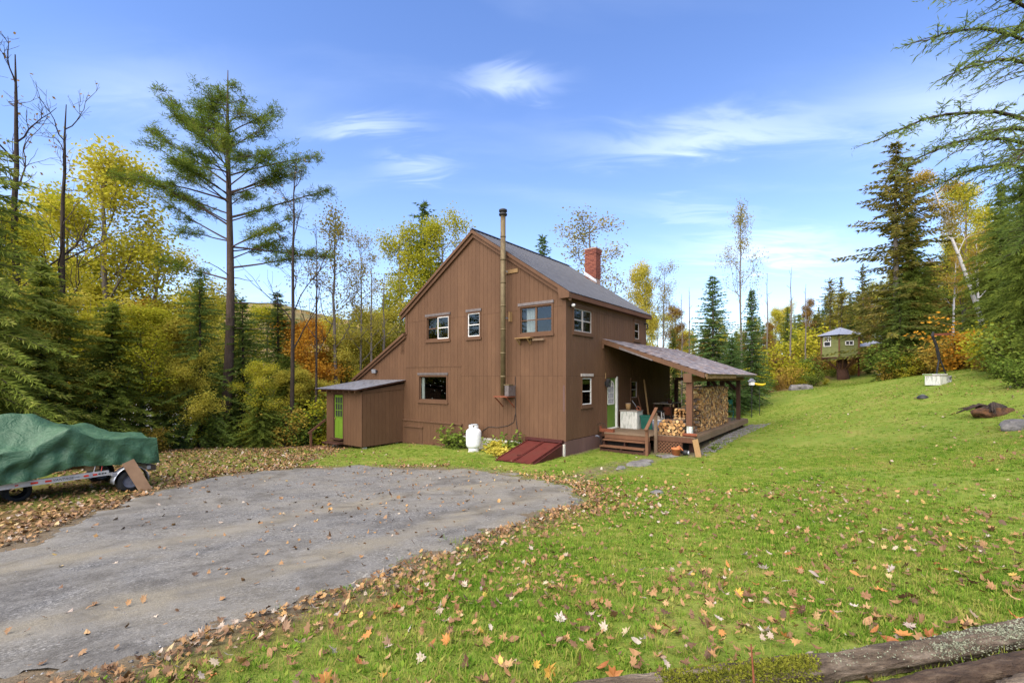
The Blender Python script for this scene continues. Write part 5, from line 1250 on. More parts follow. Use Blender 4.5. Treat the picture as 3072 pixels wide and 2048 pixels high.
# ------------------------------------------------------------------ pale building behind the evergreens
bX, bY = -39.0, 44.0; 
pb = thing('pale_building', 'pale white building mostly hidden behind the evergreens', 'building', (bX, bY, -4.6), R(8))
MB().box(-9, 8.6, 0, 7, 0, 5.4).build('wall', 'pale_siding', pb)
wl = [c_ for c_ in pb.children][0]
for j in range(27): MB().add([(-9, -.03, j * .2), (8.6, -.03, j * .2), (8.6, -.005, (j + 1) * .2), (-9, -.005, (j + 1) * .2), (-9, 0, j * .2), (8.6, 0, j * .2)], [(0, 1, 2, 3), (4, 5, 1, 0)]).build('clapboard', 'pale_siding', wl)
MB().add([(-9.4, -.5, 5.35), (9, -.5, 5.35), (9, 3.5, 6.4), (-9.4, 3.5, 6.4), (-9.4, 7.5, 5.35), (9, 7.5, 5.35)], [(0, 1, 2, 3), (3, 2, 5, 4)]).build('roof', 'galvanised', pb)
# ------------------------------------------------------------------ vegetation
def unit(a): return a / (np.linalg.norm(a, axis=-1, keepdims=True) + 1e-9)
def blades(P, D, Wd, flat=.5):
    """one rhombus per row: root P, vector D, half-width Wd"""
    n = len(P); rnd = rng.normal(size=(n, 3)); rnd[:, 2] *= flat
    Sd = unit(np.cross(D, rnd)) * Wd[:, None]
    V = np.stack([P, P + D * .45 + Sd, P + D, P + D * .45 - Sd], 1).reshape(-1, 3)
    return V
def quads_of(V): return np.arange(len(V)).reshape(-1, 4)
class Tubes:
    def __init__(self): self.V = []; self.Q = []; self.n = 0
    def add(self, path, rad, k=6):
        P = np.asarray(path, float); rad = np.asarray(rad, float)
        d = unit(np.gradient(P, axis=0)); ref = np.array([.31, .17, .93]) if abs(d[0, 2]) < .9 else np.array([1., .1, 0])
        s = unit(np.cross(d, ref)); u = np.cross(s, d)
        a = np.arange(k) * 2 * math.pi / k
        V = P[:, None] + (s[:, None] * np.cos(a)[None, :, None] + u[:, None] * np.sin(a)[None, :, None]) * rad[:, None, None]
        ii = np.arange(len(P) * k).reshape(len(P), k); jj = np.roll(ii, -1, 1)
        self.Q.append((np.stack([ii[:-1], jj[:-1], jj[1:], ii[1:]], -1).reshape(-1, 4)) + self.n); self.V.append(V.reshape(-1, 3)); self.n += V.shape[0] * k
    def mesh(self, name, mat): return arr_mesh(name, np.concatenate(self.V), np.concatenate(self.Q), mat, smooth=True)

def conifer(Ht, Rb, first=.04, gap=.30, per=6, droop=.25, rise=.35, spray=.30, wid=.05, pw=.85, irregular=.25, dens=1.0, hang=.15, trunk_r=None, lean=0.0):
    tb = Tubes(); zs = np.linspace(0, Ht, 14); wob = np.cumsum(rng.normal(0, .012 * Ht / 14, (14, 2)), 0); wob[:, 0] += lean * zs
    r0 = trunk_r or Ht * .0125
    tp = np.c_[wob, zs]; tp[0, 2] -= .4
    tb.add(tp, r0 * (1 - zs / Ht) ** .8 + .008, 8)
    PP, DD, WW = [], [], []
    z = first * Ht
    while z < Ht * .985:
        f = z / Ht; L0 = Rb * (1 - f) ** pw + .10
        nbr = max(3, int(round(per * (.65 + .6 * (1 - f)))))
        az0 = rng.uniform(0, 6.28)
        cx, cy = np.interp(z, zs, tp[:, 0]), np.interp(z, zs, tp[:, 1])
        for b in range(nbr):
            az = az0 + 6.283 * b / nbr + rng.normal(0, .3); L = L0 * rng.uniform(1 - irregular * 1.6, 1 + irregular * .6)
            if rng.random() < irregular * .25: L *= .35
            zb = z + rng.uniform(-.12, .12); K = max(3, int(L / .14)); tt_ = np.linspace(.06, 1, K)
            el = rise * (f - .35) * 2.2
            rr_ = tt_ * L; zz_ = zb + rr_ * math.tan(el) - droop * L * (tt_ ** 1.6) + .12 * droop * L * tt_ ** 4
            dirx, diry = math.cos(az), math.sin(az)
            pts = np.c_[cx + dirx * rr_, cy + diry * rr_, zz_] + rng.normal(0, .012, (K, 3))
            if L > .7 and L > Rb * .3: tb.add(np.r_[[[cx, cy, zb]], pts[::max(1, K // 4)]], np.linspace(.022, .005, 1 + len(pts[::max(1, K // 4)])) * (L / 1.5) ** .5, 3)
            m = int(5 * dens + 2.5)
            for s_ in range(m):
                sgn = 1 if s_ % 2 else -1
                ang = az + sgn * rng.uniform(.35, 1.15, K)
                if s_ % 3 == 2: ang = az + rng.normal(0, .3, K)
                ln = spray * (.55 + .65 * (1 - tt_)) * rng.uniform(.7, 1.25, K) * (.6 + .4 * min(1, L / Rb * 1.6))
                dz = -hang * rng.uniform(-.6, 2.2, K) + .1 * el + (.35 if s_ == 3 else 0)
                PP.append(pts); DD.append(np.c_[np.cos(ang), np.sin(ang), dz] * ln[:, None]); WW.append(np.full(K, wid) * rng.uniform(.7, 1.25, K))
            PP.append(pts[-1:]); DD.append(np.array([[dirx, diry, -.1]]) * spray * .8); WW.append(np.array([wid]))
        z += gap * rng.uniform(.75, 1.25) * (.55 + .45 * (1 - f))
    k = 10; PP.append(np.repeat([tp[-1] - [0, 0, .25]], k, 0) + rng.normal(0, .02, (k, 3))); DD.append(np.c_[rng.normal(0, .12, (k, 2)), rng.uniform(.15, .38, k)]); WW.append(np.full(k, wid * .7))
    V = blades(np.concatenate(PP), np.concatenate(DD), np.concatenate(WW), .9)
    return tb, V

def decid(Ht, spread, trunk_frac=.3, nmain=7, leafn=7, leafs=.11, sig=.2, up=.75, levels=2, trunk_r=None, bend=.10, keep=1.0, lean=(0, 0), sub=4):
    tb = Tubes(); anchors = []
    r0 = trunk_r or Ht * .011
    n = 12; zs = np.linspace(0, 1, n); wob = np.cumsum(rng.normal(0, bend * Ht / 40, (n, 2)), 0)
    tp = np.c_[wob[:, 0] + lean[0] * zs * Ht, wob[:, 1] + lean[1] * zs * Ht, zs * Ht]; tp[0, 2] -= .4
    tb.add(tp, r0 * (1 - zs) ** .7 + .012, 8)
    def grow(p, d, L, r, lev):
        k = 6; pts = [p]; q = p.copy(); dd = d.copy()
        for i in range(k):
            dd = unit(dd + rng.normal(0, .16, 3) + np.array([0, 0, .09])); q = q + dd * L / k; pts.append(q)
        pts = np.array(pts); tb.add(pts, np.linspace(r, max(.004, r * .25), k + 1), 5 if lev == 0 else 3)
        if lev >= levels - 1: anchors.append(pts[2:])
        else: anchors.append(pts[-2:])
        if lev < levels:
            for j in range(sub if lev == 0 else max(2, sub - 1)):
                t_ = rng.uniform(.25, .95); pp = pts[int(t_ * k)]
                nd = unit(dd + rng.normal(0, .62, 3) + np.array([0, 0, .1])); grow(pp, nd, L * rng.uniform(.35, .6), r * .5, lev + 1)
    for i in range(nmain):
        f = trunk_frac + (1 - trunk_frac) * (i + rng.uniform(.1, .9)) / nmain; f = min(f, .93)
        p = np.array([np.interp(f, zs, tp[:, a]) for a in range(3)]); az = i * 2.4 + rng.normal(0, .4)
        L = spread * (1.15 - .75 * (f - trunk_frac) / (1 - trunk_frac)) * rng.uniform(.75, 1.15)
        e = up * rng.uniform(.7, 1.2); grow(p, np.array([math.cos(az) * math.cos(e), math.sin(az) * math.cos(e), math.sin(e)]), L, r0 * .45 * (1 - f * .6), 0)
    A = np.concatenate(anchors); A = A[rng.random(len(A)) < keep]
    V = None
    if leafn > 0 and len(A):
        P = np.repeat(A, leafn, 0) + rng.normal(0, sig, (len(A) * leafn, 3)); n2 = len(P)
        D = rng.normal(size=(n2, 3)); D[:, 2] = D[:, 2] * .6 - .25; D = unit(D) * (leafs * rng.uniform(.6, 1.3, n2))[:, None]
        V = blades(P, D, leafs * .36 * rng.uniform(.7, 1.3, n2), 1.0)
    return tb, V

def make_tree(name, gen, leafmat, bark, extra=None):
    """an Empty with trunk and crown, parked until it is placed"""
    tb, V = gen
    r = link(name, None); link('trunk', tb.mesh('trunk', bark), r)
    if V is not None: link('crown', arr_mesh('crown', V, quads_of(V), leafmat), r)
    r['_h'] = 0; return r
PROTO = {}
def proto(key, name, gen, h, leafmat, bark):
    r = make_tree(name, gen, leafmat, bark); PROTO[key] = [r, h, False]
for s_ in range(3):
    proto('spruce%d' % s_, 'spruce_tree', conifer(11, 2.5, .03, .25, 8, .22, .35, .30, .026, irregular=.25, hang=.3), 11, 'needles_blue', 'bark_grey')
for s_ in range(3):
    proto('dark%d' % s_, 'spruce_tree', conifer(12, 2.8, .05, .29, 6, .3, .3, .34, .028, .7, irregular=.62, hang=.35), 12, 'needles_dark', 'bark_dark')
for s_ in range(3):
    proto('hemlock%d' % s_, 'hemlock_tree', conifer(12, 3.3, .04, .26, 7, .34, .25, .36, .024, .7, irregular=.5, dens=1.3, hang=.45), 12, 'needles_olive', 'bark_dark')
for s_ in range(2):
    proto('ragged%d' % s_, 'spruce_tree', conifer(14, 1.9, .14, .36, 6, .12, .3, .28, .03, .5, irregular=.85, dens=1.3, hang=.5, trunk_r=.13), 14, 'needles_brown', 'bark_grey')
proto('narrow', 'fir_tree', conifer(10, 1.7, .03, .22, 8, .15, .35, .26, .026, .95, irregular=.15, hang=.25), 10, 'needles_blue', 'bark_grey')
for s_ in range(3):
    proto('maple%d' % s_, 'maple_tree', decid(11, 3.2, .18, 11, 14, .115, .27, .6, 2), 11, 'leaf_yellowgreen', 'bark_grey')
for s_ in range(2):
    proto('golden%d' % s_, 'maple_tree', decid(8, 2.7, .16, 11, 24, .105, .25, .6, 2), 8, 'leaf_yellow', 'bark_dark')
proto('orange', 'maple_tree', decid(7.5, 2.8, .13, 12, 26, .105, .25, .55, 2), 7.5, 'leaf_orange', 'bark_dark')
for s_ in range(2):
    proto('aspen%d' % s_, 'aspen_tree', decid(13, 2.7, .38, 11, 6, .115, .26, .8, 2, keep=.6, trunk_r=.10), 13, 'leaf_olivegold', 'bark_grey')
for s_ in range(2):
    proto('bare%d' % s_, 'bare_tree', decid(12, 3.0, .30, 9, 1, .10, .1, .85, 2, keep=.12, bend=.08, trunk_r=.10), 12, 'leaf_russet', 'bark_dark')
for s_ in range(2):
    proto('snag%d' % s_, 'dead_tree', decid(10, .7, .5, 6, 0, up=.8, levels=1, trunk_r=.075, bend=.10), 10, 'leaf_russet', 'bark_grey')
for s_ in range(2):
    proto('russet%d' % s_, 'autumn_tree', decid(12, 2.4, .08, 13, 24, .12, .3, .7, 2), 12, 'leaf_russet', 'bark_grey')
proto('birch', 'birch_tree', decid(14, 2.2, .55, 8, 7, .13, .2, .75, 2, lean=(-.36, .0), trunk_r=.15, bend=.05, keep=.8), 14, 'leaf_gold', 'birch_bark')
proto('birch_up', 'birch_tree', decid(11, 1.8, .5, 7, 6, .12, .2, .8, 2, lean=(-.05, 0), trunk_r=.12, keep=.7), 11, 'leaf_gold', 'birch_bark')
def shrub(Ht, spread, leafn, leafs, nst=9):
    tb = Tubes(); A = []
    for i in range(nst):
        az = rng.uniform(0, 6.28); r_ = spread * rng.uniform(.2, 1); k = 6; t_ = np.linspace(0, 1, k)[:, None]; hh = Ht * rng.uniform(.55, 1)
        pts = np.c_[r_ * math.cos(az) * t_ ** 1.2 * .9 + rng.normal(0, .02, (k, 1)), r_ * math.sin(az) * t_ ** 1.2 * .9 + rng.normal(0, .02, (k, 1)), hh * t_ - .1]
        tb.add(pts, np.linspace(.018, .005, k), 4); A.append(pts[1:])
        for j in range(5):
            p0 = pts[rng.integers(1, k)]; d = rng.normal(0, 1, 3); d[2] = abs(d[2]) * .5; q = p0 + unit(d) * np.linspace(0, .55 * rng.uniform(.5, 1.2) * Ht / 1.6, 4)[:, None]; tb.add(q, np.linspace(.008, .003, 4), 3); A.append(q[1:])
    A = np.concatenate(A); P = np.repeat(A, leafn, 0) + rng.normal(0, .10 * Ht / 1.6, (len(A) * leafn, 3)); P[:, 2] = np.maximum(P[:, 2], .03); n2 = len(P)
    D = rng.normal(size=(n2, 3)); D[:, 2] = D[:, 2] * .6 - .1; D = unit(D) * (leafs * rng.uniform(.6, 1.3, n2))[:, None]
    return tb, blades(P, D, leafs * .38 * rng.uniform(.7, 1.3, n2), 1.0)
for key, mt in (('green', 'leaf_green'), ('yellow', 'leaf_yellowgreen'), ('gold', 'leaf_gold'), ('orange', 'leaf_orange'), ('russet', 'leaf_russet')):
    proto('shrub_' + key, 'shrub', shrub(1.7, 1.1, 9, .10), 1.7, mt, 'bark_dark')
proto('fern', 'leafy_plant', shrub(.75, .42, 2, .13, 6), .75, 'leaf_green', 'bark_dark')
proto('ylw', 'leafy_plant', shrub(.6, .6, 5, .13, 9), .6, 'leaf_yellow', 'bark_dark')

def put(key, X, Y, height, label, cat='tree', group=None, wide=1.0, rz=None, sink=.05):
    P_ = PROTO[key]
    if not P_[2]: r = P_[0]; P_[2] = True
    else: r = copy_tree(P_[0])
    s_ = height / P_[1]; r.location = (X, Y, g(X, Y) - sink); r.scale = (s_ * wide, s_ * wide, s_)
    r.rotation_euler = (0, 0, rng.uniform(0, 6.28) if rz is None else rz)
    if '_h' in r: del r['_h']
    if 'group' in r: del r['group']
    return tag(r, label, cat, group)
def bear(px, Z): return (px - 1536) / 1375 * Z
def putp(key, px, Z, topy, label, group=None, wide=1.0, rz=None, cat='tree'):
    """px: bearing, Z: distance in front, topy: height of the tip read off the photograph"""
    X = bear(px, Z); zt_ = CAM_Z + (1131 - topy) / 1375 * Z
    return put(key, X, Z, zt_ - g(X, Z), label, cat, group, wide, rz)

# ---- left wood, the trees one can tell apart
putp('hemlock0', -70, 13.5, 330, 'big olive hemlock rising behind the boat bow', wide=1.0)
putp('hemlock1', 120, 16.5, 770, 'broad olive hemlock overhanging the tarped boat', wide=1.45)
putp('hemlock2', 330, 18.5, 900, 'low spreading hemlock behind the tarped boat stern', wide=1.5)
putp('bare0', 50, 19, 170, 'tall bare tree with upswept limbs behind the boat', wide=1.15)
putp('bare1', 190, 20, 310, 'bare forked tree next to the tall bare tree', wide=1.0)
putp('maple0', 330, 24, 480, 'large yellow-green maple between the bare trees and the tall pine', wide=1.15)
putp('maple1', 470, 27, 740, 'lower yellow maple in front of the grey hill', wide=1.3)
putp('maple2', 190, 25, 640, 'yellow maple partly behind the hemlocks', wide=1.2)
putp('golden0', 380, 22, 960, 'short golden maple low behind the tarped boat', wide=1.2)
putp('orange', 470, 26, 940, 'orange-tinged maple below the yellow maple', wide=1.0)
putp('dark0', 600, 20.5, 800, 'dense dark spruce in front of the tall pine', wide=1.0)
putp('dark1', 730, 22.5, 890, 'dark spruce close behind the pine trunk', wide=1.15)
putp('dark2', 835, 25, 870, 'dark round-topped spruce right of the pine', wide=1.3)
putp('hemlock0', 500, 21, 1050, 'low hemlock skirting the dense dark spruce', wide=1.5)
putp('hemlock1', 780, 20.5, 1130, 'low hemlock at the lawn edge near the shed', wide=1.6)
putp('spruce0', 425, 19.5, 1190, 'small spruce with drooping boughs just behind the boat stern', wide=1.3)
putp('spruce1', 250, 18, 1150, 'small spruce behind the highest hump of the tarp', wide=1.4)
putp('spruce2', 540, 19.8, 1235, 'young spruce at the edge of the leaf-strewn grass', wide=1.4)
putp('bare1', 880, 21.5, 500, 'slim bare tree with long rising limbs right of the pine', wide=.9)
putp('bare0', 950, 22, 690, 'dark curving bare tree close to the shed', wide=.7)
putp('aspen0', 1010, 26, 640, 'thin aspen with a few olive leaves left of the house', wide=1.1)
putp('aspen1', 1085, 27, 720, 'slender aspen near the low lean-to roof', wide=.8)
putp('snag0', 1118, 27, 790, 'dead pole tree by the low lean-to roof')
putp('snag1', 1150, 28, 820, 'second dead pole tree nearer the gable wall')
putp('orange', 925, 26, 985, 'bright orange maple glowing beside the shed', wide=1.25)
putp('golden1', 1030, 27, 1010, 'yellow maple filling the gap above the shed roof', wide=1.3)
putp('golden0', 1130, 30, 950, 'yellow maple behind the low lean-to roof', wide=1.2)
putp('maple1', 1200, 33, 700, 'yellow-green maple rising behind the left roof slope', wide=.9)
putp('dark1', 1275, 36, 600, 'dark spruce spire rising behind the left roof slope', wide=1.0)
putp('maple2', 1330, 34, 690, 'yellow maple crown just behind the left roof slope', wide=.9)
putp('hemlock2', 1160, 34, 880, 'olive hemlock behind the low lean-to roof', wide=.8)
for k, (px, Z, ty_) in enumerate(((60, 32, 720), (250, 50, 780), (440, 52, 880), (560, 38, 880), (700, 40, 870), (800, 42, 930), (880, 36, 960), (990, 40, 960), (1060, 44, 930), (1120, 46, 940), (-60, 30, 600), (150, 52, 820), (340, 54, 900), (650, 46, 900))):
    putp(('dark0', 'maple0', 'hemlock2', 'maple1')[k % 4], px, Z, ty_, ('dark spruce deep in the wood left of the house', 'yellow-green maple deep in the wood left of the house', 'olive hemlock deep in the wood left of the house', 'yellow maple deep in the wood left of the house')[k % 4], 'deep wood left of the house', wide=1.25)
for k, (px, Z, h_) in enumerate(((660, 21, 1.6), (760, 21.2, 1.2), (850, 21, 1.7), (905, 21.5, 1.9), (960, 22, 2.2), (1000, 23, 1.8), (700, 20.5, .8), (580, 20.4, .9), (470, 18.6, 1.0), (940, 24, 2.8))):
    X = bear(px, Z); put(('shrub_green', 'shrub_yellow', 'shrub_gold')[k % 3], X, Z, h_, ('green shrub under the trees left of the shed', 'yellow-green shrub under the trees left of the shed', 'golden shrub under the trees left of the shed')[k % 3], 'shrub', 'shrubs left of the shed', 1.2)

for k, (key, px, Z, ty_, wd) in enumerate((('maple0', 430, 19.6, 930, 1.5), ('maple2', 215, 18.2, 960, 1.4), ('golden0', 560, 20.2, 1080, 1.3), ('maple1', 790, 21, 1090, 1.4), ('hemlock1', 20, 19, 900, 1.5), ('hemlock2', 660, 23.5, 1080, 1.6), ('hemlock1', 860, 23.5, 1060, 1.6), ('golden0', 890, 23, 1120, 1.4), ('golden1', 985, 24, 1150, 1.4), ('maple0', 60, 27, 650, 1.2), ('golden0', 560, 25, 930, 1.2), ('spruce1', 930, 24, 1180, 1.5), ('maple1', 1090, 26, 1120, 1.5))):
    lab_ = {'h': 'olive hemlock in the thicket at the edge of the left wood', 'd': 'dark spruce in the thicket at the edge of the left wood', 'm': 'yellow-green maple in the thicket at the edge of the left wood', 'g': 'golden maple in the thicket at the edge of the left wood', 's': 'small blue-green spruce in the thicket near the shed'}[key[0]]
    putp(key, px, Z, ty_, lab_, 'thicket at the edge of the left wood', wide=wd)

for (key, X, Y, h_, lab_) in (('hemlock0', -19, 13.5, 11, 'hemlock past the boat bow at the wood edge'), ('maple1', -21, 19, 10, 'yellow maple past the boat bow'), ('dark1', -24, 15, 12, 'dark spruce far past the boat bow'), ('golden1', -17.5, 17, 6, 'golden maple behind the boat bow'), ('hemlock1', 21.5, 12.5, 11, 'hemlock on the bank above the boulders'), ('maple0', 24, 17, 10, 'yellow maple on the bank above the boulders')):
    put(key, X, Y, h_, lab_)

# ---- the tall pine
PX, PY = bear(672, 22), 22.0
tb = Tubes(); Hp = 18.0; zs = np.linspace(0, 1, 16)
tp = np.c_[.35 * zs + .12 * np.sin(zs * 5), .1 * np.sin(zs * 4), zs * Hp]; tp[0, 2] = -.5
tb.add(tp, .23 * (1 - zs) ** .75 + .015, 12)
PP, DD, WW = [], [], []
def tuft(p, n=16, L=.23, w=.013, up=.3):
    D = rng.normal(size=(n, 3)); D[:, 2] = D[:, 2] * .55 + up; D = unit(D) * (L * rng.uniform(.6, 1.15, n))[:, None]
    PP.append(np.repeat([p], n, 0) + rng.normal(0, .05, (n, 3))); DD.append(D); WW.append(np.full(n, w))
def limb(z, az, L, el, r, tufts=True, den=1.0):
    base = np.array([np.interp(z / Hp, zs, tp[:, a]) for a in range(3)]); k = 9; t_ = np.linspace(0, 1, k)
    d = np.array([math.cos(az), math.sin(az)])
    pts = np.c_[base[0] + d[0] * L * t_, base[1] + d[1] * L * t_, base[2] + L * (math.tan(el) * t_ + .12 * t_ ** 2 * rng.uniform(-1, 1))] + np.cumsum(rng.normal(0, .03, (k, 3)), 0) * t_[:, None]
    tb.add(pts, np.linspace(r, .012, k), 6)
    if not tufts: return
    for j in range(int((5 + L * 3.2) * den)):
        f = rng.uniform(.28, 1) ** .8; p = np.array([np.interp(f, t_, pts[:, a]) for a in range(3)])
        a2 = az + rng.normal(0, .8); l2 = rng.uniform(.25, .9) * (1.15 - f * .5); q = p + np.c_[np.cos(a2), np.sin(a2), rng.uniform(-.05, .35)][0] * np.linspace(0, l2, 4)[:, None]
        tb.add(q, np.linspace(.014, .005, 4), 3)
        for m in range(6): tuft(q[rng.integers(1, 4)] + rng.normal(0, .12, 3), 10)
    tuft(pts[-1], 14)
# big lower limbs seen in the photograph (az 0 = to the right)
for (z, az, L, el, r, dn) in ((6.9, .1, 2.6, .05, .05, .0), (8.0, 2.9, 3.4, .28, .06, .7), (8.6, .1, 3.0, .12, .06, 1.0), (9.6, .25, 3.3, -.02, .06, 1.5), (9.9, 3.0, 3.0, .45, .06, .8), (10.6, 2.7, 3.4, .5, .07, 1.1), (11.0, .3, 3.5, .35, .07, .9), (11.8, 3.3, 3.6, .28, .06, 1.2), (12.2, .0, 2.2, .3, .05, 1.0), (12.6, 2.9, 3.4, .6, .06, 1.3), (13.0, .35, 3.0, .45, .05, 1.1), (13.4, 4.4, 2.0, .5, .05, 1), (13.8, 1.4, 2.2, .5, .05, 1), (14.0, 3.1, 2.6, .7, .05, 1.2), (14.3, .1, 1.6, .5, .04, 1.3), (14.8, 2.7, 1.5, .8, .04, 1.4), (15.0, .4, 1.5, .7, .04, 1.4)):
    limb(z, az, L * 1.3, el, r * .8, dn > 0, dn * 1.15)
for k in range(24):
    z = rng.uniform(12.5, 17.6); limb(z, rng.uniform(0, 6.28), max(.35, (18.1 - z) * .42) * rng.uniform(.6, 1.1), rng.uniform(.35, .9), .02, True, .9)
for k in range(22):
    z = rng.uniform(8.8, 15.5); limb(z, rng.choice([0, math.pi]) + rng.normal(0, .9), (3.6 if z < 13 else 2.6) * rng.uniform(.55, 1.05), rng.uniform(.15, .7), .035, True, 1.2)
for k in range(5): limb(rng.uniform(5, 8.5), rng.uniform(0, 6.28), rng.uniform(.8, 2.2), rng.uniform(-.2, .3), .025, False)
pine = tag(link('pine_tree', None, None, (PX, PY, g(PX, PY))), 'tall ragged pine towering over the wood left of the house', 'tree')
link('trunk', tb.mesh('trunk', 'bark'), pine); Vp = blades(np.concatenate(PP), np.concatenate(DD), np.concatenate(WW), 1.0); link('crown', arr_mesh('crown', Vp, quads_of(Vp), 'needles_pine'), pine)

# ---- behind the house to the right
putp('aspen0', 1775, 34, 640, 'wide aspen with sparse olive leaves behind the brick chimney', wide=1.45)
putp('spruce1', 1627, 40, 700, 'distant spruce tip just above the metal roof', wide=.9)
putp('golden1', 1928, 33, 815, 'narrow golden tree behind the far end of the roof', wide=.55)
putp('aspen1', 1985, 33, 800, 'aspen with thinning crown right of the roof end', wide=.9)
putp('maple2', 1975, 38, 960, 'yellow maple low behind the porch roof', wide=1.0)
putp('snag0', 2045, 32, 880, 'dead pole tree above the porch roof', None, .9); putp('snag1', 2068, 33, 860, 'taller dead pole tree beside the fir above the porch roof', None, .9)
putp('dark2', 2020, 35, 985, 'dark fir low above the porch roof', wide=1.1)
putp('spruce0', 2140, 30, 825, 'broad blue-green spruce right of the porch roof', wide=1.32)
putp('narrow', 2255, 28.5, 868, 'narrow pointed fir beside the broad blue-green spruce', wide=1.15)
putp('spruce2', 2195, 27.5, 1010, 'short spruce between the broad spruce and the pointed fir', wide=1.5)
putp('aspen0', 2225, 36, 620, 'tall leaning aspen with wispy crown behind the pointed fir', wide=.75)
putp('snag0', 2300, 40, 820, 'thin dead pole tree right of the pointed fir'); putp('snag1', 2372, 42, 800, 'forked dead pole tree between the fir and the tree house'); putp('snag0', 2415, 40, 850, 'dead pole tree nearest the tree house')
# far wood on the right-hand slope
fk = ('russet0', 'ragged0', 'dark1', 'maple1', 'russet1', 'hemlock1', 'spruce2', 'ragged1', 'golden0', 'maple2')
fl2 = {'russet0': 'russet tree in the far wood on the slope', 'russet1': 'russet tree in the far wood on the slope', 'ragged0': 'gaunt brown spruce in the far wood on the slope', 'ragged1': 'gaunt brown spruce in the far wood on the slope', 'dark1': 'dark spruce in the far wood on the slope', 'maple1': 'yellow-green maple in the far wood on the slope', 'hemlock1': 'olive hemlock in the far wood on the slope', 'spruce2': 'blue-green spruce in the far wood on the slope', 'golden0': 'golden maple in the far wood on the slope', 'maple2': 'yellow-green maple in the far wood on the slope'}
for k in range(78):
    px = 2030 + 1050 * ((k * .618) % 1); Z = 46 + 40 * ((k * .377) % 1); key = fk[k % 10]
    base_top = np.interp(px, [2030, 2280, 2400, 2480, 2560, 2650, 2800, 2900, 3072], [1010, 985, 985, 930, 900, 850, 780, 720, 650])
    ty_ = min(base_top + rng.uniform(-35, 70) + (Z - 46) * .6, 1131 - (g(bear(px, Z), Z) + rng.uniform(6, 9) - CAM_Z) / Z * 1375)
    putp(key, px, Z, ty_, fl2[key], 'far wood on the slope', wide=rng.uniform(.9, 1.25))
putp('ragged0', 2490, 45, 832, 'gaunt tall spruce directly behind the tree house roof', wide=1.2); putp('ragged1', 2525, 46, 828, 'gaunt twin spruce just right of the tree house roof', wide=1.0)
putp('ragged0', 2590, 43, 790, 'gaunt spruce between the tree house and the big cedar', wide=1.0)
putp('hemlock0', 2445, 60, 940, 'olive hemlock beyond the forked dead pole', wide=1.3)
# big cedar-like tree and the slope on the right
putp('ragged1', 2685, 30, 420, 'tall twin-stemmed cedar with open crown on the lawn edge', wide=1.45); putp('ragged0', 2725, 30.6, 470, 'second stem crown of the tall open cedar', wide=1.2)
putp('dark0', 2700, 29.2, 830, 'dense dark spruce around the foot of the tall cedar', wide=1.05); putp('hemlock0', 2735, 30, 640, 'full olive hemlock pressed against the tall cedar', wide=.8)
putp('hemlock2', 2770, 31.5, 790, 'olive hemlock right of the tall cedar', wide=1.2)
o = put('birch', bear(2990, 29), 29, 12.2, 'leaning white birch with golden leaves on the wooded slope', rz=0)
put('birch_up', bear(2948, 31), 31, 8.5, 'upright white birch behind the leaning birch', rz=0); put('birch_up', bear(2858, 33), 33, 8, 'white birch stem half hidden behind the olive hemlock', rz=1.2)
putp('maple0', 2890, 36, 560, 'yellow maple high behind the leaning birch', wide=.9); putp('dark2', 2970, 38, 600, 'tall dark spruce on the upper slope behind the birches', wide=1.1)
putp('dark2', 2930, 34, 830, 'dark spruce on the slope between the birches', wide=1.2); putp('hemlock0', 3010, 33, 640, 'olive hemlock on the slope right of the leaning birch', wide=1.2); putp('dark1', 3080, 27, 560, 'dark spruce at the right end of the slope', wide=1.2)
putp('hemlock2', 3085, 20, 480, 'big olive hemlock on the right bank', wide=.75); putp('dark0', 3010, 24, 800, 'dark spruce below the big olive hemlock', wide=1.3); putp('spruce1', 3120, 20, 860, 'blue-green spruce low on the right bank', wide=1.4)
putp('hemlock1', 3000, 26, 540, 'full olive hemlock among the birches on the right bank', wide=.85)
sh_list = [('orange', 2875, 25.5, 2.7), ('gold', 2835, 26, 1.8), ('gold', 2905, 25, 1.8), ('yellow', 2980, 23, 2.0), ('yellow', 3030, 21, 2.3), ('green', 3072, 19.5, 2.2), ('gold', 2740, 28.4, 1.6), ('green', 2700, 28.6, 2.2), ('green', 2668, 29.8, 2.4), ('yellow', 2720, 27.9, 1.3), ('russet', 2790, 28, 1.5), ('gold', 2670, 29.2, 1.6), ('green', 3060, 17.5, 1.3), ('yellow', 2940, 25.5, 1.6), ('russet', 2960, 22.5, .9), ('orange', 2930, 26.5, 1.5), ('green', 3000, 20, 1.0),
           ('green', 2290, 31.5, 1.2), ('russet', 2330, 34, 1.1), ('gold', 2365, 36, 1.6), ('yellow', 2400, 38, 1.8), ('green', 2440, 36.5, 1.3), ('green', 2425, 39.5, 2.2), ('russet', 2465, 41.5, 2.0), ('gold', 2500, 43, 2.2), ('yellow', 2460, 44, 4.0), ('yellow', 2385, 46, 3.2), ('yellow', 2310, 40, 3.4), ('russet', 2560, 41, 2.4), ('gold', 2585, 43, 2.3), ('green', 2620, 41, 2.0), ('russet', 2345, 40, 3.0), ('yellow', 2270, 34, 2.0), ('gold', 2210, 33, 1.4), ('green', 2155, 29.5, 1.0), ('yellow', 2420, 46, 4.5), ('russet', 2560, 42, 1.1), ('yellow', 2475, 36.8, .5), ('green', 2500, 39.6, .8), ('russet', 2540, 40.2, .9), ('yellow', 2570, 39.8, .8), ('green', 2605, 38.6, .7), ('gold', 2555, 39.2, .6), ('yellow', 2490, 41, 1.2)]
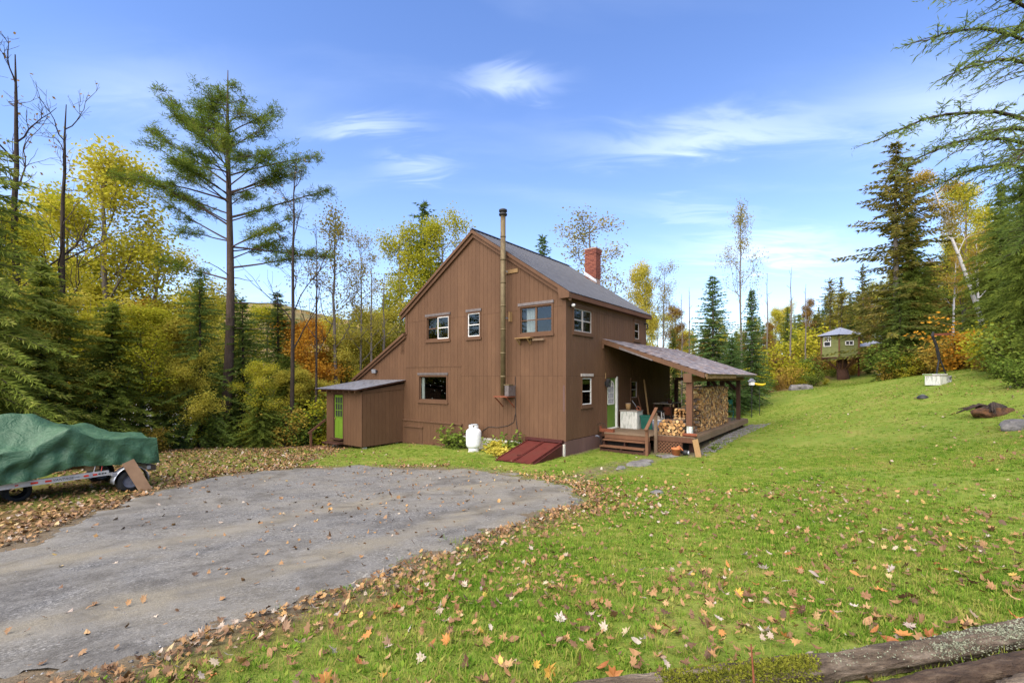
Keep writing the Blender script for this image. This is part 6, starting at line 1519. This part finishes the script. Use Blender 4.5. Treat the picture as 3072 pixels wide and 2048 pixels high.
for (c_, px, Z, h_) in sh_list:
    wh = 'on the right bank' if px > 2620 else 'in the weeds along the far lawn edge'
    X = bear(px, Z); put('shrub_' + c_, X, Z, h_, ('low ' if h_ < 1.25 else 'tall ' if h_ > 2.1 else 'mid-height ') + {'orange': 'orange', 'gold': 'golden', 'yellow': 'yellow-green', 'green': 'green', 'russet': 'russet'}[c_] + ' shrub ' + wh, 'shrub', 'shrubs ' + wh, 1.25)
# plants by the house
for (key, x, y, h_, lab) in (('fern', -.30, 5.35, .85, 'green leafy plant between the tank and the access panel'), ('fern', -.28, 4.75, .75, 'withered leafy plant just left of the gas tank'), ('ylw', -.62, 2.35, .50, 'yellow hosta leaves beside the cellar hatch'), ('ylw', -.95, 2.0, .42, 'low yellow leaves against the hatch edge'), ('fern', -.3, 2.0, .75, 'green and yellow weeds growing before the white foundation'), ('ylw', -.45, 2.85, .55, 'yellowing weeds between the tank and the cellar hatch'), ('fern', -.25, 3.1, .55, 'thin green weeds before the white foundation')):
    X, Y = h2w(x, y); put(key, X, Y, h_, lab, 'plant', None, 1.2)
X, Y = h2w(3.6, -3.95); put('fern', X, Y, .3, 'small weed growing under the deck rim', 'plant')

# ---- hemlock reaching in from the right
hx_, hy_ = 12.6, 10.2; hb = g(hx_, hy_)
tb = Tubes(); zz = np.linspace(0, 1, 10); tb.add(np.c_[.2 * np.sin(zz * 3), .1 * np.sin(zz * 5), zz * 15 - .4], .30 * (1 - zz) ** .8 + .02, 10)
PP, DD, WW = [], [], []
def bough(z0, tip, r=.05, nt=26, sc=1.0):
    """a main limb with side twigs that carry drooping sprays"""
    a = np.array([0, 0, z0]); b = np.array(tip); k = 10; t_ = np.linspace(0, 1, k)[:, None]
    pts = a + (b - a) * t_ + np.array([0, 0, 1]) * (.55 * np.sin(t_ * 3.14) * .8 - .35 * t_ ** 3) + np.cumsum(rng.normal(0, .03, (k, 3)), 0) * t_
    tb.add(pts, np.linspace(r, .008, k), 6); d0 = unit(b - a)
    side = unit(np.cross(d0, [0, 0, 1]))
    for j in range(nt):
        f = .22 + .78 * (j + rng.random()) / nt; p = np.array([np.interp(f, t_[:, 0], pts[:, q]) for q in range(3)])
        sgn = 1 if j % 2 else -1; l2 = (1.2 - .9 * f) * rng.uniform(.35, 1.3) * sc
        dv = unit(d0 * rng.uniform(.5, 1.1) + side * sgn * rng.uniform(.5, 1.0) + np.array([0, 0, rng.uniform(-.6, .35)]))
        m = max(5, int(l2 / .055)); q = p + dv * np.linspace(0, l2, m)[:, None]; q[:, 2] -= .22 * np.linspace(0, 1, m) ** 2 * l2
        tb.add(q[::max(1, m // 4)], np.linspace(.012, .004, len(q[::max(1, m // 4)])), 3)
        for s2 in (-1, 1, 0):
            w_ = unit(np.cross(dv, [0, 0, 1])); dd = unit(dv * rng.uniform(.5, 1.1, (m, 1)) + w_ * s2 * rng.uniform(.3, .9, (m, 1)) + np.array([0, 0, -1]) * rng.uniform(-.3, .8, (m, 1)) + rng.normal(0, .28, (m, 3)))
            if s2 == 0 and j % 2: continue
            PP.append(q); DD.append(dd * (rng.uniform(.08, .19, m) * sc)[:, None]); WW.append(rng.uniform(.007, .013, m))
            PP.append((q + dd * .10)[::2]); DD.append((unit(dd + rng.normal(0, .5, (m, 3))) * rng.uniform(.06, .13, m)[:, None])[::2]); WW.append(rng.uniform(.006, .010, m)[::2])
def hw(px, py, Z): return (bear(px, Z) - hx_, Z - hy_, CAM_Z + (1131 - py) / 1375 * Z - hb)
for (px, py, Z, z0, nt) in ((2640, 330, 8.6, 6.6, 34), (2720, 440, 9.4, 6.0, 24), (2745, 40, 8.4, 8.0, 32), (2830, 165, 8.0, 7.5, 28), (2790, -60, 9.0, 8.6, 24), (2790, 500, 9.8, 5.4, 34), (2900, 400, 8.8, 6.2, 24), (2960, 90, 9.0, 8.2, 20), (2990, 460, 8.4, 5.8, 34), (2900, -150, 9.2, 9.4, 36), (3030, 720, 10.4, 4.2, 34), (3020, 560, 10.8, 4.8, 34)):
    bough(z0, hw(px, py, Z), .055, nt)
for k in range(9):
    a = rng.uniform(-1.3, 1.6); z0 = rng.uniform(5, 12); L = 3.6 * (1 - z0 / 16); bough(z0, (L * math.cos(a), L * math.sin(a), z0 + rng.uniform(-.5, .3)), .04, 22)
hem_ = tag(link('hemlock_tree', None, None, (hx_, hy_, hb)), 'near hemlock whose feathery boughs reach in over the lawn from the right', 'tree')
link('trunk', tb.mesh('trunk', 'bark_dark'), hem_); Vh = blades(np.concatenate(PP), np.concatenate(DD), np.concatenate(WW), .6); link('crown', arr_mesh('crown', Vh, quads_of(Vh), 'needles_dark'), hem_)

# remove prototypes that were never placed
for key, (r, h_, used_) in PROTO.items():
    if not used_:
        for c_ in list(r.children): bpy.data.objects.remove(c_)
        bpy.data.objects.remove(r)

# ------------------------------------------------------------------ far hills
m, t, p = newmat('hill_forest')
v = coords(t)
n1 = noise(t, v, .06, 5, .7); n2 = noise(t, v, .012, 3, .6)
c = mixc(t, .6, ramp(t, n1, [(.3, lin(66, 78, 46)), (.48, lin(110, 100, 60)), (.6, lin(132, 108, 72)), (.75, lin(150, 118, 72))]), ramp(t, n2, [(.35, lin(78, 88, 62)), (.65, lin(140, 112, 88))]))  # greyed pinkish tones: bare woods with distance haze mixed into the colour
LK(t, c, p.inputs['Base Color']); p.inputs['Roughness'].default_value = 1; p.inputs['Specular IOR Level'].default_value = 0
az = np.linspace(R(20), R(160), 320); rr3 = np.linspace(0, 1, 26)
AZ, RRR = np.meshgrid(az, rr3); dist = 260 + 420 * RRR
ridge = 20 + 58 * np.exp(-((AZ - R(112)) / R(22)) ** 2) + 8 * np.sin(AZ * 9 + 1) + 4 * np.sin(AZ * 21 + 2)
HX, HY = dist * np.cos(AZ), dist * np.sin(AZ)
HZ = -8 + (ridge + 8) * np.sin(RRR * math.pi / 2 * 1.25) ** 1.2 + (2.6 * rng.random(AZ.shape) - 1.3) * (RRR > .02)
ii = np.arange(AZ.size).reshape(AZ.shape); Qh = np.stack([ii[:-1, :-1], ii[:-1, 1:], ii[1:, 1:], ii[1:, :-1]], -1).reshape(-1, 4)
tag(link('hills', arr_mesh('hills', np.stack([HX, HY, HZ], -1).reshape(-1, 3), Qh, 'hill_forest')), kind='structure')
# ------------------------------------------------------------------ foreground logs
def log(name, label, path, rad, mat, seed, n=44, rings=150):
    P = np.array(path, float); t0 = np.linspace(0, 1, len(P)); t_ = np.linspace(0, 1, rings)
    Q = np.c_[np.interp(t_, t0, P[:, 0]), np.interp(t_, t0, P[:, 1]), np.interp(t_, t0, P[:, 2])]; rr_ = np.interp(t_, t0, rad)
    d = unit(np.gradient(Q, axis=0)); s = unit(np.cross(d, [0, 0, 1.])); u = np.cross(s, d); vs = []
    for i in range(rings):
        for k in range(n):
            a = 2 * math.pi * k / n
            b = mnoise.noise(Vector((t_[i] * 9 + seed, math.cos(a) * 1.2, math.sin(a) * 1.2))) * .30 + mnoise.noise(Vector((t_[i] * 13 + seed, math.cos(a) * 5, math.sin(a) * 5))) * .22 + mnoise.noise(Vector((t_[i] * 60 + seed, math.cos(a) * 9, math.sin(a) * 9))) * .12
            vs.append(Q[i] + (s[i] * math.cos(a) + u[i] * math.sin(a)) * rr_[i] * (1 + b))
    o = len(vs); fs = [(i * n + k, i * n + (k + 1) % n, (i + 1) * n + (k + 1) % n, (i + 1) * n + k) for i in range(rings - 1) for k in range(n)]
    r = thing(name, label, 'log')
    mb = MB().add(vs, fs); mb.p += [tuple(range(n - 1, -1, -1)), tuple((rings - 1) * n + k for k in range(n))]; mb.mi += [0, 0]
    mb.build('bark', mat, r, True); return r, Q, rr_, s, u
surf('log_bark', lin(62, 50, 40), lin(102, 88, 72), .9, 7, (.6, 2.5, 2.5), bumps=1, bdist=.03, c3=lin(146, 132, 114), fine=30)
surf('log_bark_brown', lin(46, 36, 28), lin(76, 60, 46), .9, 7, (.6, 2.5, 2.5), bumps=1, bdist=.03, c3=lin(106, 90, 72), fine=30)
l1, Q1, r1, s1, u1 = log('log', 'long mossy log lying along the lawn edge in the foreground', [(-.35, 2.36, 1.00), (.1, 2.42, 1.03), (.9, 2.50, 1.055), (1.7, 2.60, 1.07), (2.5, 2.74, 1.085), (3.3, 2.92, 1.10), (4.2, 3.1, 1.13)], [.03, .048, .062, .07, .075, .078, .08], 'log_bark', 2.2)
l2, Q2, r2, s2, u2 = log('log', 'brown barked log lying in front of the long mossy log', [(1.55, 2.36, 1.0), (2.0, 2.43, 1.05), (2.8, 2.57, 1.10), (3.8, 2.75, 1.12)], [.05, .06, .065, .07], 'log_bark_brown', 8.8)
l3, Q3, r3, s3, u3 = log('log', 'lowest dark log under the brown barked log', [(1.7, 2.22, 1.0), (2.2, 2.30, 1.05), (2.8, 2.40, 1.09), (3.6, 2.55, 1.09)], [.05, .07, .075, .08], 'log_bark', 15.1)
l4, Q4, r4, s4, u4 = log('log', 'pale yellowish split log end beside the brown barked log', [(1.28, 2.30, 1.03), (1.5, 2.34, 1.05), (1.95, 2.40, 1.05)], [.045, .055, .05], 'raw_wood', 21.1, rings=24)
def tufts(parent, name, mat, Q, rr_, s, u, f0, f1, n, L, W_, spread=.9, centre=1.5):
    P, D = [], []
    for k in range(n):
        i = int(rng.uniform(f0, f1) * (len(Q) - 1)); a = centre + rng.normal(0, spread * .5); q = Q[i] + (s[i] * math.cos(a) + u[i] * math.sin(a)) * rr_[i] * 1.02 + unit(np.gradient(Q, axis=0))[i] * rng.uniform(-.04, .04)
        P.append(q); dn = s[i] * math.cos(a) + u[i] * math.sin(a); D.append(unit(dn + rng.normal(0, .6, 3)) * L * rng.uniform(.5, 1.3))
    V = blades(np.array(P), np.array(D), np.full(n, W_), 1.0); o = link(name, arr_mesh(name, V, quads_of(V), mat), parent); return tag(o, kind='stuff')
tufts(l1, 'moss', 'moss', Q1, r1, s1, u1, .32, .50, 5200, .020, .005, 1.1, .95)
tufts(l1, 'lichen', 'lichen', Q1, r1, s1, u1, .66, .95, 3000, .014, .005, .9, .95)
tufts(l1, 'lichen', 'lichen', Q1, r1, s1, u1, .52, .66, 200, .010, .005, .9, 1.2)
# a young stem with a few yellow leaves in front of the logs
yt = thing('sapling', 'thin brown sapling stem with a few yellow leaves by the logs', 'sapling', (1.22, 2.30, 1.0))
MB().tube([(0, 0, -.05), (.0, .01, .18), (-.01, .02, .38)], [.008, .006, .003], 6).build('stem', 'rust', yt)
MB().tube([(.05, 0, -.05), (.07, .01, .16)], [.004, .002], 5).build('stem', 'rust', yt)
for (a, z, L) in ((.4, .17, .09), (2.9, .12, .07), (1.3, .15, .08), (-.4, .14, .11)):
    d = Vector((math.cos(a), math.sin(a) * .4, .15)); sd = d.cross(Vector((0, .6, 1))).normalized() * .017; b = Vector((0, .01, z))
    MB().add([b, b + d * L * .5 + sd, b + d * L, b + d * L * .5 - sd], [(0, 1, 2, 3)]).build('leaf', 'leaf_yellow', yt)

# ------------------------------------------------------------------ fallen leaves
def maple_leaf(seed):
    r_ = np.random.default_rng(seed)
    prof = [(0, -.30), (.10, -.16), (.34, -.22), (.26, -.04), (.50, .10), (.30, .14), (.30, .34), (.13, .26), (0, .55), (-.13, .26), (-.30, .34), (-.30, .14), (-.50, .10), (-.26, -.04), (-.34, -.22), (-.10, -.16)]
    if seed % 3 == 2: prof = [(0, -.42), (.12, -.28), (.20, -.05), (.17, .18), (.08, .36), (0, .5), (-.08, .36), (-.17, .18), (-.20, -.05), (-.12, -.28)]
    c1, c2, c3 = r_.uniform(-.3, 1.5), r_.uniform(-.8, 1.0), r_.uniform(-.7, .7)
    V = [(0, .02, -.0)] + [(x * r_.uniform(.9, 1.1), y * r_.uniform(.9, 1.1), c1 * x * x + c2 * y * y + c3 * x * y + r_.uniform(-.03, .03)) for x, y in prof]
    n = len(prof); return V, [(0, 1 + k, 1 + (k + 1) % n) for k in range(n)]
LM = []
for s_ in range(9):
    V, F = maple_leaf(s_); LM.append((np.array(V), np.array(F)))
leaf_me = [MB().add([tuple(q) for q in V], [tuple(f) for f in F]).mesh('fallen_leaf', 'fallen') for V, F in LM]
KINDS = [('brown curled maple leaf lying on the foreground lawn', 'brown fallen leaves', (lin(104, 72, 44), lin(126, 90, 56), lin(86, 58, 36))),
         ('tan dry maple leaf lying on the foreground lawn', 'tan fallen leaves', (lin(152, 116, 74), lin(166, 132, 88), lin(140, 104, 62))),
         ('pale grey underside of a maple leaf on the foreground lawn', 'pale fallen leaves', (lin(166, 152, 140), lin(182, 168, 156), lin(154, 138, 124))),
         ('orange-brown maple leaf lying on the foreground lawn', 'orange fallen leaves', (lin(156, 98, 44), lin(170, 114, 52), lin(142, 86, 38))),
         ('yellow fallen leaf lying on the foreground lawn', 'yellow fallen leaves', (lin(184, 148, 54), lin(174, 134, 48), lin(192, 164, 74)))]
def ground_z(X, Y):
    X = np.asarray(X, float); Y = np.asarray(Y, float); return H(X, Y) + .018 * wav(X * .8, Y * .8)
drv = lambda X, Y: psd(X, Y, DRIVE) + .34 * wav(X * 1.2, Y * 1.2)
lw = rng.choice(5, 6000, p=[.36, .30, .12, .14, .08]); made = 0; tries = 0
while made < 290 and tries < 4000:
    tries += 1
    Z = 2.3 + 2.6 * rng.random() ** 1.3; X = bear(rng.uniform(150, 3100), Z)
    if X < -1.0 and drv(np.array(X), np.array(Z)) > .0: 
        if rng.random() > .12: continue
    if X > .0 and Z < 2.45 + .17 * X and rng.random() < .9: continue      # the logs lie here
    if rng.random() > .55 + .45 * float(wav(np.array(X * 2.), np.array(Z * 2.))): continue
    k = int(lw[tries]); lab, grp, cols = KINDS[k]
    o = link('fallen_leaf', leaf_me[int(rng.integers(0, 9))]); s_ = rng.uniform(.065, .125)
    zz_ = float(ground_z(X, Z)); on_drive = float(drv(np.array(X), np.array(Z))) > 0
    o.location = (X, Z, zz_ + (.02 if on_drive else rng.uniform(.012, .048))); o.scale = (s_, s_, s_); o.rotation_euler = (rng.normal(0, .5), rng.normal(0, .5), rng.uniform(0, 6.28)); o.color = cols[int(rng.integers(0, 3))]
    if on_drive: lab, grp = 'single leaf lying on the gravel drive', 'leaves on the drive'; o.rotation_euler = (rng.normal(0, .1), rng.normal(0, .1), rng.uniform(0, 6.28))
    tag(o, lab, 'leaf', grp); made += 1
def scatter(name, N_, xr, yr, dens, smin, smax, lift=.02, tilt=.35):
    X = rng.uniform(*xr, N_); Y = rng.uniform(*yr, N_); vis = np.abs(X / np.maximum(Y, .5)) < 1.75
    ok = (rng.random(N_) < dens(X, Y)) & vis & ~housemask(X, Y, .1); X, Y = X[ok], Y[ok]; Zg = ground_z(X, Y)
    Vs, Ts = [], []; off = 0
    ks = rng.integers(0, 9, len(X)); sz = rng.uniform(smin, smax, len(X)); az_ = rng.uniform(0, 6.28, len(X)); ta, tb_ = rng.normal(0, tilt, (2, len(X)))
    for i in range(len(X)):
        V, F = LM[ks[i]]; 
        if Y[i] > 7.5: V = V[[0] + list(range(1, len(V), 2))]; n = len(V) - 1; F = np.array([(0, 1 + k, 1 + (k + 1) % n) for k in range(n)])
        c_, s_ = math.cos(az_[i]), math.sin(az_[i]); W_ = V * sz[i]
        q = np.c_[W_[:, 0] * c_ - W_[:, 1] * s_, W_[:, 0] * s_ + W_[:, 1] * c_, W_[:, 2]]
        q[:, 2] += q[:, 0] * ta[i] + q[:, 1] * tb_[i]; q += (X[i], Y[i], Zg[i] + lift * rng.uniform(.6, 1.7))
        Vs.append(q); Ts.append(F + off); off += len(q)
    return tag(link(name, arr_mesh(name, np.concatenate(Vs), None, 'litter', np.concatenate(Ts))), kind='stuff')
def d_lawn(X, Y):
    dd = -drv(X, Y); w_ = wav(X * 1.1, Y * 1.1) + .7 * np.clip(wav(X * 3.3, Y * 3.3), -1, 1)
    edge = np.exp(-np.clip(dd, 0, 9) / .6) * 1.0
    near = .75 * np.clip(.30 - .02 * (Y - 3) + .62 * w_, .02, 1) * np.clip((11 - Y) / 6, 0.03, 1) * np.clip(1.15 - X * .09, .25, 1)
    return np.where(dd > .0, np.maximum(edge * np.clip((14 - Y) / 3, .1, 1), near), .016) * np.where((X > .2) & (Y < 2.55 + .17 * X), 0.0, 1)
scatter('leaf_litter', 105000, (-4, 11), (2.3, 16), d_lawn, .03, .085, .032, .5)
def d_left(X, Y):
    dd = -drv(X, Y); w_ = wav(X * 1.3, Y * 1.3)
    return np.where(dd > 0, np.clip(.35 + .55 * np.exp(-dd / .9) + .3 * w_, .04, 1) * np.clip((X < -6.5) * 1.0 + (Y > 14.5) * .5, 0, 1) * np.where((Y > 15) & (X > -7), .10, 1), .02)
scatter('leaf_litter', 75000, (-17, -2), (5.5, 21.5), d_left, .04, .10, .02, .45)
def d_far(X, Y): return np.clip(.25 + .5 * wav(X * .8, Y * .8), .02, 1) * np.where(X > 10, np.clip((X - 9) / 8, 0, 1), .12)
scatter('leaf_litter', 9000, (4, 22), (8, 24), d_far, .045, .085)
# loose stones on the drive
n_ = 90000; X = rng.uniform(-13, 2.2, n_); Y = rng.uniform(2.2, 15, n_); ok = (drv(X, Y) > -.5 * rng.random(n_) ** 2) & (np.abs(X / Y) < 1.25) & (rng.random(n_) < np.interp(Y, [2, 6, 15], [1, .7, .25]) * np.clip(.6 + .6 * wav(X * 1.3, Y * 1.3), .1, 1)); X, Y = X[ok], Y[ok]; n_ = len(X)
Z_ = ground_z(X, Y) + .012; sz = rng.uniform(.0035, .0085, n_) * (1 + rng.random(n_) ** 8 * 2.2); a = rng.uniform(0, 6.28, n_)
ring_ = np.stack([np.stack([X + sz * np.cos(a + q_) * rng.uniform(.7, 1.2, n_), Y + sz * np.sin(a + q_) * rng.uniform(.7, 1.2, n_), Z_ - .002], -1) for q_ in (0, 1.6, 3.1, 4.7)] + [np.stack([X + sz * .3 * np.cos(a), Y + sz * .3 * np.sin(a), Z_ + sz * .75], -1)], 1).reshape(-1, 3)
b_ = np.arange(n_)[:, None] * 5; Ts = np.concatenate([b_ + np.array(q_) for q_ in ((0, 1, 4), (1, 2, 4), (2, 3, 4), (3, 0, 4))])
m, t, p = newmat('pebble'); gi = N(t, 'ShaderNodeNewGeometry')
LK(t, ramp(t, gi.outputs['Random Per Island'], [(0, lin(44, 44, 45)), (.45, lin(82, 82, 82)), (.88, lin(116, 115, 113)), (1, lin(170, 168, 164))]), p.inputs['Base Color']); p.inputs['Roughness'].default_value = .8
tag(link('drive_gravel', arr_mesh('drive_gravel', ring_, None, 'pebble', Ts)), kind='stuff')
# leaves on the shed roof
sl2 = MB()
for k in range(70):
    x = rng.uniform(-2.5, -.1); y = rng.uniform(8.5, 11.4); z = 2.225 + (x + 2.57) * .1635 + .025; s_ = rng.uniform(.02, .05); a = rng.uniform(0, 6.28)
    sl2.add([h2w(x + s_ * math.cos(a + q_), y + s_ * math.sin(a + q_)) + (z + rng.uniform(0, .01),) for q_ in (0, 1.5, 3.1, 4.6)], [(0, 1, 2, 3)])
tag(sl2.build('roof_leaves', 'litter'), kind='stuff')

# ------------------------------------------------------------------ grass
m, t, p = newmat('grass_blade'); t.nodes.remove(p)
ge = N(t, 'ShaderNodeNewGeometry'); oi = N(t, 'ShaderNodeObjectInfo')
k1 = noise(t, ge.outputs['Position'], .7, 6, .68); k2 = ge.outputs['Random Per Island']
k_ = M(t, 'ADD', M(t, 'MULTIPLY', k1, .75), M(t, 'ADD', M(t, 'MULTIPLY', k2, .25), M(t, 'MULTIPLY', M(t, 'SUBTRACT', oi.outputs['Random'], .5), .35)))
c = ramp(t, k_, [(.24, lin(66, 99, 27)), (.38, lin(90, 124, 37)), (.51, lin(114, 141, 47)), (.64, lin(144, 149, 67)), (.8, lin(158, 139, 86))])
d_ = N(t, 'ShaderNodeBsdfDiffuse'); tl = N(t, 'ShaderNodeBsdfTranslucent'); mxs = N(t, 'ShaderNodeMixShader'); mxs.inputs[0].default_value = .3
LK(t, c, d_.inputs[0]); LK(t, c, tl.inputs[0]); LK(t, d_.outputs[0], mxs.inputs[1]); LK(t, tl.outputs[0], mxs.inputs[2]); LK(t, mxs.outputs[0], t.nodes['Material Output'].inputs[0])
clump_col = bpy.data.collections.new('grass_clumps')
for s_ in range(5):
    Vs, Ts, Qs = [], [], []; o = 0
    nb_ = 26 if s_ < 4 else 10
    for k in range(nb_):
        a = rng.uniform(0, 6.28); r_ = .055 * math.sqrt(rng.random()); b = np.array([r_ * math.cos(a), r_ * math.sin(a), -.012]); L = rng.uniform(.022, .055) * (1.0 if s_ < 4 else 1.9); ln = rng.uniform(.1, .9)
        d = np.array([math.cos(a + rng.normal(0, .8)) * ln, math.sin(a + rng.normal(0, .8)) * ln, 1.0]); d /= np.linalg.norm(d); w_ = rng.uniform(.0016, .0032); sd = np.cross(d, [0, 0, 1.]); sd = sd / (np.linalg.norm(sd) + 1e-6) * w_
        m1 = b + d * L * .55; tip = b + d * L + np.array([d[0], d[1], -.5]) * L * .25
        Vs += [b - sd, b + sd, m1 + sd * .8, m1 - sd * .8, tip]; Qs.append((o, o + 1, o + 2, o + 3)); Ts.append((o + 3, o + 2, o + 4)); o += 5
    if s_ in (2,):   # a few broad-leaved weeds
        for k in range(5):
            a = rng.uniform(0, 6.28); b = np.array([.02 * math.cos(a), .02 * math.sin(a), .0]); d = np.array([math.cos(a), math.sin(a), .5]) * .04; sd = np.array([-math.sin(a), math.cos(a), 0]) * .010
            Vs += [b, b + d * .5 + sd, b + d, b + d * .5 - sd]; Qs.append((o, o + 1, o + 2, o + 3)); o += 4
    ob = bpy.data.objects.new('grass_clump', arr_mesh('grass_clump', np.array(Vs), np.array(Qs), 'grass_blade', np.array(Ts))); clump_col.objects.link(ob)
ax_ = np.arange(-16, 28.01, .4); ay_ = np.arange(.6, 38.6, .4)
AX, AY = np.meshgrid(ax_, ay_); AZ_ = ground_z(AX, AY)
ls_ = psd(AX, AY, LAWN); dr_ = drv(AX, AY); ps_ = psd(AX, AY, PATH)
den = np.clip(ls_ / .8 + .6 + .4 * wav(AX * 1.5, AY * 1.5), 0, 1) * np.clip(-dr_ / .9 + .12 + .45 * wav(AX * 3, AY * 3), 0, 1) * np.where(housemask(AX, AY, .05), 0, 1) * np.clip(1 - .8 * (ps_ > 0) * (.5 + .6 * wav(AX * 3, AY * 3)), .05, 1)
den *= np.clip(.75 + .9 * wav(AX * 1.7 + 5, AY * 1.7), .12, 1)
den *= np.where((AX < -7) & (AY < 21), np.clip(.25 + .35 * wav(AX, AY), .03, 1), 1)
dist = np.hypot(AX, AY); den *= np.interp(dist, [0, 4, 7, 12, 20, 40], [560, 560, 400, 220, 95, 40]) * (np.abs(AX) < 2.2 * AY + .5)
ii = np.arange(AX.size).reshape(AX.shape); Qa = np.stack([ii[:-1, :-1], ii[:-1, 1:], ii[1:, 1:], ii[1:, :-1]], -1).reshape(-1, 4)
me = arr_mesh('grass', np.stack([AX, AY, AZ_], -1).reshape(-1, 3), Qa, 'grass_blade'); at_ = me.attributes.new('dens', 'FLOAT', 'POINT'); at_.data.foreach_set('value', den.ravel().astype(np.float32))
grass = tag(link('grass', me), 'short green lawn grass with yellowing patches', 'grass', kind='stuff')
ng = bpy.data.node_groups.new('grass_scatter', 'GeometryNodeTree')
ng.interface.new_socket('Geometry', in_out='INPUT', socket_type='NodeSocketGeometry'); ng.interface.new_socket('Geometry', in_out='OUTPUT', socket_type='NodeSocketGeometry')
gi_ = ng.nodes.new('NodeGroupInput'); go_ = ng.nodes.new('NodeGroupOutput')
dp = ng.nodes.new('GeometryNodeDistributePointsOnFaces'); na = ng.nodes.new('GeometryNodeInputNamedAttribute'); na.data_type = 'FLOAT'; na.inputs['Name'].default_value = 'dens'
ci = ng.nodes.new('GeometryNodeCollectionInfo'); ci.inputs['Collection'].default_value = clump_col; ci.inputs['Separate Children'].default_value = True; ci.inputs['Reset Children'].default_value = True
ip_ = ng.nodes.new('GeometryNodeInstanceOnPoints'); ip_.inputs['Pick Instance'].default_value = True
rv = ng.nodes.new('FunctionNodeRandomValue'); rv.data_type = 'FLOAT_VECTOR'; rv.inputs[0].default_value = (-.15, -.15, 0); rv.inputs[1].default_value = (.15, .15, 6.283)
rs = ng.nodes.new('FunctionNodeRandomValue'); rs.data_type = 'FLOAT'; rs.inputs[2].default_value = .65; rs.inputs[3].default_value = 1.35
L_ = ng.links.new
L_(gi_.outputs[0], dp.inputs['Mesh']); L_(na.outputs['Attribute'], dp.inputs['Density']); L_(dp.outputs['Points'], ip_.inputs['Points']); L_(ci.outputs[0], ip_.inputs['Instance']); L_(rv.outputs[0], ip_.inputs['Rotation']); L_(rs.outputs[1], ip_.inputs['Scale']); L_(ip_.outputs[0], go_.inputs[0])
mdg = grass.modifiers.new('scatter', 'NODES'); mdg.node_group = ng
